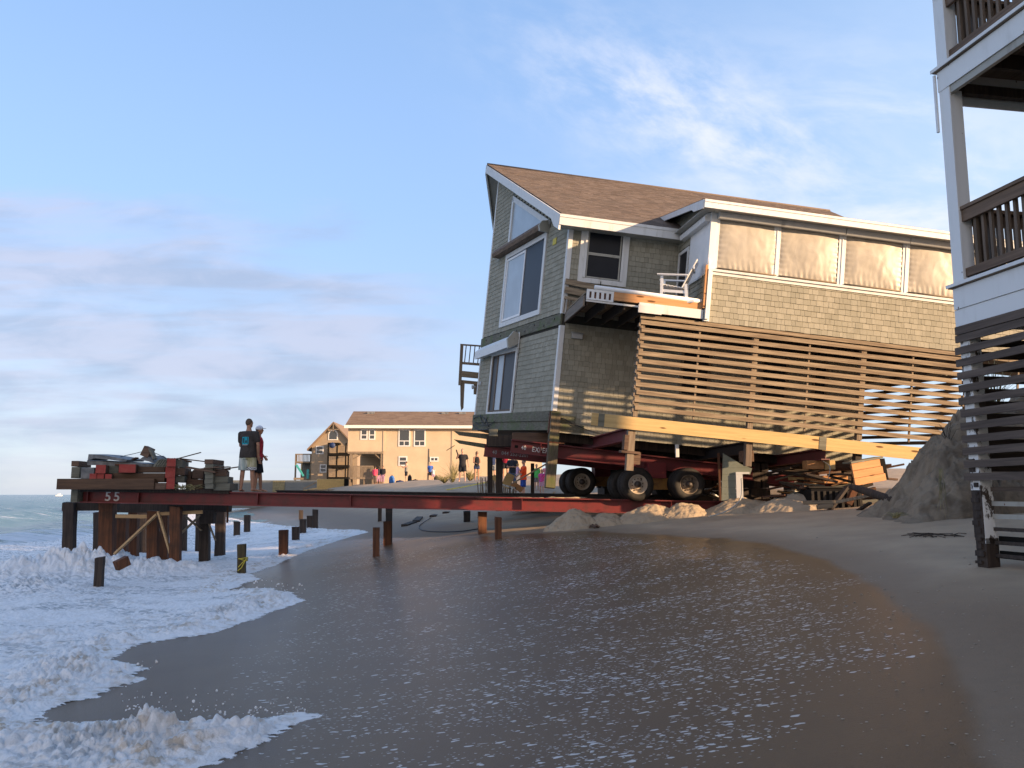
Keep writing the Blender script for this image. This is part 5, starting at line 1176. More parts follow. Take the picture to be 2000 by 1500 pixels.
# crimson support beams under the house
ib = lambda *a, **k: beam_thing(*a, **k)
p, q = at(998, 871, 21.95), at(1470, 926, 22.3); b1 = ib('support_beam', 'upper crimson support beam under the house, stencilled with white block capitals', p, q, .36, .26, M['steel_dk2'], 'steel support beams under the house', (.12,))
d_ = (q - p).normalized(); text_mesh('stencil_text', '40', .155, Matrix.Translation(-p) @ face_m(p + d_ * .27 + Vector((0, -.016, -.06)), d_), M['stencil'], b1, sx=.8, spacing=1.15)
text_mesh('stencil_text', 'EXPERT', .19, Matrix.Translation(-p) @ face_m(p + d_ * .56 + Vector((0, -.016, -.085)), d_), M['stencil'], b1, sx=.78, spacing=1.1)
mb = MB(); mb.bar(d_ * .10 + Vector((0, -.015, 0)), d_ * .19 + Vector((0, -.015, 0)), .012, .07); mb.build('slot', M['black'], b1)
p, q = at(946, 880, 25.0), at(1610, 948, 24.6); b2 = ib('support_beam', 'lower dark crimson support beam behind, stencilled with faint digits', p, q, .36, .26, M['steel_dk'], 'steel support beams under the house', (.3,))
d_ = (q - p).normalized(); text_mesh('stencil_text', '40   044 252-2201', .15, Matrix.Translation(-p) @ face_m(p + d_ * .24 + Vector((0, -.016, -.07)), d_), M['stencil_dim'], b2, sx=.9, spacing=1.1)
p, q = at(1500, 936, 22.4), at(1650, 952, 22.4); b3 = ib('support_beam', 'short dark red beam by the wreckage with dim stencilled capitals', p, q, .22, .2, M['steel_dk'], 'steel support beams under the house')
d_ = (q - p).normalized(); text_mesh('stencil_text', 'EXPERT 40', .13, Matrix.Translation(-p) @ face_m(p + d_ * .70 + Vector((0, -.016, -.07)), d_), M['stencil_dim'], b3, sx=.9, spacing=1.1)
for (x0, y0, x1, y1, dep, l) in ((1090, 866, 1480, 903, 23.2, 'dark timbers added to deepen the shade between house floor and crimson beams'), (1380, 880, 1640, 922, 23.6, 'dark timbers added to deepen the shade under the landward half of the house')):  # dark timbers added to stand for the deep shade under the floor
    a, b = at(x0, y1, dep), at(x1, y0, dep); t = thing('shade_filler', l, 'timber stack', a); mz = at(x0, y0, dep).z - a.z; sl_ = -math.tan(rad(5.2)); w_ = b.x - a.x
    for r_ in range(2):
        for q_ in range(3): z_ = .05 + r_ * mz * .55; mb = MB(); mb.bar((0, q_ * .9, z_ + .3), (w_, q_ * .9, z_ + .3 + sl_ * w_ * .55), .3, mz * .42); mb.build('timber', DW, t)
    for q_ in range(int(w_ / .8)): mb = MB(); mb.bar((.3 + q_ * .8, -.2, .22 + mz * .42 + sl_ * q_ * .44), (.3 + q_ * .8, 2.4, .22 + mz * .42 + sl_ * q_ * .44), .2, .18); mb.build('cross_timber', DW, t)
p, q = at(1232, 847, 19.6), at(1050, 893, 27.5); ib('cross_beam', 'purple-red cross beam slanting out under the front end of the yellow lumber', p, q, .30, .22, M['purple'], 'steel cross beams under the house')
p, q = at(1470, 873, 19.9), at(1250, 905, 27.5); ib('cross_beam', 'black cross beam poking out beneath the middle of the yellow lumber', p, q, .30, .22, M['steel_bk'], 'steel cross beams under the house')
p, q = at(1612, 887, 20.0), at(1400, 915, 27.5); ib('cross_beam', 'dark red cross beam poking out near the joint of the yellow lumber', p, q, .28, .22, M['purple'], 'steel cross beams under the house')
for (x0, y0, x1, y1, dep, l, mt) in ((1000, 845, 1075, 868, 22.6, 'pinkish grey timber shim on the upper crimson beam', 'browntimber'), (950, 850, 1000, 872, 23.5, 'dark timber block under the corner skirt', 'darkwood'), (955, 838, 972, 852, 21.9, 'pale block hanging under the skirt', 'greytimber')):
    a, b = at(x0, y1, dep), at(x1, y0, dep); mb = MB(); mb.box(0, b.x - a.x, 0, .4, 0, b.z - a.z); o = mb.build('shim_block', M[mt], None, .008); o.location = a; tag(o, l, 'timber')
for (x, y0, y1, w, dep, l) in ((975, 893, 966, 13, 25.5, 'dark upright timber under the left end of the lower crimson beam'), (957, 885, 966, 10, 27, 'thin dark upright left of the crowd under the house'), (1040, 905, 966, 7, 28, 'thin upright pole standing behind the crowd'), (1008, 896, 966, 9, 27.5, 'dark upright behind the man in red shorts')):
    if l.endswith('shorts'): continue
    a, b = at(x, y1, dep), at(x, y0, dep); bar_thing('shoring_post', l, 'post', a - Vector((0, 0, .5)), b, w * dep / F_PX, w * dep / F_PX, DW, 'shoring posts under the house', (0, 1, 0))
bar_thing('diagonal_prop', 'grey plank propped diagonally behind the mossy corner post', 'plank', at(1003, 943, 23.0), at(1074, 902, 22.0), .04, .12, M['wx'], None, (0, -1, 0))

# dollies
def wheel(parent, c, r, w, axis=-1, rim=True, rimmat=None):
    """tyre with tread grooves; c = centre of the outer face, extends back along +y"""
    prof = [(r * .56, .0), (r * .60, -.012), (r * .80, -.022), (r * .93, -.008), (r * .985, .03), (r, .05)]
    for g in (.3, .5, .7): prof += [(r, w * g - .016), (r * .965, w * g - .012), (r * .965, w * g + .012), (r, w * g + .016)]
    prof += [(r, w - .05), (r * .985, w - .03), (r * .93, w + .008), (r * .6, w + .01), (r * .56, w)]
    wo = MB().lathe(prof, (0, 0, 0), (0, 1, 0), 36).build('wheel', M['rubber'], parent); wo.location = c
    rm = rimmat or M['rim']
    mb = MB().lathe([(r * .58, .0), (r * .575, -.012), (r * .545, -.012), (r * .53, .02), (r * .50, .035), (r * .47, .09), (r * .33, .085), (r * .28, .055), (r * .2, .05), (0, .05)], (0, 0, 0), (0, 1, 0), 36); ri = mb.build('rim', rm, wo)
    mb = MB().lathe([(r * .2, .06), (r * .2, -.02), (r * .15, -.05), (r * .13, -.075), (0, -.08)], (0, 0, 0), (0, 1, 0), 16); mb.build('hub', M['hub'], wo)
    for k in range(10):
        a = 2 * math.pi * k / 10 + .2; MB().lathe([(.016, .06), (.016, .03), (0, .028)], (math.cos(a) * r * .33, 0, math.sin(a) * r * .33), (0, 1, 0), 6).build('lug_nut', M['hub'], wo)
    a = .9; MB().lathe([(r * .055, .088), (0, .0845)], (math.cos(a) * r * .41, 0, math.sin(a) * r * .41), (0, 1, 0), 10).build('hand_hole', M['black'], wo)
    return wo
def dolly(label, base, pxs, r, dep_list):
    t = thing('wheel_dolly', label, 'dolly', base, rad(6.8), 'eight-wheel dollies carrying the house'); 
    for x in pxs:
        for j, y in enumerate(dep_list): wheel(t, (x, y, r), r, .26, rimmat=M['rim'] if j == 0 and x == pxs[0] else M['rim_dk'])
        MB().tube([(x, .2, r), (x, 1.7, r)], .06, 10).build('axle', M['hub'], t)
    xa, xb = pxs; mb = MB(); mb.bar((xa, .80, r + .02), (xb, .80, r + .02), .22, .30); mb.build('walking_beam', M['yellowsteel'], t); mb = MB(); mb.box((xa + xb) / 2 - .25, (xa + xb) / 2 + .25, .55, 1.05, r + .17, r + .58); mb.build('bolster', M['steel_dk'], t)
    return t
M['rim_dk'] = m_plain('rim_paint_dark', (0.17, 0.14, 0.11), 0.5, 0.4, 6, 0.1, c2=(0.28, 0.22, 0.16))  # darker tone for all rims but the first on each dolly
Rw = .435
c0 = at(1246, 946, 21.2); dolly('near wheel dolly under the house with one pale rim among black tyres', (c0.x, 21.2, c0.z - Rw), (0.0, 1.36), Rw, (0.0, .29, 1.12, 1.41))
c0 = at(1137, 941, 25.1); dolly('far wheel dolly with dull dark rims, left of the near one', (c0.x, 25.1, c0.z - Rw), (0.0, 1.55), Rw, (0.0, .29, 1.12, 1.41))

# ------------------------------------------------------------------ people
def remeshed(name, mb, mat, parent, voxel, smooth=6):
    me = bpy.data.meshes.new(name); me.from_pydata(mb.v, [], mb.f); bm = bmesh.new(); bm.from_mesh(me); bmesh.ops.recalc_face_normals(bm, faces=bm.faces); bm.to_mesh(me); bm.free()
    o = bpy.data.objects.new(name, me); COL.objects.link(o)
    r = o.modifiers.new('r', 'REMESH'); r.mode = 'VOXEL'; r.voxel_size = voxel; s = o.modifiers.new('s', 'SMOOTH'); s.iterations = smooth; s.factor = .5
    dg = bpy.context.evaluated_depsgraph_get(); m2 = bpy.data.meshes.new_from_object(o.evaluated_get(dg)); COL.objects.unlink(o); bpy.data.objects.remove(o)
    m2.name = name; m2.materials.clear(); m2.materials.append(mat); m2.polygons.foreach_set('use_smooth', [True] * len(m2.polygons))
    n = bpy.data.objects.new(name, m2); COL.objects.link(n); n.parent = parent; return n
def loft(mb, rings, n=18):
    vs = []; fs = []
    for c, rx, ry in rings:
        for k in range(n): a = 2 * math.pi * k / n; vs.append(Vector(c) + Vector((rx * math.cos(a), ry * math.sin(a), 0)))
    for i in range(len(rings) - 1):
        for k in range(n): a = i * n + k; b = i * n + (k + 1) % n; fs.append((a, b, b + n, a + n))
    fs.append(tuple(range(n))[::-1]); fs.append(tuple(range(len(vs) - n, len(vs)))); mb.add(vs, fs, True)
def limb(mb, pts, rs):
    pts = [Vector(p) for p in pts]; P_, R_ = [], []
    for i in range(len(pts) - 1):
        for t in (0, .33, .66): P_.append(pts[i].lerp(pts[i + 1], t)); R_.append(rs[i] + (rs[i + 1] - rs[i]) * t)
    P_.append(pts[-1]); R_.append(rs[-1]); mb.tube(P_, R_, 12)
    for p, r in zip(pts, rs): mb.ball(p, r * .99, 12, 8)
SK = {k: m_plain('skin_' + k, c, 0.55, 0.12, 12, 0.05, c2=mul(c, 1.12)) for k, c in dict(tan=(0.36, 0.185, 0.115), pale=(0.48, 0.28, 0.20), brown=(0.26, 0.13, 0.08)).items()}
HAIR = {k: m_plain('hair_' + k, c, 0.8, 0.3, 40, 0.3) for k, c in dict(dark=(0.035, 0.025, 0.018), grey=(0.22, 0.19, 0.17), blond=(0.36, 0.22, 0.10), buzz=(0.10, 0.065, 0.045)).items()}
_cl = {}
def cloth(name, c):
    if name not in _cl: _cl[name] = m_cloth('cloth_' + name, c)
    return _cl[name]
def hand(mb, w, d, side, curl=.5, k=1.0):
    """palm and five fingers from wrist w, pointing along d; side = +1 thumb towards +x"""
    d = Vector(d).normalized(); s = Vector((0, 1, 0)) - d * d.y
    if s.length < .3: s = Vector((0, 0, 1)) - d * d.z
    s.normalize(); nrm = d.cross(s).normalized() * side
    c = w + d * .05 * k; limb(mb, [w, c, w + d * .09 * k], [.026 * k, .034 * k, .032 * k])
    for i, (o_, l) in enumerate(((-.033, .065), (-.012, .082), (.011, .088), (.032, .078))):
        b = w + d * .095 * k + s * o_ * k; j = b + d * l * .5 * k + nrm * curl * .02 * k; e = j + (d * (1 - curl) + nrm * curl).normalized() * l * .5 * k
        limb(mb, [b, j, e], [.0105 * k, .0095 * k, .008 * k])
    b = w + d * .035 * k + s * .03 * k; j = b + (s * .8 + d * .6).normalized() * .045 * k; limb(mb, [b, j, j + (s * .3 + d * .9 + nrm * curl).normalized() * .03 * k], [.014 * k, .012 * k, .010 * k])
def person(label, pos, rz, h, arms, cl, legs=((.0, .0), (.0, .0)), head=(0, 0), voxel=.016, sit=False, lean=0.0, child=1.0):
    """faces local +Y before rz. arms = ((elbow, wrist), (elbow, wrist)) left (-x) then right (+x)"""
    k = h / 1.80; t = thing('person', label, 'person', pos, rz)
    S = lambda *a: Vector(a) * k
    wd = cl.get('build', 1.0)
    mb = MB(); hipz, shz = .93, 1.47
    ln = lambda z: lean * max(0, z - .9)
    # torso
    tor = [(.80, .13, .10), (.90, .165, .115), (1.0, .155, .11), (1.10, .145, .10), (1.25, .165, .115), (1.38, .185, .115), (1.46, .165, .095), (1.51, .08, .07), (1.56, .058, .062), (1.63, .055, .06)]
    loft(mb, [(S(0, ln(z), z), a * wd * k if z < 1.5 else a * k, b * wd * k if z < 1.5 else b * k) for z, a, b in tor])
    hips, knees, ank = [], [], []
    for i, s in ((0, -1), (1, 1)):
        fx, fy = legs[i]; hp = S(s * .095, 0, .90)
        if sit: kn = S(s * .14, .42, .90 + .02); an = S(s * .13, .48 + fy, .90 - .42)
        else: kn = S(s * (.105 + fx * .5), fy * .55 + .01, .50); an = S(s * (.11 + fx), fy, .09)
        limb(mb, [hp, hp.lerp(kn, .5), kn, kn.lerp(an, .35), an], [.092 * wd * k, .080 * wd * k, .056 * k, .056 * k, .036 * k])
        limb(mb, [an + S(0, -.03, -.04), an + S(s * .01, .07, -.045), an + S(s * .025, .155, -.06)], [.036 * k, .036 * k, .026 * k])
        for q in range(5): limb(mb, [an + S(s * (.0 + .012 * (q - 1)), .15, -.066), an + S(s * (.008 + .014 * (q - 1)), .185 - .006 * q, -.07)], [.014 * k, .010 * k])
        hips.append(hp); knees.append(kn); ank.append(an)
    shd = []
    for i, s in ((0, -1), (1, 1)):
        sh_ = S(s * .195 * wd, ln(1.42), 1.43); e = S(*arms[i][0]); w = S(*arms[i][1]); shd.append((sh_, e, w))
        limb(mb, [S(s * .11, ln(1.42), 1.44), sh_, sh_.lerp(e, .5), e, e.lerp(w, .3), w], [.07 * k, .062 * k, .049 * k, .038 * k, .040 * k, .026 * k])
        hand(mb, w, (w - e), s, arms[i][2] if len(arms[i]) > 2 else .45, k)
    # head with features, turned by head[0] about z, tilted by head[1]
    hc = S(0, ln(1.6) + .012, 1.695); Hm = Matrix.Translation(hc) @ Matrix.Rotation(head[0], 4, 'Z') @ Matrix.Rotation(head[1], 4, 'X')
    hb = MB(); hb.ball((0, 0, .012 * k), (.077 * k, .095 * k, .112 * k), 20, 14); hb.ball((0, .025 * k, -.05 * k), (.056 * k, .066 * k, .062 * k), 16, 10)
    hb.ball((0, .05 * k, -.085 * k), (.028 * k, .025 * k, .02 * k), 10, 6); hb.ball((0, .098 * k, -.012 * k), (.013 * k, .018 * k, .024 * k), 10, 6)
    hb.ball((0, .086 * k, .024 * k), (.055 * k, .012 * k, .010 * k), 10, 6); hb.ball((0, .086 * k, -.05 * k), (.022 * k, .010 * k, .008 * k), 10, 6)
    for s in (-1, 1): hb.ball((s * .078 * k, -.005 * k, -.008 * k), (.012 * k, .02 * k, .03 * k), 8, 6)
    mb.add([Hm @ Vector(v) for v in hb.v], hb.f)
    body = remeshed('body', mb, SK[cl.get('skin', 'tan')], t, voxel * (k ** .5), 3)
    for s in (-1, 1):
        eb = MB(); eb.ball(Hm @ Vector((s * .03 * k, .084 * k, .008 * k)), (.010 * k, .008 * k, .006 * k), 8, 5); eb.build('eye', HAIR['dark'], t)
    # shirt
    if cl.get('shirt'):
        sm = MB(); slv = cl.get('sleeve', .5); hem = cl.get('hem', .86); fl = cl.get('loose', 1.0)
        rings = [(hem, .19 * fl, .145 * fl), (.95, .185 * fl, .14 * fl), (1.08, .172 * fl, .128 * fl), (1.25, .185, .135), (1.38, .203, .135), (1.455, .175, .110), (1.505, .10, .085)]
        loft(sm, [(S(0, ln(z), z), a * wd * k, b * wd * k) for z, a, b in rings], 22)
        for i, s in ((0, -1), (1, 1)):
            sh_, e, w = shd[i]
            if slv > 0:
                ar = [S(s * .10, ln(1.42), 1.435), sh_]; rr = [.080 * k, .079 * k]; ar.append(sh_.lerp(e, min(1, slv) * .95)); rr.append((.072 if slv < 1 else .052) * k)
                if slv > 1: ar.append(e.lerp(w, (slv - 1))); rr.append(.042 * k)
                limb(sm, ar, rr)
        remeshed('shirt', sm, cl['shirt'], t, voxel * (k ** .5), 3)
    if cl.get('shorts'):
        sm = MB(); L = cl.get('short_len', .85)
        loft(sm, [(S(0, 0, .80), .165 * wd * k, .125 * wd * k), (S(0, 0, .90), .182 * wd * k, .132 * wd * k), (S(0, 0, 1.0), .172 * wd * k, .126 * wd * k), (S(0, 0, 1.04), .165 * wd * k, .12 * wd * k)])
        for i, s in ((0, -1), (1, 1)):
            hp, kn, an = hips[i], knees[i], ank[i]
            if L <= 1: end = hp.lerp(kn, L); limb(sm, [hp, hp.lerp(kn, L * .5)], [.112 * wd * k, .108 * wd * k]); sm.tube([hp.lerp(kn, L * .45), end], [.108 * wd * k, .106 * wd * k], 16)
            else: limb(sm, [hp, kn, kn.lerp(an, L - 1)], [.115 * wd * k, .085 * k, .07 * k])
        remeshed('trousers' if L > 1 else 'shorts', sm, cl['shorts'], t, voxel * (k ** .5), 2)
    def hm(name, f, mat): b = MB(); f(b); b.v = [tuple(Hm @ Vector(v)) for v in b.v]; return b.build(name, mat, t)
    hr = cl.get('hair')
    if hr == 'long':
        def f(b): b.ball((0, -.012 * k, .022 * k), (.088 * k, .098 * k, .112 * k), 16, 10); b.tube([Vector((0, -.07 * k, .02 * k)), Vector((0, -.10 * k, -.10 * k)), Vector((0, -.09 * k, -.24 * k))], [.075 * k, .06 * k, .02 * k], 10)
        hm('hair', f, HAIR[cl.get('haircol', 'dark')])
    elif hr:
        hm('hair', lambda b: b.ball((0, -.014 * k, .03 * k), (.0815 * k, .094 * k, .102 * k), 18, 12), HAIR[hr])
    if cl.get('cap'):
        def f(b):
            b.ball((0, -.004 * k, .050 * k), (.090 * k, .104 * k, .088 * k), 20, 12)
        c_ = hm('cap', f, cl['cap']); b = MB(); b.prism([Vector((-.075 * k, .06 * k, .052 * k)), Vector((-.06 * k, .14 * k, .045 * k)), Vector((0, .18 * k, .042 * k)), Vector((.06 * k, .14 * k, .045 * k)), Vector((.075 * k, .06 * k, .052 * k))], Vector((0, 0, .008 * k))); b.v = [tuple(Hm @ Vector(v)) for v in b.v]; b.build('peak', cl.get('peak', cl['cap']), c_)
    if cl.get('shades'):
        hm('sunglasses', lambda b: b.box(-.065 * k, .065 * k, .084 * k, .102 * k, -.004 * k, .026 * k), M['black'])
    return t, k, shd

# man 1: print on the back of his shirt (drawn in the shirt's own coordinates)
def mk_backprint():
    t = NT('brown_tee_with_back_print'); tc = t.nd('ShaderNodeTexCoord'); sep = t.nd('ShaderNodeSeparateXYZ'); t.L.new(tc.outputs['Object'], sep.inputs[0]); x, y, z = sep.outputs
    n = t.noise(t.co(), 9, 4); base = t.mix(t.sst(n, .3, .7), (0.040, 0.034, 0.032), (0.062, 0.052, 0.048))
    def band(s, a, b): return t.math('MULTIPLY', t.math('GREATER_THAN', s, a), t.math('LESS_THAN', s, b))
    def rc(x0, x1, z0, z1): return t.math('MULTIPLY', band(x, x0, x1), band(z, z0, z1))
    back = t.math('LESS_THAN', y, -.02)
    sq = rc(-.105, .08, 1.235, 1.43); base = t.mix(t.math('MULTIPLY', sq, back), base, (0.02, 0.32, 0.42))
    for r_, c in (((-.085, -.045, 1.27, 1.40), 0), ((-.005, .035, 1.27, 1.34), 0), ((.045, .062, 1.25, 1.42), 0), ((-.03, -.018, 1.25, 1.42), 0)): base = t.mix(t.math('MULTIPLY', rc(*r_), back), base, (0.035, 0.05, 0.06))
    w = t.math('MULTIPLY', rc(-.09, .065, 1.212, 1.228), t.math('GREATER_THAN', t.math('FRACT', t.math('MULTIPLY', x, 38.0)), .35)); base = t.mix(t.math('MULTIPLY', w, back), base, (0.6, 0.62, 0.62))
    t.col(base); t.rough(.9); t.spec(.15); t.bump(n, .5, .03); return t.m
def mk_plaid():
    t = NT('plaid_board_shorts'); tc = t.nd('ShaderNodeTexCoord'); sep = t.nd('ShaderNodeSeparateXYZ'); t.L.new(tc.outputs['Object'], sep.inputs[0]); x, y, z = sep.outputs
    n = t.noise(t.co((9, 9, 3)), 1.5, 5); base = t.mix(t.sst(n, .42, .58), (0.33, 0.40, 0.38), (0.52, 0.55, 0.50)); base = t.mix(t.sst(x, .0, .03), base, t.mix(t.sst(n, .4, .6), (0.30, 0.28, 0.15), (0.46, 0.43, 0.28)))
    ch = t.nd('ShaderNodeTexChecker'); t.L.new(t.co(), ch.inputs[0]); ch.inputs['Scale'].default_value = 42; ch.inputs[1].default_value = (.7, .7, .7, 1); ch.inputs[2].default_value = (.03, .03, .04, 1)
    m = t.math('MULTIPLY', t.math('LESS_THAN', z, .645), t.math('GREATER_THAN', x, .0)); base = t.mix(m, base, ch.outputs[0]); t.col(base); t.rough(.85); return t.m
def nearbeam(px, py=962, dep=21.5):
    p = at(px, py, dep); f = (px - 151) / (1600 - 151); return Vector((p.x, dep, at(151, 968, 21.5).z * (1 - f) + at(1600, 996, 21.5).z * f + .176))
A_down = ((-.27, -.02, 1.14), (-.25, .06, .90)), ((.27, -.02, 1.14), (.25, .06, .90))
person('barefoot man with buzz cut seen from behind in brown shirt with turquoise print', nearbeam(481, dep=21.62) + Vector((0, 0, .005)), rad(-12), 1.90,
       (((-.24, .05, 1.15), (-.12, .22, 1.10)), ((.285, -.03, 1.15), (.25, .07, .90))), dict(skin='tan', hair='buzz', shirt=mk_backprint(), shorts=mk_plaid(), sleeve=.62, hem=.84, loose=1.08, short_len=.92, build=1.08), ((.03, -.03), (.04, .03)), (-.25, .05), .011)
person('barefoot man in white and blue cap and red shirt looking right behind the taller man', nearbeam(501, dep=22.15) + Vector((0, 0, .005)), rad(-75), 1.76,
       (((-.24, .0, 1.16), (-.14, .14, 1.0)), ((.235, -.04, 1.15), (.22, .03, .92))), dict(skin='tan', hair='buzz', cap=m_plain('white_blue_cap', (0.62, 0.66, 0.74), .8, .15), shirt=cloth('red', (0.42, 0.035, 0.05)), shorts=cloth('black', (0.02, 0.022, 0.028)), sleeve=.5, short_len=.95, build=1.0), ((.02, .10), (.03, -.05)), (.0, .05), .011)

def who(label, px, py, depth, rz, h, arms, cl, **k):
    b = at(px, py, depth); b.z = max(gz(b.x, b.y) + .0, .2) if k.pop('ground', True) else b.z
    k.setdefault('voxel', .022); return person(label, b, rz, h, arms, cl, **k)
PI = math.pi
blk, navy = cloth('black', (0.02, 0.022, 0.028)), cloth('navy', (0.03, 0.045, 0.11))
t_, k_, sh_ = who('man in black shirt and shorts raising a dark can, walking towards the camera', 903, 948, 46, PI - .1, 1.83, (((-.30, -.03, 1.16), (-.34, .06, .92)), ((.33, .05, 1.26), (.20, .22, 1.44))), dict(skin='pale', hair='grey', shirt=cloth('blackprint', (0.03, 0.03, 0.035)), shorts=blk, sleeve=.6, short_len=.85, build=1.08), legs=((.05, .06), (.06, -.04)))
mb = MB(); mb.lathe([(0, 0), (.035, 0), (.035, .30), (.025, .36), (0, .36)], Vector((.20, .25, 1.42)) * k_, (.35, 0, 1), 12); mb.v = [tuple(t_.matrix_basis @ Vector(v)) for v in mb.v]
tag(mb.build('bottle', blk), 'dark bottle held up by the man in black', 'bottle')
who('woman in dark tank top and shorts with sunglasses standing at the post', 931, 946, 46, PI + .3, 1.62, (((-.22, .02, 1.14), (-.10, .20, 1.06)), ((.22, .02, 1.14), (.12, .20, 1.08))), dict(skin='tan', hair='long', shirt=blk, shorts=navy, sleeve=0, short_len=.45, build=.86, shades=True))
who('person in navy shirt and sunglasses partly hidden by the shoring posts', 962, 944, 43, PI + .2, 1.70, A_down, dict(skin='pale', hair='dark', shirt=navy, shorts=cloth('grey', (.2, .21, .23)), sleeve=.6, build=.95, shades=True))
who('person in dark clothes standing behind the shoring post, arms folded', 1001, 944, 40, PI + .1, 1.80, (((-.26, .05, 1.16), (-.05, .20, 1.16)), ((.26, .05, 1.16), (.05, .22, 1.18))), dict(skin='tan', hair='dark', shirt=cloth('charcoal', (.03, .035, .05)), shorts=cloth('jeans', (.08, .12, .2)), sleeve=.6, short_len=1.8))
who('person in maroon top glimpsed under the lower beam', 987, 944, 44, PI, 1.72, A_down, dict(skin='tan', hair='long', shirt=cloth('maroon', (.25, .02, .04)), shorts=blk, sleeve=.5, build=.9))
t_, k_, s_ = who('adult in bright orange shirt and blue shorts carrying a small child', 1022, 944, 38, PI / 2 + .3, 1.78, (((-.22, .16, 1.18), (-.04, .30, 1.14)), ((.22, .10, 1.14), (.04, .30, 1.02))), dict(skin='pale', hair='grey', shirt=cloth('orange', (.85, .10, .03)), shorts=cloth('blue', (.03, .07, .30)), sleeve=1.1, short_len=.9, build=1.0, loose=1.1), lean=-.05)
c = t_.matrix_basis @ Vector((0, .27, .62))
t2, k2, s2_ = person('small child in pale lilac held in the orange-shirted adult\'s arms', c, PI / 2 + .3 + PI, .98, (((-.24, .12, 1.2), (-.16, .32, 1.3)), ((.24, .12, 1.2), (.16, .32, 1.3))), dict(skin='pale', hair='blond', shirt=cloth('lilac', (.55, .36, .52)), shorts=cloth('whitecloth', (.6, .58, .62)), sleeve=.8, short_len=1.6), sit=True, voxel=.018)
who('child in lime green shirt standing behind the wreckage', 1048, 945, 40, PI + .4, 1.25, A_down, dict(skin='pale', hair='blond', shirt=cloth('lime', (.12, .60, .16)), shorts=cloth('grey', (.2, .21, .23)), sleeve=.7, loose=1.1))
who('girl in magenta top standing right of the child in lime green', 1058, 946, 39, PI - .4, 1.15, A_down, dict(skin='pale', hair='long', haircol='blond', shirt=cloth('magenta', (.62, .10, .34)), shorts=cloth('lilac', (.55, .36, .52)), sleeve=.5))
who('child in light pink nearest the mossy corner post', 1067, 946, 40, PI + .2, 1.22, A_down, dict(skin='pale', hair='blond', shirt=cloth('pink', (.75, .32, .40)), shorts=cloth('pink', (.75, .32, .40)), sleeve=.5))
who('woman in hot pink shirt standing at the left of the dune group', 732, 948, 76, -.3, 1.62, A_down, dict(skin='tan', hair='dark', shirt=cloth('hotpink', (.90, .09, .16)), shorts=cloth('khaki', (.20, .15, .12)), sleeve=1.3, short_len=1.7, build=1.1, loose=1.08), voxel=.03)
who('woman with long dark hair beside the one in hot pink', 739, 947, 77, .5, 1.68, A_down, dict(skin='tan', hair='long', shirt=cloth('charcoal', (.03, .035, .05)), shorts=cloth('patterned', (.35, .2, .3)), sleeve=.6, short_len=1.5), voxel=.03)
who('person in black jacket third from left in the dune group', 747, 948, 75, PI, 1.62, A_down, dict(skin='brown', hair='dark', shirt=blk, shorts=cloth('patterned', (.35, .2, .3)), sleeve=1.5, short_len=1.7, build=1.1), voxel=.03)
who('man in grey vest and black shorts photographing to the left', 793, 948, 72, PI / 2 + .2, 1.80, (((-.20, .22, 1.26), (-.10, .46, 1.42)), ((.2, .22, 1.26), (.08, .46, 1.42))), dict(skin='pale', hair='dark', shirt=cloth('greyvest', (.22, .21, .19)), shorts=blk, sleeve=0, short_len=.85, build=1.1), voxel=.03)
who('person in blue shirt seated low on the dune in front of the tan house', 840, 955, 72, PI, 1.6, A_down, dict(skin='pale', hair='dark', shirt=cloth('blueshirt', (.05, .12, .42)), shorts=blk, sleeve=.6), voxel=.03)
who('small child in white beside the person in blue shirt', 846, 952, 71, PI, 1.15, (((-.24, .05, 1.2), (-.2, .1, 1.45)), ((.26, -.02, 1.14), (.24, .06, .92))), dict(skin='pale', hair='blond', shirt=cloth('whitecloth', (.6, .58, .62)), shorts=cloth('lilac', (.55, .36, .52)), sleeve=.6), voxel=.03)

def bag(label, px, py, depth, w, h, mat, name='bag'):
    b = at(px, py, depth); b.z = gz(b.x, b.y) - .02; t = thing(name, label, 'bag', b)
    mb = MB(); loft(mb, [(Vector((0, 0, 0)), w * .5, w * .32), (Vector((0, 0, h * .3)), w * .54, w * .36), (Vector((0, 0, h * .75)), w * .5, w * .32), (Vector((0, 0, h)), w * .25, w * .15)], 14); mb.build('body', mat, t)
    MB().tube([(-.1 * w, 0, h * .98), (-.08 * w, 0, h * 1.12), (.08 * w, 0, h * 1.12), (.1 * w, 0, h * .98)], .02, 6).build('handle', M['black'], t)
    mb = MB(); mb.box(-w * .3, w * .3, -w * .42, -w * .3, h * .12, h * .5); mb.build('pocket', mat, t, .03)
blu = m_plain('bright_blue_nylon', (.03, .14, .42), .6, .3)
bag('bright blue backpack standing on the dune', 765, 948, 73, .48, .66, blu, 'backpack')
bag('dark duffel bag slumped right of the bright blue backpack', 781, 948, 73, .7, .2, navy); bag('black bag behind the photographing man\'s legs', 800, 948, 73, .35, .62, blk); bag('dark small bag lying between the photographer and the seated pair', 811, 949, 73, .6, .2, blk); bag('dark bag beside the small child in white', 852, 948, 71, .35, .4, blk)

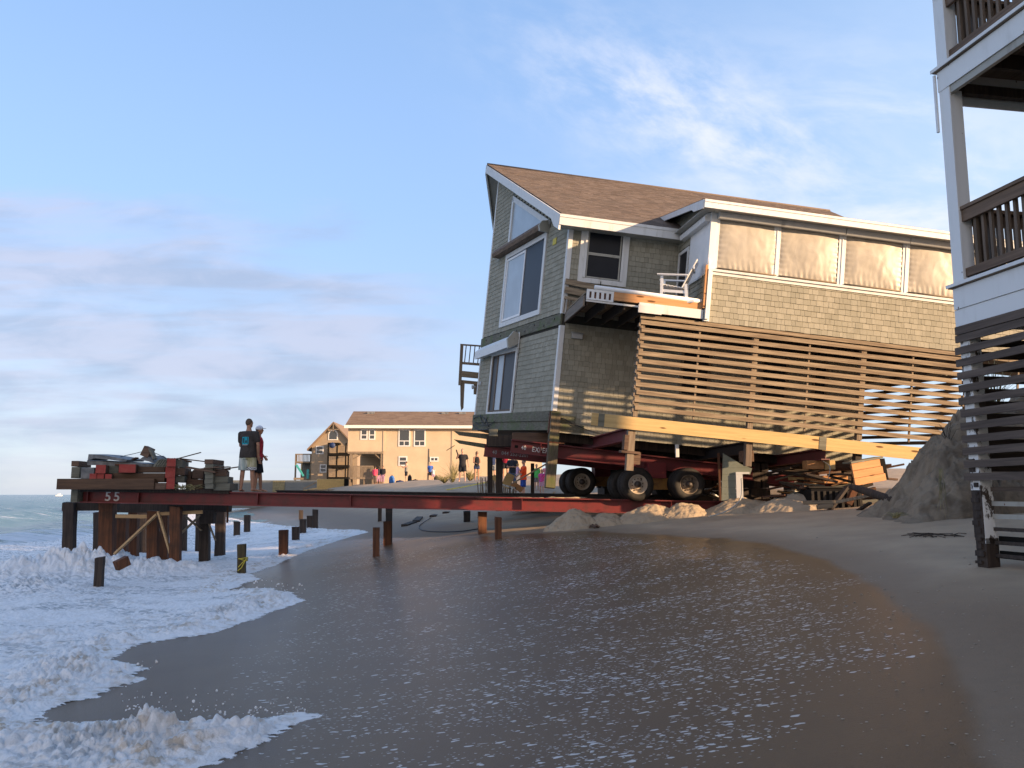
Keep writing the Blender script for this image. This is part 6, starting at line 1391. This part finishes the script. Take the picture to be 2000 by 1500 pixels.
# ------------------------------------------------------------------ houses behind
def px_local(px, py, dep, org): return at(px, py, dep) - Vector(org)
def simple_window(par, x0, x1, z0, z1, y, fr=.09, mull=None, name='window', split=None):
    mb = MB(); trim_frame(mb, (0, y, 0), VX, -VY, x0 + fr, x1 - fr, z0 + fr, z1 - fr, fr, -.01, .05)
    if split: mb.box(x0 + fr, x1 - fr, y - .05, y, z0 + (z1 - z0) * split - .04, z0 + (z1 - z0) * split + .04)
    if mull: mb.box((x0 + x1) / 2 - .035, (x0 + x1) / 2 + .035, y - .045, y - .006, z0 + fr, (z0 + (z1 - z0) * split - .04) if (split and mull == 2) else z1 - fr)
    w = mb.build(name, M['white'], par); MB().box(x0 + fr, x1 - fr, y - .02, y - .006, z0 + fr, z1 - fr).build('pane', M['glass'], w); return w
def tan_house():
    dep = 78.0; o = at(677, 960, dep); o.z = 0; H = thing('tan_house', 'long tan-sided house with brown roof standing on the dune behind the onlookers', 'house', o, rad(2))
    I = Matrix.Rotation(rad(-2), 3, 'Z'); k = dep / F_PX
    X = lambda px: (px - 677) * k; Z = lambda py: at(677, py, dep).z
    m = M['tan']; z0, ze, zr = 1.2, Z(832), Z(805)
    xs, xe = 0.0, 18.5; x1 = X(746)
    mb = MB(); mb.box(xs, x1, 0, 9, Z(882), ze); mb.box(x1, xe, .002, 9, z0, ze - .001); mb.build('wall', m, H)
    for px in (747, 881): MB().box(X(px) - .09, X(px) + .09, -.05, .0, Z(882) if px < 800 else Z(948), ze - .05).build('corner_board', M['tan'], H)
    # roof: slope facing the sea of sand, with fascia
    mb = MB(); v = Vector((0, 5.0, zr - ze + .55)); l = v.length; v.normalize(); n = Vector((0, -v.z, v.y)); oo = Vector((0, -.5, ze - .02))
    shingles(mb, oo, VX, v, n, rect(xs - .25, xe, 0, l), (), row=.3, wr=(.3, .9), out=.03, gap=.004, seed=5); rf = mb.build('roof', M['tanroof'], H)
    MB().prism([oo + VX * (xs - .24), oo + VX * (xs - .24) + v * l, Vector((xs - .24, 9.6, ze - .02))], (xe - xs + .2, 0, 0)).build('roof_body', M['tanroof'], rf)
    MB().box(xs - .3, xe, -.56, -.5, ze - .24, ze + .04).build('fascia', M['tanwhite'], H)
    for px in (710, 862, 898): c = oo + VX * X(px) + v * (l * .82); MB().box(c.x - .35, c.x + .35, c.y - .1, c.y + .3, c.z, c.z + .22).build('roof_vent', M['roofing'], rf)
    W = lambda a, b, t, bt, **q: simple_window(H, X(a), X(b), Z(bt), Z(t), 0, .11, **q)
    W(701, 715, 838, 859, split=.45); W(717, 730, 838, 859, split=.45); W(775, 798, 838, 872, split=.32, mull=2); W(805, 828, 838, 872, split=.32, mull=2); W(776, 793, 891, 910, split=.5); W(837, 854, 892, 901.5, mull=1)
    # open porch under the left end, with braces, rail and stair panel
    for px in (684, 744): MB().box(X(px) - .14, X(px) + .14, .05, .33, z0, Z(882)).build('porch_post', M['wz'], H)
    MB().box(xs, x1 - .01, 8.0, 8.9, z0, Z(883)).build('back_wall', M['cedar'], H)
    for a, b in (((686, 897), (707, 884)), ((742, 898), (727, 884))): MB().bar((X(a[0]), .2, Z(a[1])), (X(b[0]), .2, Z(b[1])), .1, .16, (0, -1, 0)).build('brace', M['wz'], H)
    MB().box(xs, x1, -.02, .1, Z(886), Z(882) - .01).build('beam', M['wz'], H)
    r = MB().box(X(684), X(729), -.6, -.5, Z(912), Z(910)).build('railing', M['wz'], H)
    for q in range(24): x = X(685) + q * (X(728) - X(685)) / 23; MB().box(x - .03, x + .03, -.58, -.52, Z(932), Z(912.2)).build('baluster', M['wz'], r)
    MB().box(X(684), X(729), -.62, .0, Z(936), Z(932)).build('porch_deck', M['wz'], H)
    for px in (684, 712, 728): MB().box(X(px) - .07, X(px) + .07, -.56, -.44, z0, Z(911)).build('post', M['wz'], H)
    MB().tube([(X(835), -.03, Z(876)), (X(834), -.03, Z(948))], .03, 5).build('cable', M['cable'], H)
    return H
M['tanwhite'] = m_paint('warm_white_trim', (0.76, 0.72, 0.66), (0.5, 0.42, 0.3), .3)
def cedar_house():
    dep = 104.0; o = at(572, 960, dep); o.z = 0; k = dep / F_PX; H = thing('gabled_house', 'weathered shingle house with steep gable, arched window and black stairs', 'house', o)
    X = lambda px: (px - 572) * k; Z = lambda py: at(572, py, dep).z; m = M['cedar']; z0 = 1.0
    xa, xb, xp = X(606), X(680), X(648); zg, zp = Z(868), Z(828)
    mb = MB(); mb.prism([Vector((xa, 0, z0)), Vector((xb + 1, 0, z0)), Vector((xb + 1, 0, zg - .3)), Vector((xp, 0, zp)), Vector((xa, 0, zg))], (0, 12, 0)); mb.build('wall', m, H)
    d1 = Vector((xa - .5, -.5, zg - .6)); p1 = Vector((xp, -.5, zp + .25)); d2 = Vector((xb + 1.4, -.5, zg - .85)); mb = MB()
    mb.prism([d1, p1, p1 - VZ * .22, d1 - VZ * .22], (0, 13, 0)); mb.prism([p1, d2, d2 - VZ * .22, p1 - VZ * .22], (0, 13, 0)); mb.build('roof', M['tanroof'], H)
    mb = MB(); mb.bar((xp, -.45, zp + .1), (xp, -.45, zp - 1.0), .1, .1, (0, 1, 0)); mb.bar((xp - .8, -.45, zp - .75), (xp + .8, -.45, zp - .75), .1, .1); mb.build('gable_truss', M['wz'], H)
    simple_window(H, X(614), X(629), Z(887), Z(871), 0, .11, split=.5); simple_window(H, X(623), X(636), Z(923), Z(907), 0, .11, split=.5)
    cx, cz, w = X(647), Z(849), .62; arc = [Vector((cx + w * math.cos(a), -.06, cz + w * math.sin(a))) for a in np.linspace(0, PI, 12)] + [Vector((cx - w, -.06, Z(859.5))), Vector((cx + w, -.06, Z(859.5)))]
    f = MB().prism(arc, (0, .06, 0)).build('arched_window', M['tanwhite'], H); w -= .14; arc = [Vector((cx + w * math.cos(a), -.08, cz + w * math.sin(a))) for a in np.linspace(0, PI, 12)] + [Vector((cx - w, -.08, Z(858))), Vector((cx + w, -.08, Z(858)))]; MB().prism(arc, (0, .019, 0)).build('pane', M['glass'], f)
    # black stair and balcony tower
    mb = MB(); 
    for px in (643, 660, 677, 682): mb.bar((X(px), -1.4, z0), (X(px), -1.4, Z(866)), .16, .16, (0, 1, 0))
    tw = mb.build('stair_tower', M['black'], H)
    for (a, b, t, bt) in ((643, 663, 886, 891), (643, 682, 909, 914), (663, 682, 885, 890), (643, 682, 932, 936), (643, 663, 866, 869)): MB().box(X(a), X(b), -1.5, -.1, Z(bt), Z(t)).build('landing', M['black'], tw)
    for (a, b, t, bt) in ((645, 660, 874, 884), (645, 660, 893, 908), (663, 680, 892, 903), (645, 660, 917, 931), (663, 680, 919, 931), (666, 681, 872, 884)):
        p_ = MB(); n_ = 7
        for q in range(n_): x = X(a) + (q + .5) * (X(b) - X(a)) / n_; p_.box(x - .045, x + .045, -1.46, -1.42, Z(bt), Z(t) - .06)
        p_.box(X(a), X(b), -1.48, -1.40, Z(t) - .06, Z(t) + .02); p_.build('rail_panel', M['wz'], tw)
    MB().lathe([(0, -.05), (.36, -.05), (.36, .0), (0, .0)], (X(651), -1.52, Z(871)), (0, -1, 0), 20).build('blue_disc', m_plain('navy_disc', (.02, .04, .12), .6), tw)
    # side deck toward the sea
    dk = MB().box(X(573), X(606), .2, 4, Z(904), Z(901)).build('deck', M['wz'], H)
    r = MB().box(X(573), X(606), .22, .32, Z(888), Z(886)).build('railing', M['wz'], dk)
    for q in range(13): x = X(574) + q * (X(605) - X(574)) / 12; MB().box(x - .04, x + .04, .24, .3, Z(901), Z(888)).build('baluster', M['wz'], r)
    for px in (574, 586, 604): MB().box(X(px) - .09, X(px) + .09, .3, .5, z0, Z(887) if px != 586 else Z(904)).build('post', M['wz'], dk)
    MB().box(X(573), X(606), 3.5, 3.6, z0, Z(904)).build('back_wall', M['fence'], H); MB().box(X(572), X(606), .1, .3, Z(937), Z(933)).build('deck', M['wz'], H)
    tq = m_plain('turquoise_slide', (.05, .32, .32), .5, .2); MB().bar((X(577), 0, Z(908)), (X(592), 0, Z(930)), .5, .18).build('slide', tq, H); MB().box(X(598), X(602), -.1, .1, Z(935), Z(917)).build('hanging_towel', tq, H)
cedar_house(); tan_house()
def wall_at(name, label, cat, x0, y0, x1, y1, dep, mat, th=.2, bot=None):
    a, b = at(x0, y1, dep), at(x1, y0, dep); z0 = a.z if bot is None else bot; mb = MB(); mb.box(0, b.x - a.x, 0, th, 0, b.z - z0); o = mb.build(name, mat); o.location = (a.x, dep, z0); return tag(o, label, cat)
w = wall_at('retaining_wall', 'long low grey corrugated wall along the beach below the gabled house', 'wall', 440, 938, 641, 962, 98, M['fence'], .3, .3)
wall_at('wall_panel', 'dull ochre panel set in the long grey wall', 'panel', 532, 939, 556, 961, 97.9, M['ochre2'] if 'ochre2' in M else m_plain('dull_ochre', (.26, .22, .12), .8), .08)
t = thing('container', 'ochre yellow ribbed container standing in front of the tan house', 'container', at(618.5, 958, 88)); k = 88 / F_PX
mb = MB(); mb.box(0, 52.5 * k, 0, 2.4, 0, 22 * k); mb.build('body', M['ochre'], t, .02)
for q in range(26): MB().box(q * 2 * k + .03, q * 2 * k + .07, -.03, 0, .05, 21.5 * k).build('rib', M['ochre'], t)
MB().box(52.5 * k, 61 * k, .02, 2.4, 0, 22 * k).build('dark_end', M['black'], t)
g_w = 'wooden walkway and stair in front of the grey wall'
bar_thing('handrail', 'sloping wooden handrail in front of the grey wall', 'handrail', at(562, 964, 84), at(622, 953, 84), .1, .12, M['new'], g_w); bar_thing('handrail', 'upper grey sloping board on the grey wall', 'handrail', at(592, 955, 95), at(618, 942, 95), .1, .14, M['wx'], g_w); bar_thing('handrail', 'level wooden handrail before the ochre container', 'handrail', at(600, 957, 80), at(680, 956.5, 80), .1, .10, M['wx'], g_w)
for px in (603, 642, 676): bar_thing('walkway_post', 'short posts of the level handrail before the ochre container', 'post', at(px, 970, 80), at(px, 956, 80), .1, .1, M['wz'], g_w, (0, 1, 0))
# far boat dot on the horizon
b = thing('boat', 'tiny white boat far out on the horizon', 'boat', (at(114, 966, 900).x, 900, 0)); MB().prism([Vector((-3, 0, .2)), Vector((3, 0, .2)), Vector((3.6, 0, 1.4)), Vector((-3.2, 0, 1.4))], (0, 2.4, 0)).build('hull', M['plastic_w'], b); MB().box(-1, 1.6, .4, 2, 1.4, 2.8).build('cabin', M['plastic_w'], b)

# ------------------------------------------------------------------ rocking chair on the deck
def rocking_chair():
    loc = HM @ Vector((2.40, -2.16, 2.742)); m = HM.to_3x3().to_4x4(); m.translation = loc; m = m @ Matrix.Rotation(rad(68), 4, 'Z') @ Matrix.Scale(1.12, 4)
    t = thing('rocking_chair', 'white slatted rocking chair facing the sea on the broken upper deck', 'rocking chair', matrix=m); W = M['plastic_w']
    # local: faces -y ... x sideways
    for s in (-1, 1):
        mb = MB(); pts = [Vector((s * .27, y, .02 + .18 * (y * y))) for y in np.linspace(-.42, .46, 12)]
        for a, b in zip(pts[:-1], pts[1:]): mb.bar(a, b + (b - a) * .02, .03, .05)
        mb.build('rocker', W, t)
        MB().bar((s * .27, .27, .05), (s * .27, .30, .60), .035, .06, (0, 1, 0)).build('leg', W, t); MB().bar((s * .27, -.27, .05), (s * .27, -.22, .42), .035, .06, (0, 1, 0)).build('leg', W, t)
        MB().box(s * .28 - .05, s * .28 + .05, -.25, .40, .60, .625).build('armrest', W, t); MB().bar((s * .27, -.25, .24), (s * .27, .30, .26), .02, .06).build('side_rail', W, t)
    mb = MB()
    for q in range(7): mb.bar((-.26, .30 - q * .075, .41 - q * .012), (.26, .30 - q * .075, .41 - q * .012), .062, .018)
    mb.build('seat', W, t); mb = MB()
    for q in range(6): x = -.2 + q * .08; mb.bar((x * .9, -.14, .36), (x * 1.05, -.42, 1.02 - abs(q - 2.5) * .012), .07, .016, (0, 1, .4))
    mb.build('backrest', W, t); mb = MB(); mb.bar((-.25, .29, .30), (.25, .29, .30), .02, .05); mb.bar((-.25, .28, .18), (.25, .28, .18), .02, .04); mb.bar((-.24, -.36, .80), (.24, -.36, .80), .03, .05); mb.build('cross_rail', W, t)
rocking_chair()

# ------------------------------------------------------------------ wreckage behind and under the house
def gdep(px, py, dep): return at(px, py, dep)
g_d = 'broken planks strewn round the wreckage'
def plank(label, a, b, w, h, mat, group=g_d, name='plank', up=(0, 0, 1)): return bar_thing(name, label, 'plank', a, b, w, h, mat, group, up)
# piece of siding wall with a white door jamb
o = at(1409, 978, 20.4); t = thing('wall_fragment', 'torn fragment of grey-green siding wall with a white door jamb standing under the house', 'wall fragment', o, rad(-8))
k = 20.4 / F_PX; mb = MB(); mb.prism([Vector((0, 0, 0)), Vector((28 * k, 0, 0)), Vector((28 * k, 0, 52 * k)), Vector((56 * k, 0, 50 * k)), Vector((60 * k, 0, 62 * k)), Vector((40 * k, 0, 70 * k)), Vector((6 * k, 0, 92 * k))], (0, .12, 0)); mb.build('siding', m_siding('green_grey_siding', (.20, .22, .18), .16, .5), t)
MB().box(28.5 * k, 41 * k, -.06, .02, 0, 51 * k).build('door_jamb', M['white'], t); MB().box(-.05, -.002, -.03, .12, 0, 92 * k).build('broken_edge', M['rustpile'], t); MB().box(28.5 * k, 54 * k, -.05, .0, 51.2 * k, 55 * k).build('door_head', M['white'], t)
# black heap: rubber-clad dolly / tank
o = at(1640, 1004, 19.2); t = thing('tank', 'black moulded tank lying half buried among planks beside the sand cliff', 'tank', o, rad(-4)); k = 19.2 / F_PX
mb = MB(); mb.box(-58 * k, 42 * k, .0, .9, 0, 50 * k); mb.build('body', M['black'], t, .09)
for q in range(9): x = -52 * k + q * 11.3 * k; MB().box(x, x + 5 * k, -.03, .0, 6 * k, 44 * k).build('moulded_rib', M['rubber'], t)
MB().box(-54 * k, 38 * k, .05, .85, 50 * k, 53 * k).build('rim_edge', M['rubber'], t)
tag(MB().tube([at(1660, 950, 17.4), at(1678, 955, 17.2), at(1705, 964, 16.7), at(1745, 978, 15.8)], [.05, .08, .085, .08], 12).build('log', M['darkwood']), 'dark round log jutting out of the cliff foot over the black tank', 'log')
# crate of three yellow boards; sunlit orange and black shaded end put into colour
a, b = at(1671, 949, 19.5), at(1748, 900, 18.9); t = thing('plank_box', 'box-like header of three orange-lit boards tilted against the slope', 'timber box', a, rad(14)); t.rotation_euler[1] = rad(-9); w = 75 * 18.7 / F_PX; h = 14.5 * 18.9 / F_PX
for q in range(3): MB().box(0, w - .04 * q, 0, .05, q * (h + .006), q * (h + .006) + h).build('board', M['orangewood'], t, .006)
MB().box(w - .05, w + .10, .052, .6, 0, h * 3).build('dark_end', M['black'], t); MB().box(-.02, w, -.03, .3, 3 * h + .02, 3 * h + .06).build('top_board', M['greytimber'], t)
# blocks on the cross beams
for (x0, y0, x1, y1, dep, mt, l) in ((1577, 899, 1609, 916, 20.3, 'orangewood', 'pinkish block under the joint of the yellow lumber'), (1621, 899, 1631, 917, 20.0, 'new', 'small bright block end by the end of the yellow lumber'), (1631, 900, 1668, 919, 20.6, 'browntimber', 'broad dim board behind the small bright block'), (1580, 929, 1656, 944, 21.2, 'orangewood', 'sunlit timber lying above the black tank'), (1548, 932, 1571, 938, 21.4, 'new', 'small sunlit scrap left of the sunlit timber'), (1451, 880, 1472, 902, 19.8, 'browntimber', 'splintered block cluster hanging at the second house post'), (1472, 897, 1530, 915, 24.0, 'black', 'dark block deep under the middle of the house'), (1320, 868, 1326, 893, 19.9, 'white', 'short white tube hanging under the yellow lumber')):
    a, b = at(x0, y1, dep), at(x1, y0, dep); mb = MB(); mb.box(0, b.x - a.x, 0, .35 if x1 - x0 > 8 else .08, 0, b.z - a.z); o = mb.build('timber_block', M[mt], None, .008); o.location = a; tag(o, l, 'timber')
crate = [plank('rust-brown plank lying along the top of the near beam behind the heaps', at(1395, 976, 21.0), at(1560, 980, 21.0), .3, .05, M['rustpile']), plank('second thin plank on the near beam toward the tank', at(1520, 986, 20.6), at(1610, 1000, 20.2), .2, .05, M['rustpile']),
 plank('dark plank leaning steeply in front of the black tank', at(1612, 1008, 18.6), at(1655, 950, 18.8), .06, .2, M['darkwood'], up=(0, -1, 0)), plank('grey pole lying level across the front of the black tank', at(1568, 982, 18.5), at(1632, 981, 18.5), .06, .09, M['wx']),
 plank('grey pole slanting from the tank up to the cliff foot', at(1634, 981, 18.4), at(1706, 966, 17.6), .06, .07, M['wx']), plank('short plank end at the foot of the leaning dark plank', at(1596, 991, 18.5), at(1626, 987, 18.5), .1, .1, M['wx']),
 plank('plank leaning left of the cliff foot', at(1662, 1006, 18.0), at(1700, 982, 17.5), .1, .05, M['darkwood']), plank('orange-brown post stub behind the slanting grey pole', at(1656, 985, 19.0), at(1668, 958, 19.0), .14, .14, M['rustpile'], up=(0, -1, 0))]
R = random.Random(77)
# heap of pale debris seen through under the house
labs = ['pale splintered board in the debris heap seen under the house']
for q in range(34):
    px, py = R.uniform(1488, 1578), R.uniform(955, 992); dep = R.uniform(22, 26); a = at(px, py, dep); L = R.uniform(.4, 1.5); an = R.uniform(-.5, .5)
    b = a + Vector((math.cos(an) * L, R.uniform(-.5, .5), math.sin(an) * L * .5)); plank(labs[0], a, b, R.uniform(.08, .25), R.uniform(.02, .06), M[R.choice(('white_peel', 'greytimber', 'wx', 'greypaint', 'new', 'roofing'))], 'pale debris heap under the house')
for q in range(36):
    px, py = R.uniform(1000, 1100), R.uniform(943, 968); dep = R.uniform(27, 33); a = at(px, py, dep); a.z = max(gz(a.x, a.y) + R.uniform(.0, .35), 0); L = R.uniform(.3, 1.4); an = R.uniform(-.9, .9)
    b = a + Vector((math.cos(an) * L, R.uniform(-.5, .5), math.sin(an) * L * .6)); plank('splintered board in the debris in front of the crowd', a, b, R.uniform(.06, .2), R.uniform(.02, .06), M[R.choice(('orangewood', 'wx', 'new', 'browntimber', 'darkwood', 'roofing'))], 'debris in front of the crowd')
for q in range(30):
    px, py = R.uniform(1370, 1420), R.uniform(945, 970); dep = R.uniform(24, 30); a = at(px, py, dep); L = R.uniform(.3, 1.2); an = R.uniform(-.9, .9)
    b = a + Vector((math.cos(an) * L, R.uniform(-.5, .5), math.sin(an) * L * .4)); plank('splintered board in the debris right of the wheels', a, b, R.uniform(.06, .2), R.uniform(.02, .06), M[R.choice(('orangewood', 'wx', 'white_peel', 'browntimber', 'darkwood'))], 'debris right of the wheels')
for q, (px, py, wd) in enumerate(((1035, 957, .9), (1068, 955, .7), (1090, 950, .6))):
    c = at(px, py, 28.5); n = 14; vs = []; fs = []
    for i in range(n):
        for j in range(n): u, v = i / (n - 1) - .5, j / (n - 1) - .5; vs.append((u * wd * 1.6, v * .8, .28 * (1 - 2 * max(abs(u), abs(v))) + .16 * mnoise.noise(Vector((u * 5 + q * 9, v * 5, 0)))))
    for i in range(n - 1):
        for j in range(n - 1): a = i * n + j; fs.append((a, a + n, a + n + 1, a + 1))
    mb = MB(); mb.add(vs, fs, True); o = mb.build('tarp', M['tarp']); o.location = (c.x, c.y, gz(c.x, c.y) + .15); tag(o, ('left', 'middle', 'right')[q] + ' crumpled blue tarp in the debris left of the wheels', 'tarp')
for (l, a, b, w, h, m) in (('thick block of sunlit yellow timber tilted in the debris', at(986, 952, 29), at(998, 926, 29), .3, .3, 'new'), ('sunlit board resting under the tilted yellow block', at(1000, 944, 28.5), at(1020, 958, 28.5), .1, .2, 'orangewood'), ('long pale board lying in front of the snow fence', at(978, 946, 28), at(1008, 954, 28), .2, .06, 'white_peel'), ('short sunlit board end between the shoring posts', at(962, 930, 29), at(972, 938, 29), .12, .18, 'new')): plank(l, a, b, w, h, M[m], None)
# snow fence: leaning pickets wired together
t = thing('snow_fence', 'low broken snow fence of thin sunlit pickets in front of the crowd', 'fence', at(935, 966, 31)); kk = 31 / F_PX
for q in range(24):
    x = q * 3.1 * kk; ln_ = R.uniform(-.07, .07); hh = R.uniform(.45, .68); MB().bar((x, R.uniform(-.04, .04), -.1), (x + ln_, 0, hh), .035, .012, (0, 1, 0)).build('picket', M['orangewood_z'] if 'orangewood_z' in M else M['wz'], t)
MB().tube([(0, 0, .35), (72 * kk, 0, .38)], .006, 4).build('wire', M['cable'], t)
# caution tape, hoses, cable loop on the wet sand
tp = [at(842, 962, 44), at(870, 957, 42), at(905, 951, 40), at(945, 943, 37), at(965, 941, 35)]; mb = MB()
for a, b in zip(tp[:-1], tp[1:]): mb.bar(a, b, .01, .05)
tag(mb.build('caution_tape', M['rope']), 'yellow caution tape strung low across the dune to the house', 'tape')
def hose(label, pts, r, mat, name='hose'):
    P_ = [Vector(p) for p in pts]; out = []
    for i in range(len(P_) - 1):
        p0, p1, p2, p3 = P_[max(i - 1, 0)], P_[i], P_[i + 1], P_[min(i + 2, len(P_) - 1)]
        for u in np.linspace(0, 1, 6, endpoint=False): out.append(0.5 * ((2 * p1) + (-p0 + p2) * u + (2 * p0 - 5 * p1 + 4 * p2 - p3) * u * u + (-p0 + 3 * p1 - 3 * p2 + p3) * u ** 3))
    out.append(P_[-1]); return tag(MB().tube(out, r, 6).build(name, mat), label, name)
gp2 = lambda px, py: ground_at(px, py) + Vector((0, 0, .02))
hose('black cable looping over the wet sand beneath the beam', [gp2(842, 1012), gp2(826, 1022), gp2(818, 1030), gp2(826, 1037), gp2(860, 1040), gp2(900, 1039), gp2(935, 1034)], .014, M['cable'], 'cable')
hose('pale hose hanging from the wreckage down to the sand', [at(1448, 935, 19.9), at(1449, 955, 19.6), at(1446, 975, 19.2), at(1432, 990, 18.9), at(1410, 1002, 18.6), at(1385, 1009, 18.4)], .018, M['greypaint'])
hose('thin cord hanging from the sunlit timber to the block', [at(1606, 900, 20.1), at(1620, 910, 19.9), at(1620, 925, 19.8), at(1614, 945, 19.8)], .01, M['greypaint'], 'cord')
for (a, b, l) in (((845, 1010), (875, 998), 'thin dark plank half sunk in wet sand under the beam'), ((790, 1028), (808, 1022), 'short dark block on wet sand right of the stout stump'), ((812, 1020), (820, 1012), 'small dark board standing in wet sand under the beam'), ((870, 1003), (905, 994), 'dark plank edge sloping up under the beam')):
    plank(l, gp2(*a), gp2(*b), .25, .10, M['darkwood'], 'scrap timber on the wet sand under the beam')
# beach grass on the dune behind
tuft('beach_grass', 'clump of pale seed-headed beach grass in front of the tan house', 'grass clump', Vector((at(884, 950, 50).x, 50, gz(at(884, 950, 50).x, 50))), 70, 1.5, .9, .1, M['grass'], 21, .012)
tuft('beach_grass', 'low green grass at the feet of the man in black', 'grass clump', Vector((at(868, 950, 48).x, 48, gz(at(868, 950, 48).x, 48))), 90, .55, 1.0, .1, M['grass'], 22, .012)
tuft('beach_grass', 'low green grass between the man in black and the woman in dark', 'grass clump', Vector((at(918, 950, 48).x, 48, gz(at(918, 950, 48).x, 48))), 90, .7, .9, .1, M['grass'], 23, .012)

# more wreckage packed under the landward half, in deep shade
R = random.Random(123)
for q in range(46):
    px, py = R.uniform(1490, 1690), R.uniform(918, 990); dep = R.uniform(19.6, 22.5); a = at(px, py, dep); L = R.uniform(.4, 1.6); an = R.uniform(-.6, .6)
    b = a + Vector((math.cos(an) * L, R.uniform(-.4, .4), math.sin(an) * L * .5)); plank('broken board in the dark tangle around the black tank', a, b, R.uniform(.08, .22), R.uniform(.03, .08), M[R.choice(('darkwood', 'darkwood', 'browntimber', 'rustpile', 'greytimber', 'timberx'))], 'dark tangle around the black tank')
g_cp = 'pillars of crossed dark timbers added to fill the shade under the house'  # dark masses added to block the bright view beneath the house
for (x0, y0, x1, y1, dep, l) in ((1290, 903, 1335, 968, 27.0, 'added pillar of dark timbers behind the middle wheels'), (1378, 905, 1404, 972, 25.5, 'added pillar of dark timbers just left of the wall fragment'), (1472, 905, 1500, 986, 22.8, 'added pillar of dark timbers just right of the wall fragment'), (1560, 918, 1600, 985, 26.0, 'added pillar of dark timbers behind the black tank'), (1180, 890, 1212, 966, 28.0, 'added pillar of dark timbers behind the gap between the two dollies'), (1655, 905, 1690, 985, 23.5, 'added pillar of dark timbers behind the tilted orange board box')):
    a, b = at(x0, y1, dep), at(x1, y0, dep); w = b.x - a.x; h = b.z - a.z; t = thing('shade_pillar', l, 'timber stack', a, rad(6), g_cp); n_ = max(3, int(h / .2)); s_ = h / n_
    for q in range(n_):
        for e in (0, 1):
            if q % 2: MB().box(-.05, w + .05, e * .8, e * .8 + .2, q * s_ + .004, (q + 1) * s_).build('timber', DW, t)
            else: MB().box(e * (w - .2), e * (w - .2) + .2, -.06, 1.06, q * s_ + .004, (q + 1) * s_).build('timber', DW, t)
# loose scraps on top of the platform's timber stack
for q in range(16):
    px = R.uniform(180, 440); py = (908 if px < 320 else 900 if px < 360 else 919) - R.uniform(0, 7); a = at(px, py, R.uniform(21.0, 21.9)); L = R.uniform(.25, .9); an = R.uniform(-.3, .3)
    b = a + Vector((math.cos(an) * L, R.uniform(-.3, .3), math.sin(an) * L)); plank('splintered board scrap lying on the timber stack over the surf', a, b, R.uniform(.06, .18), R.uniform(.02, .05), M[R.choice(('browntimber', 'timberx', 'greytimber', 'rustpile', 'wx'))], 'splintered scraps on the timber stack')
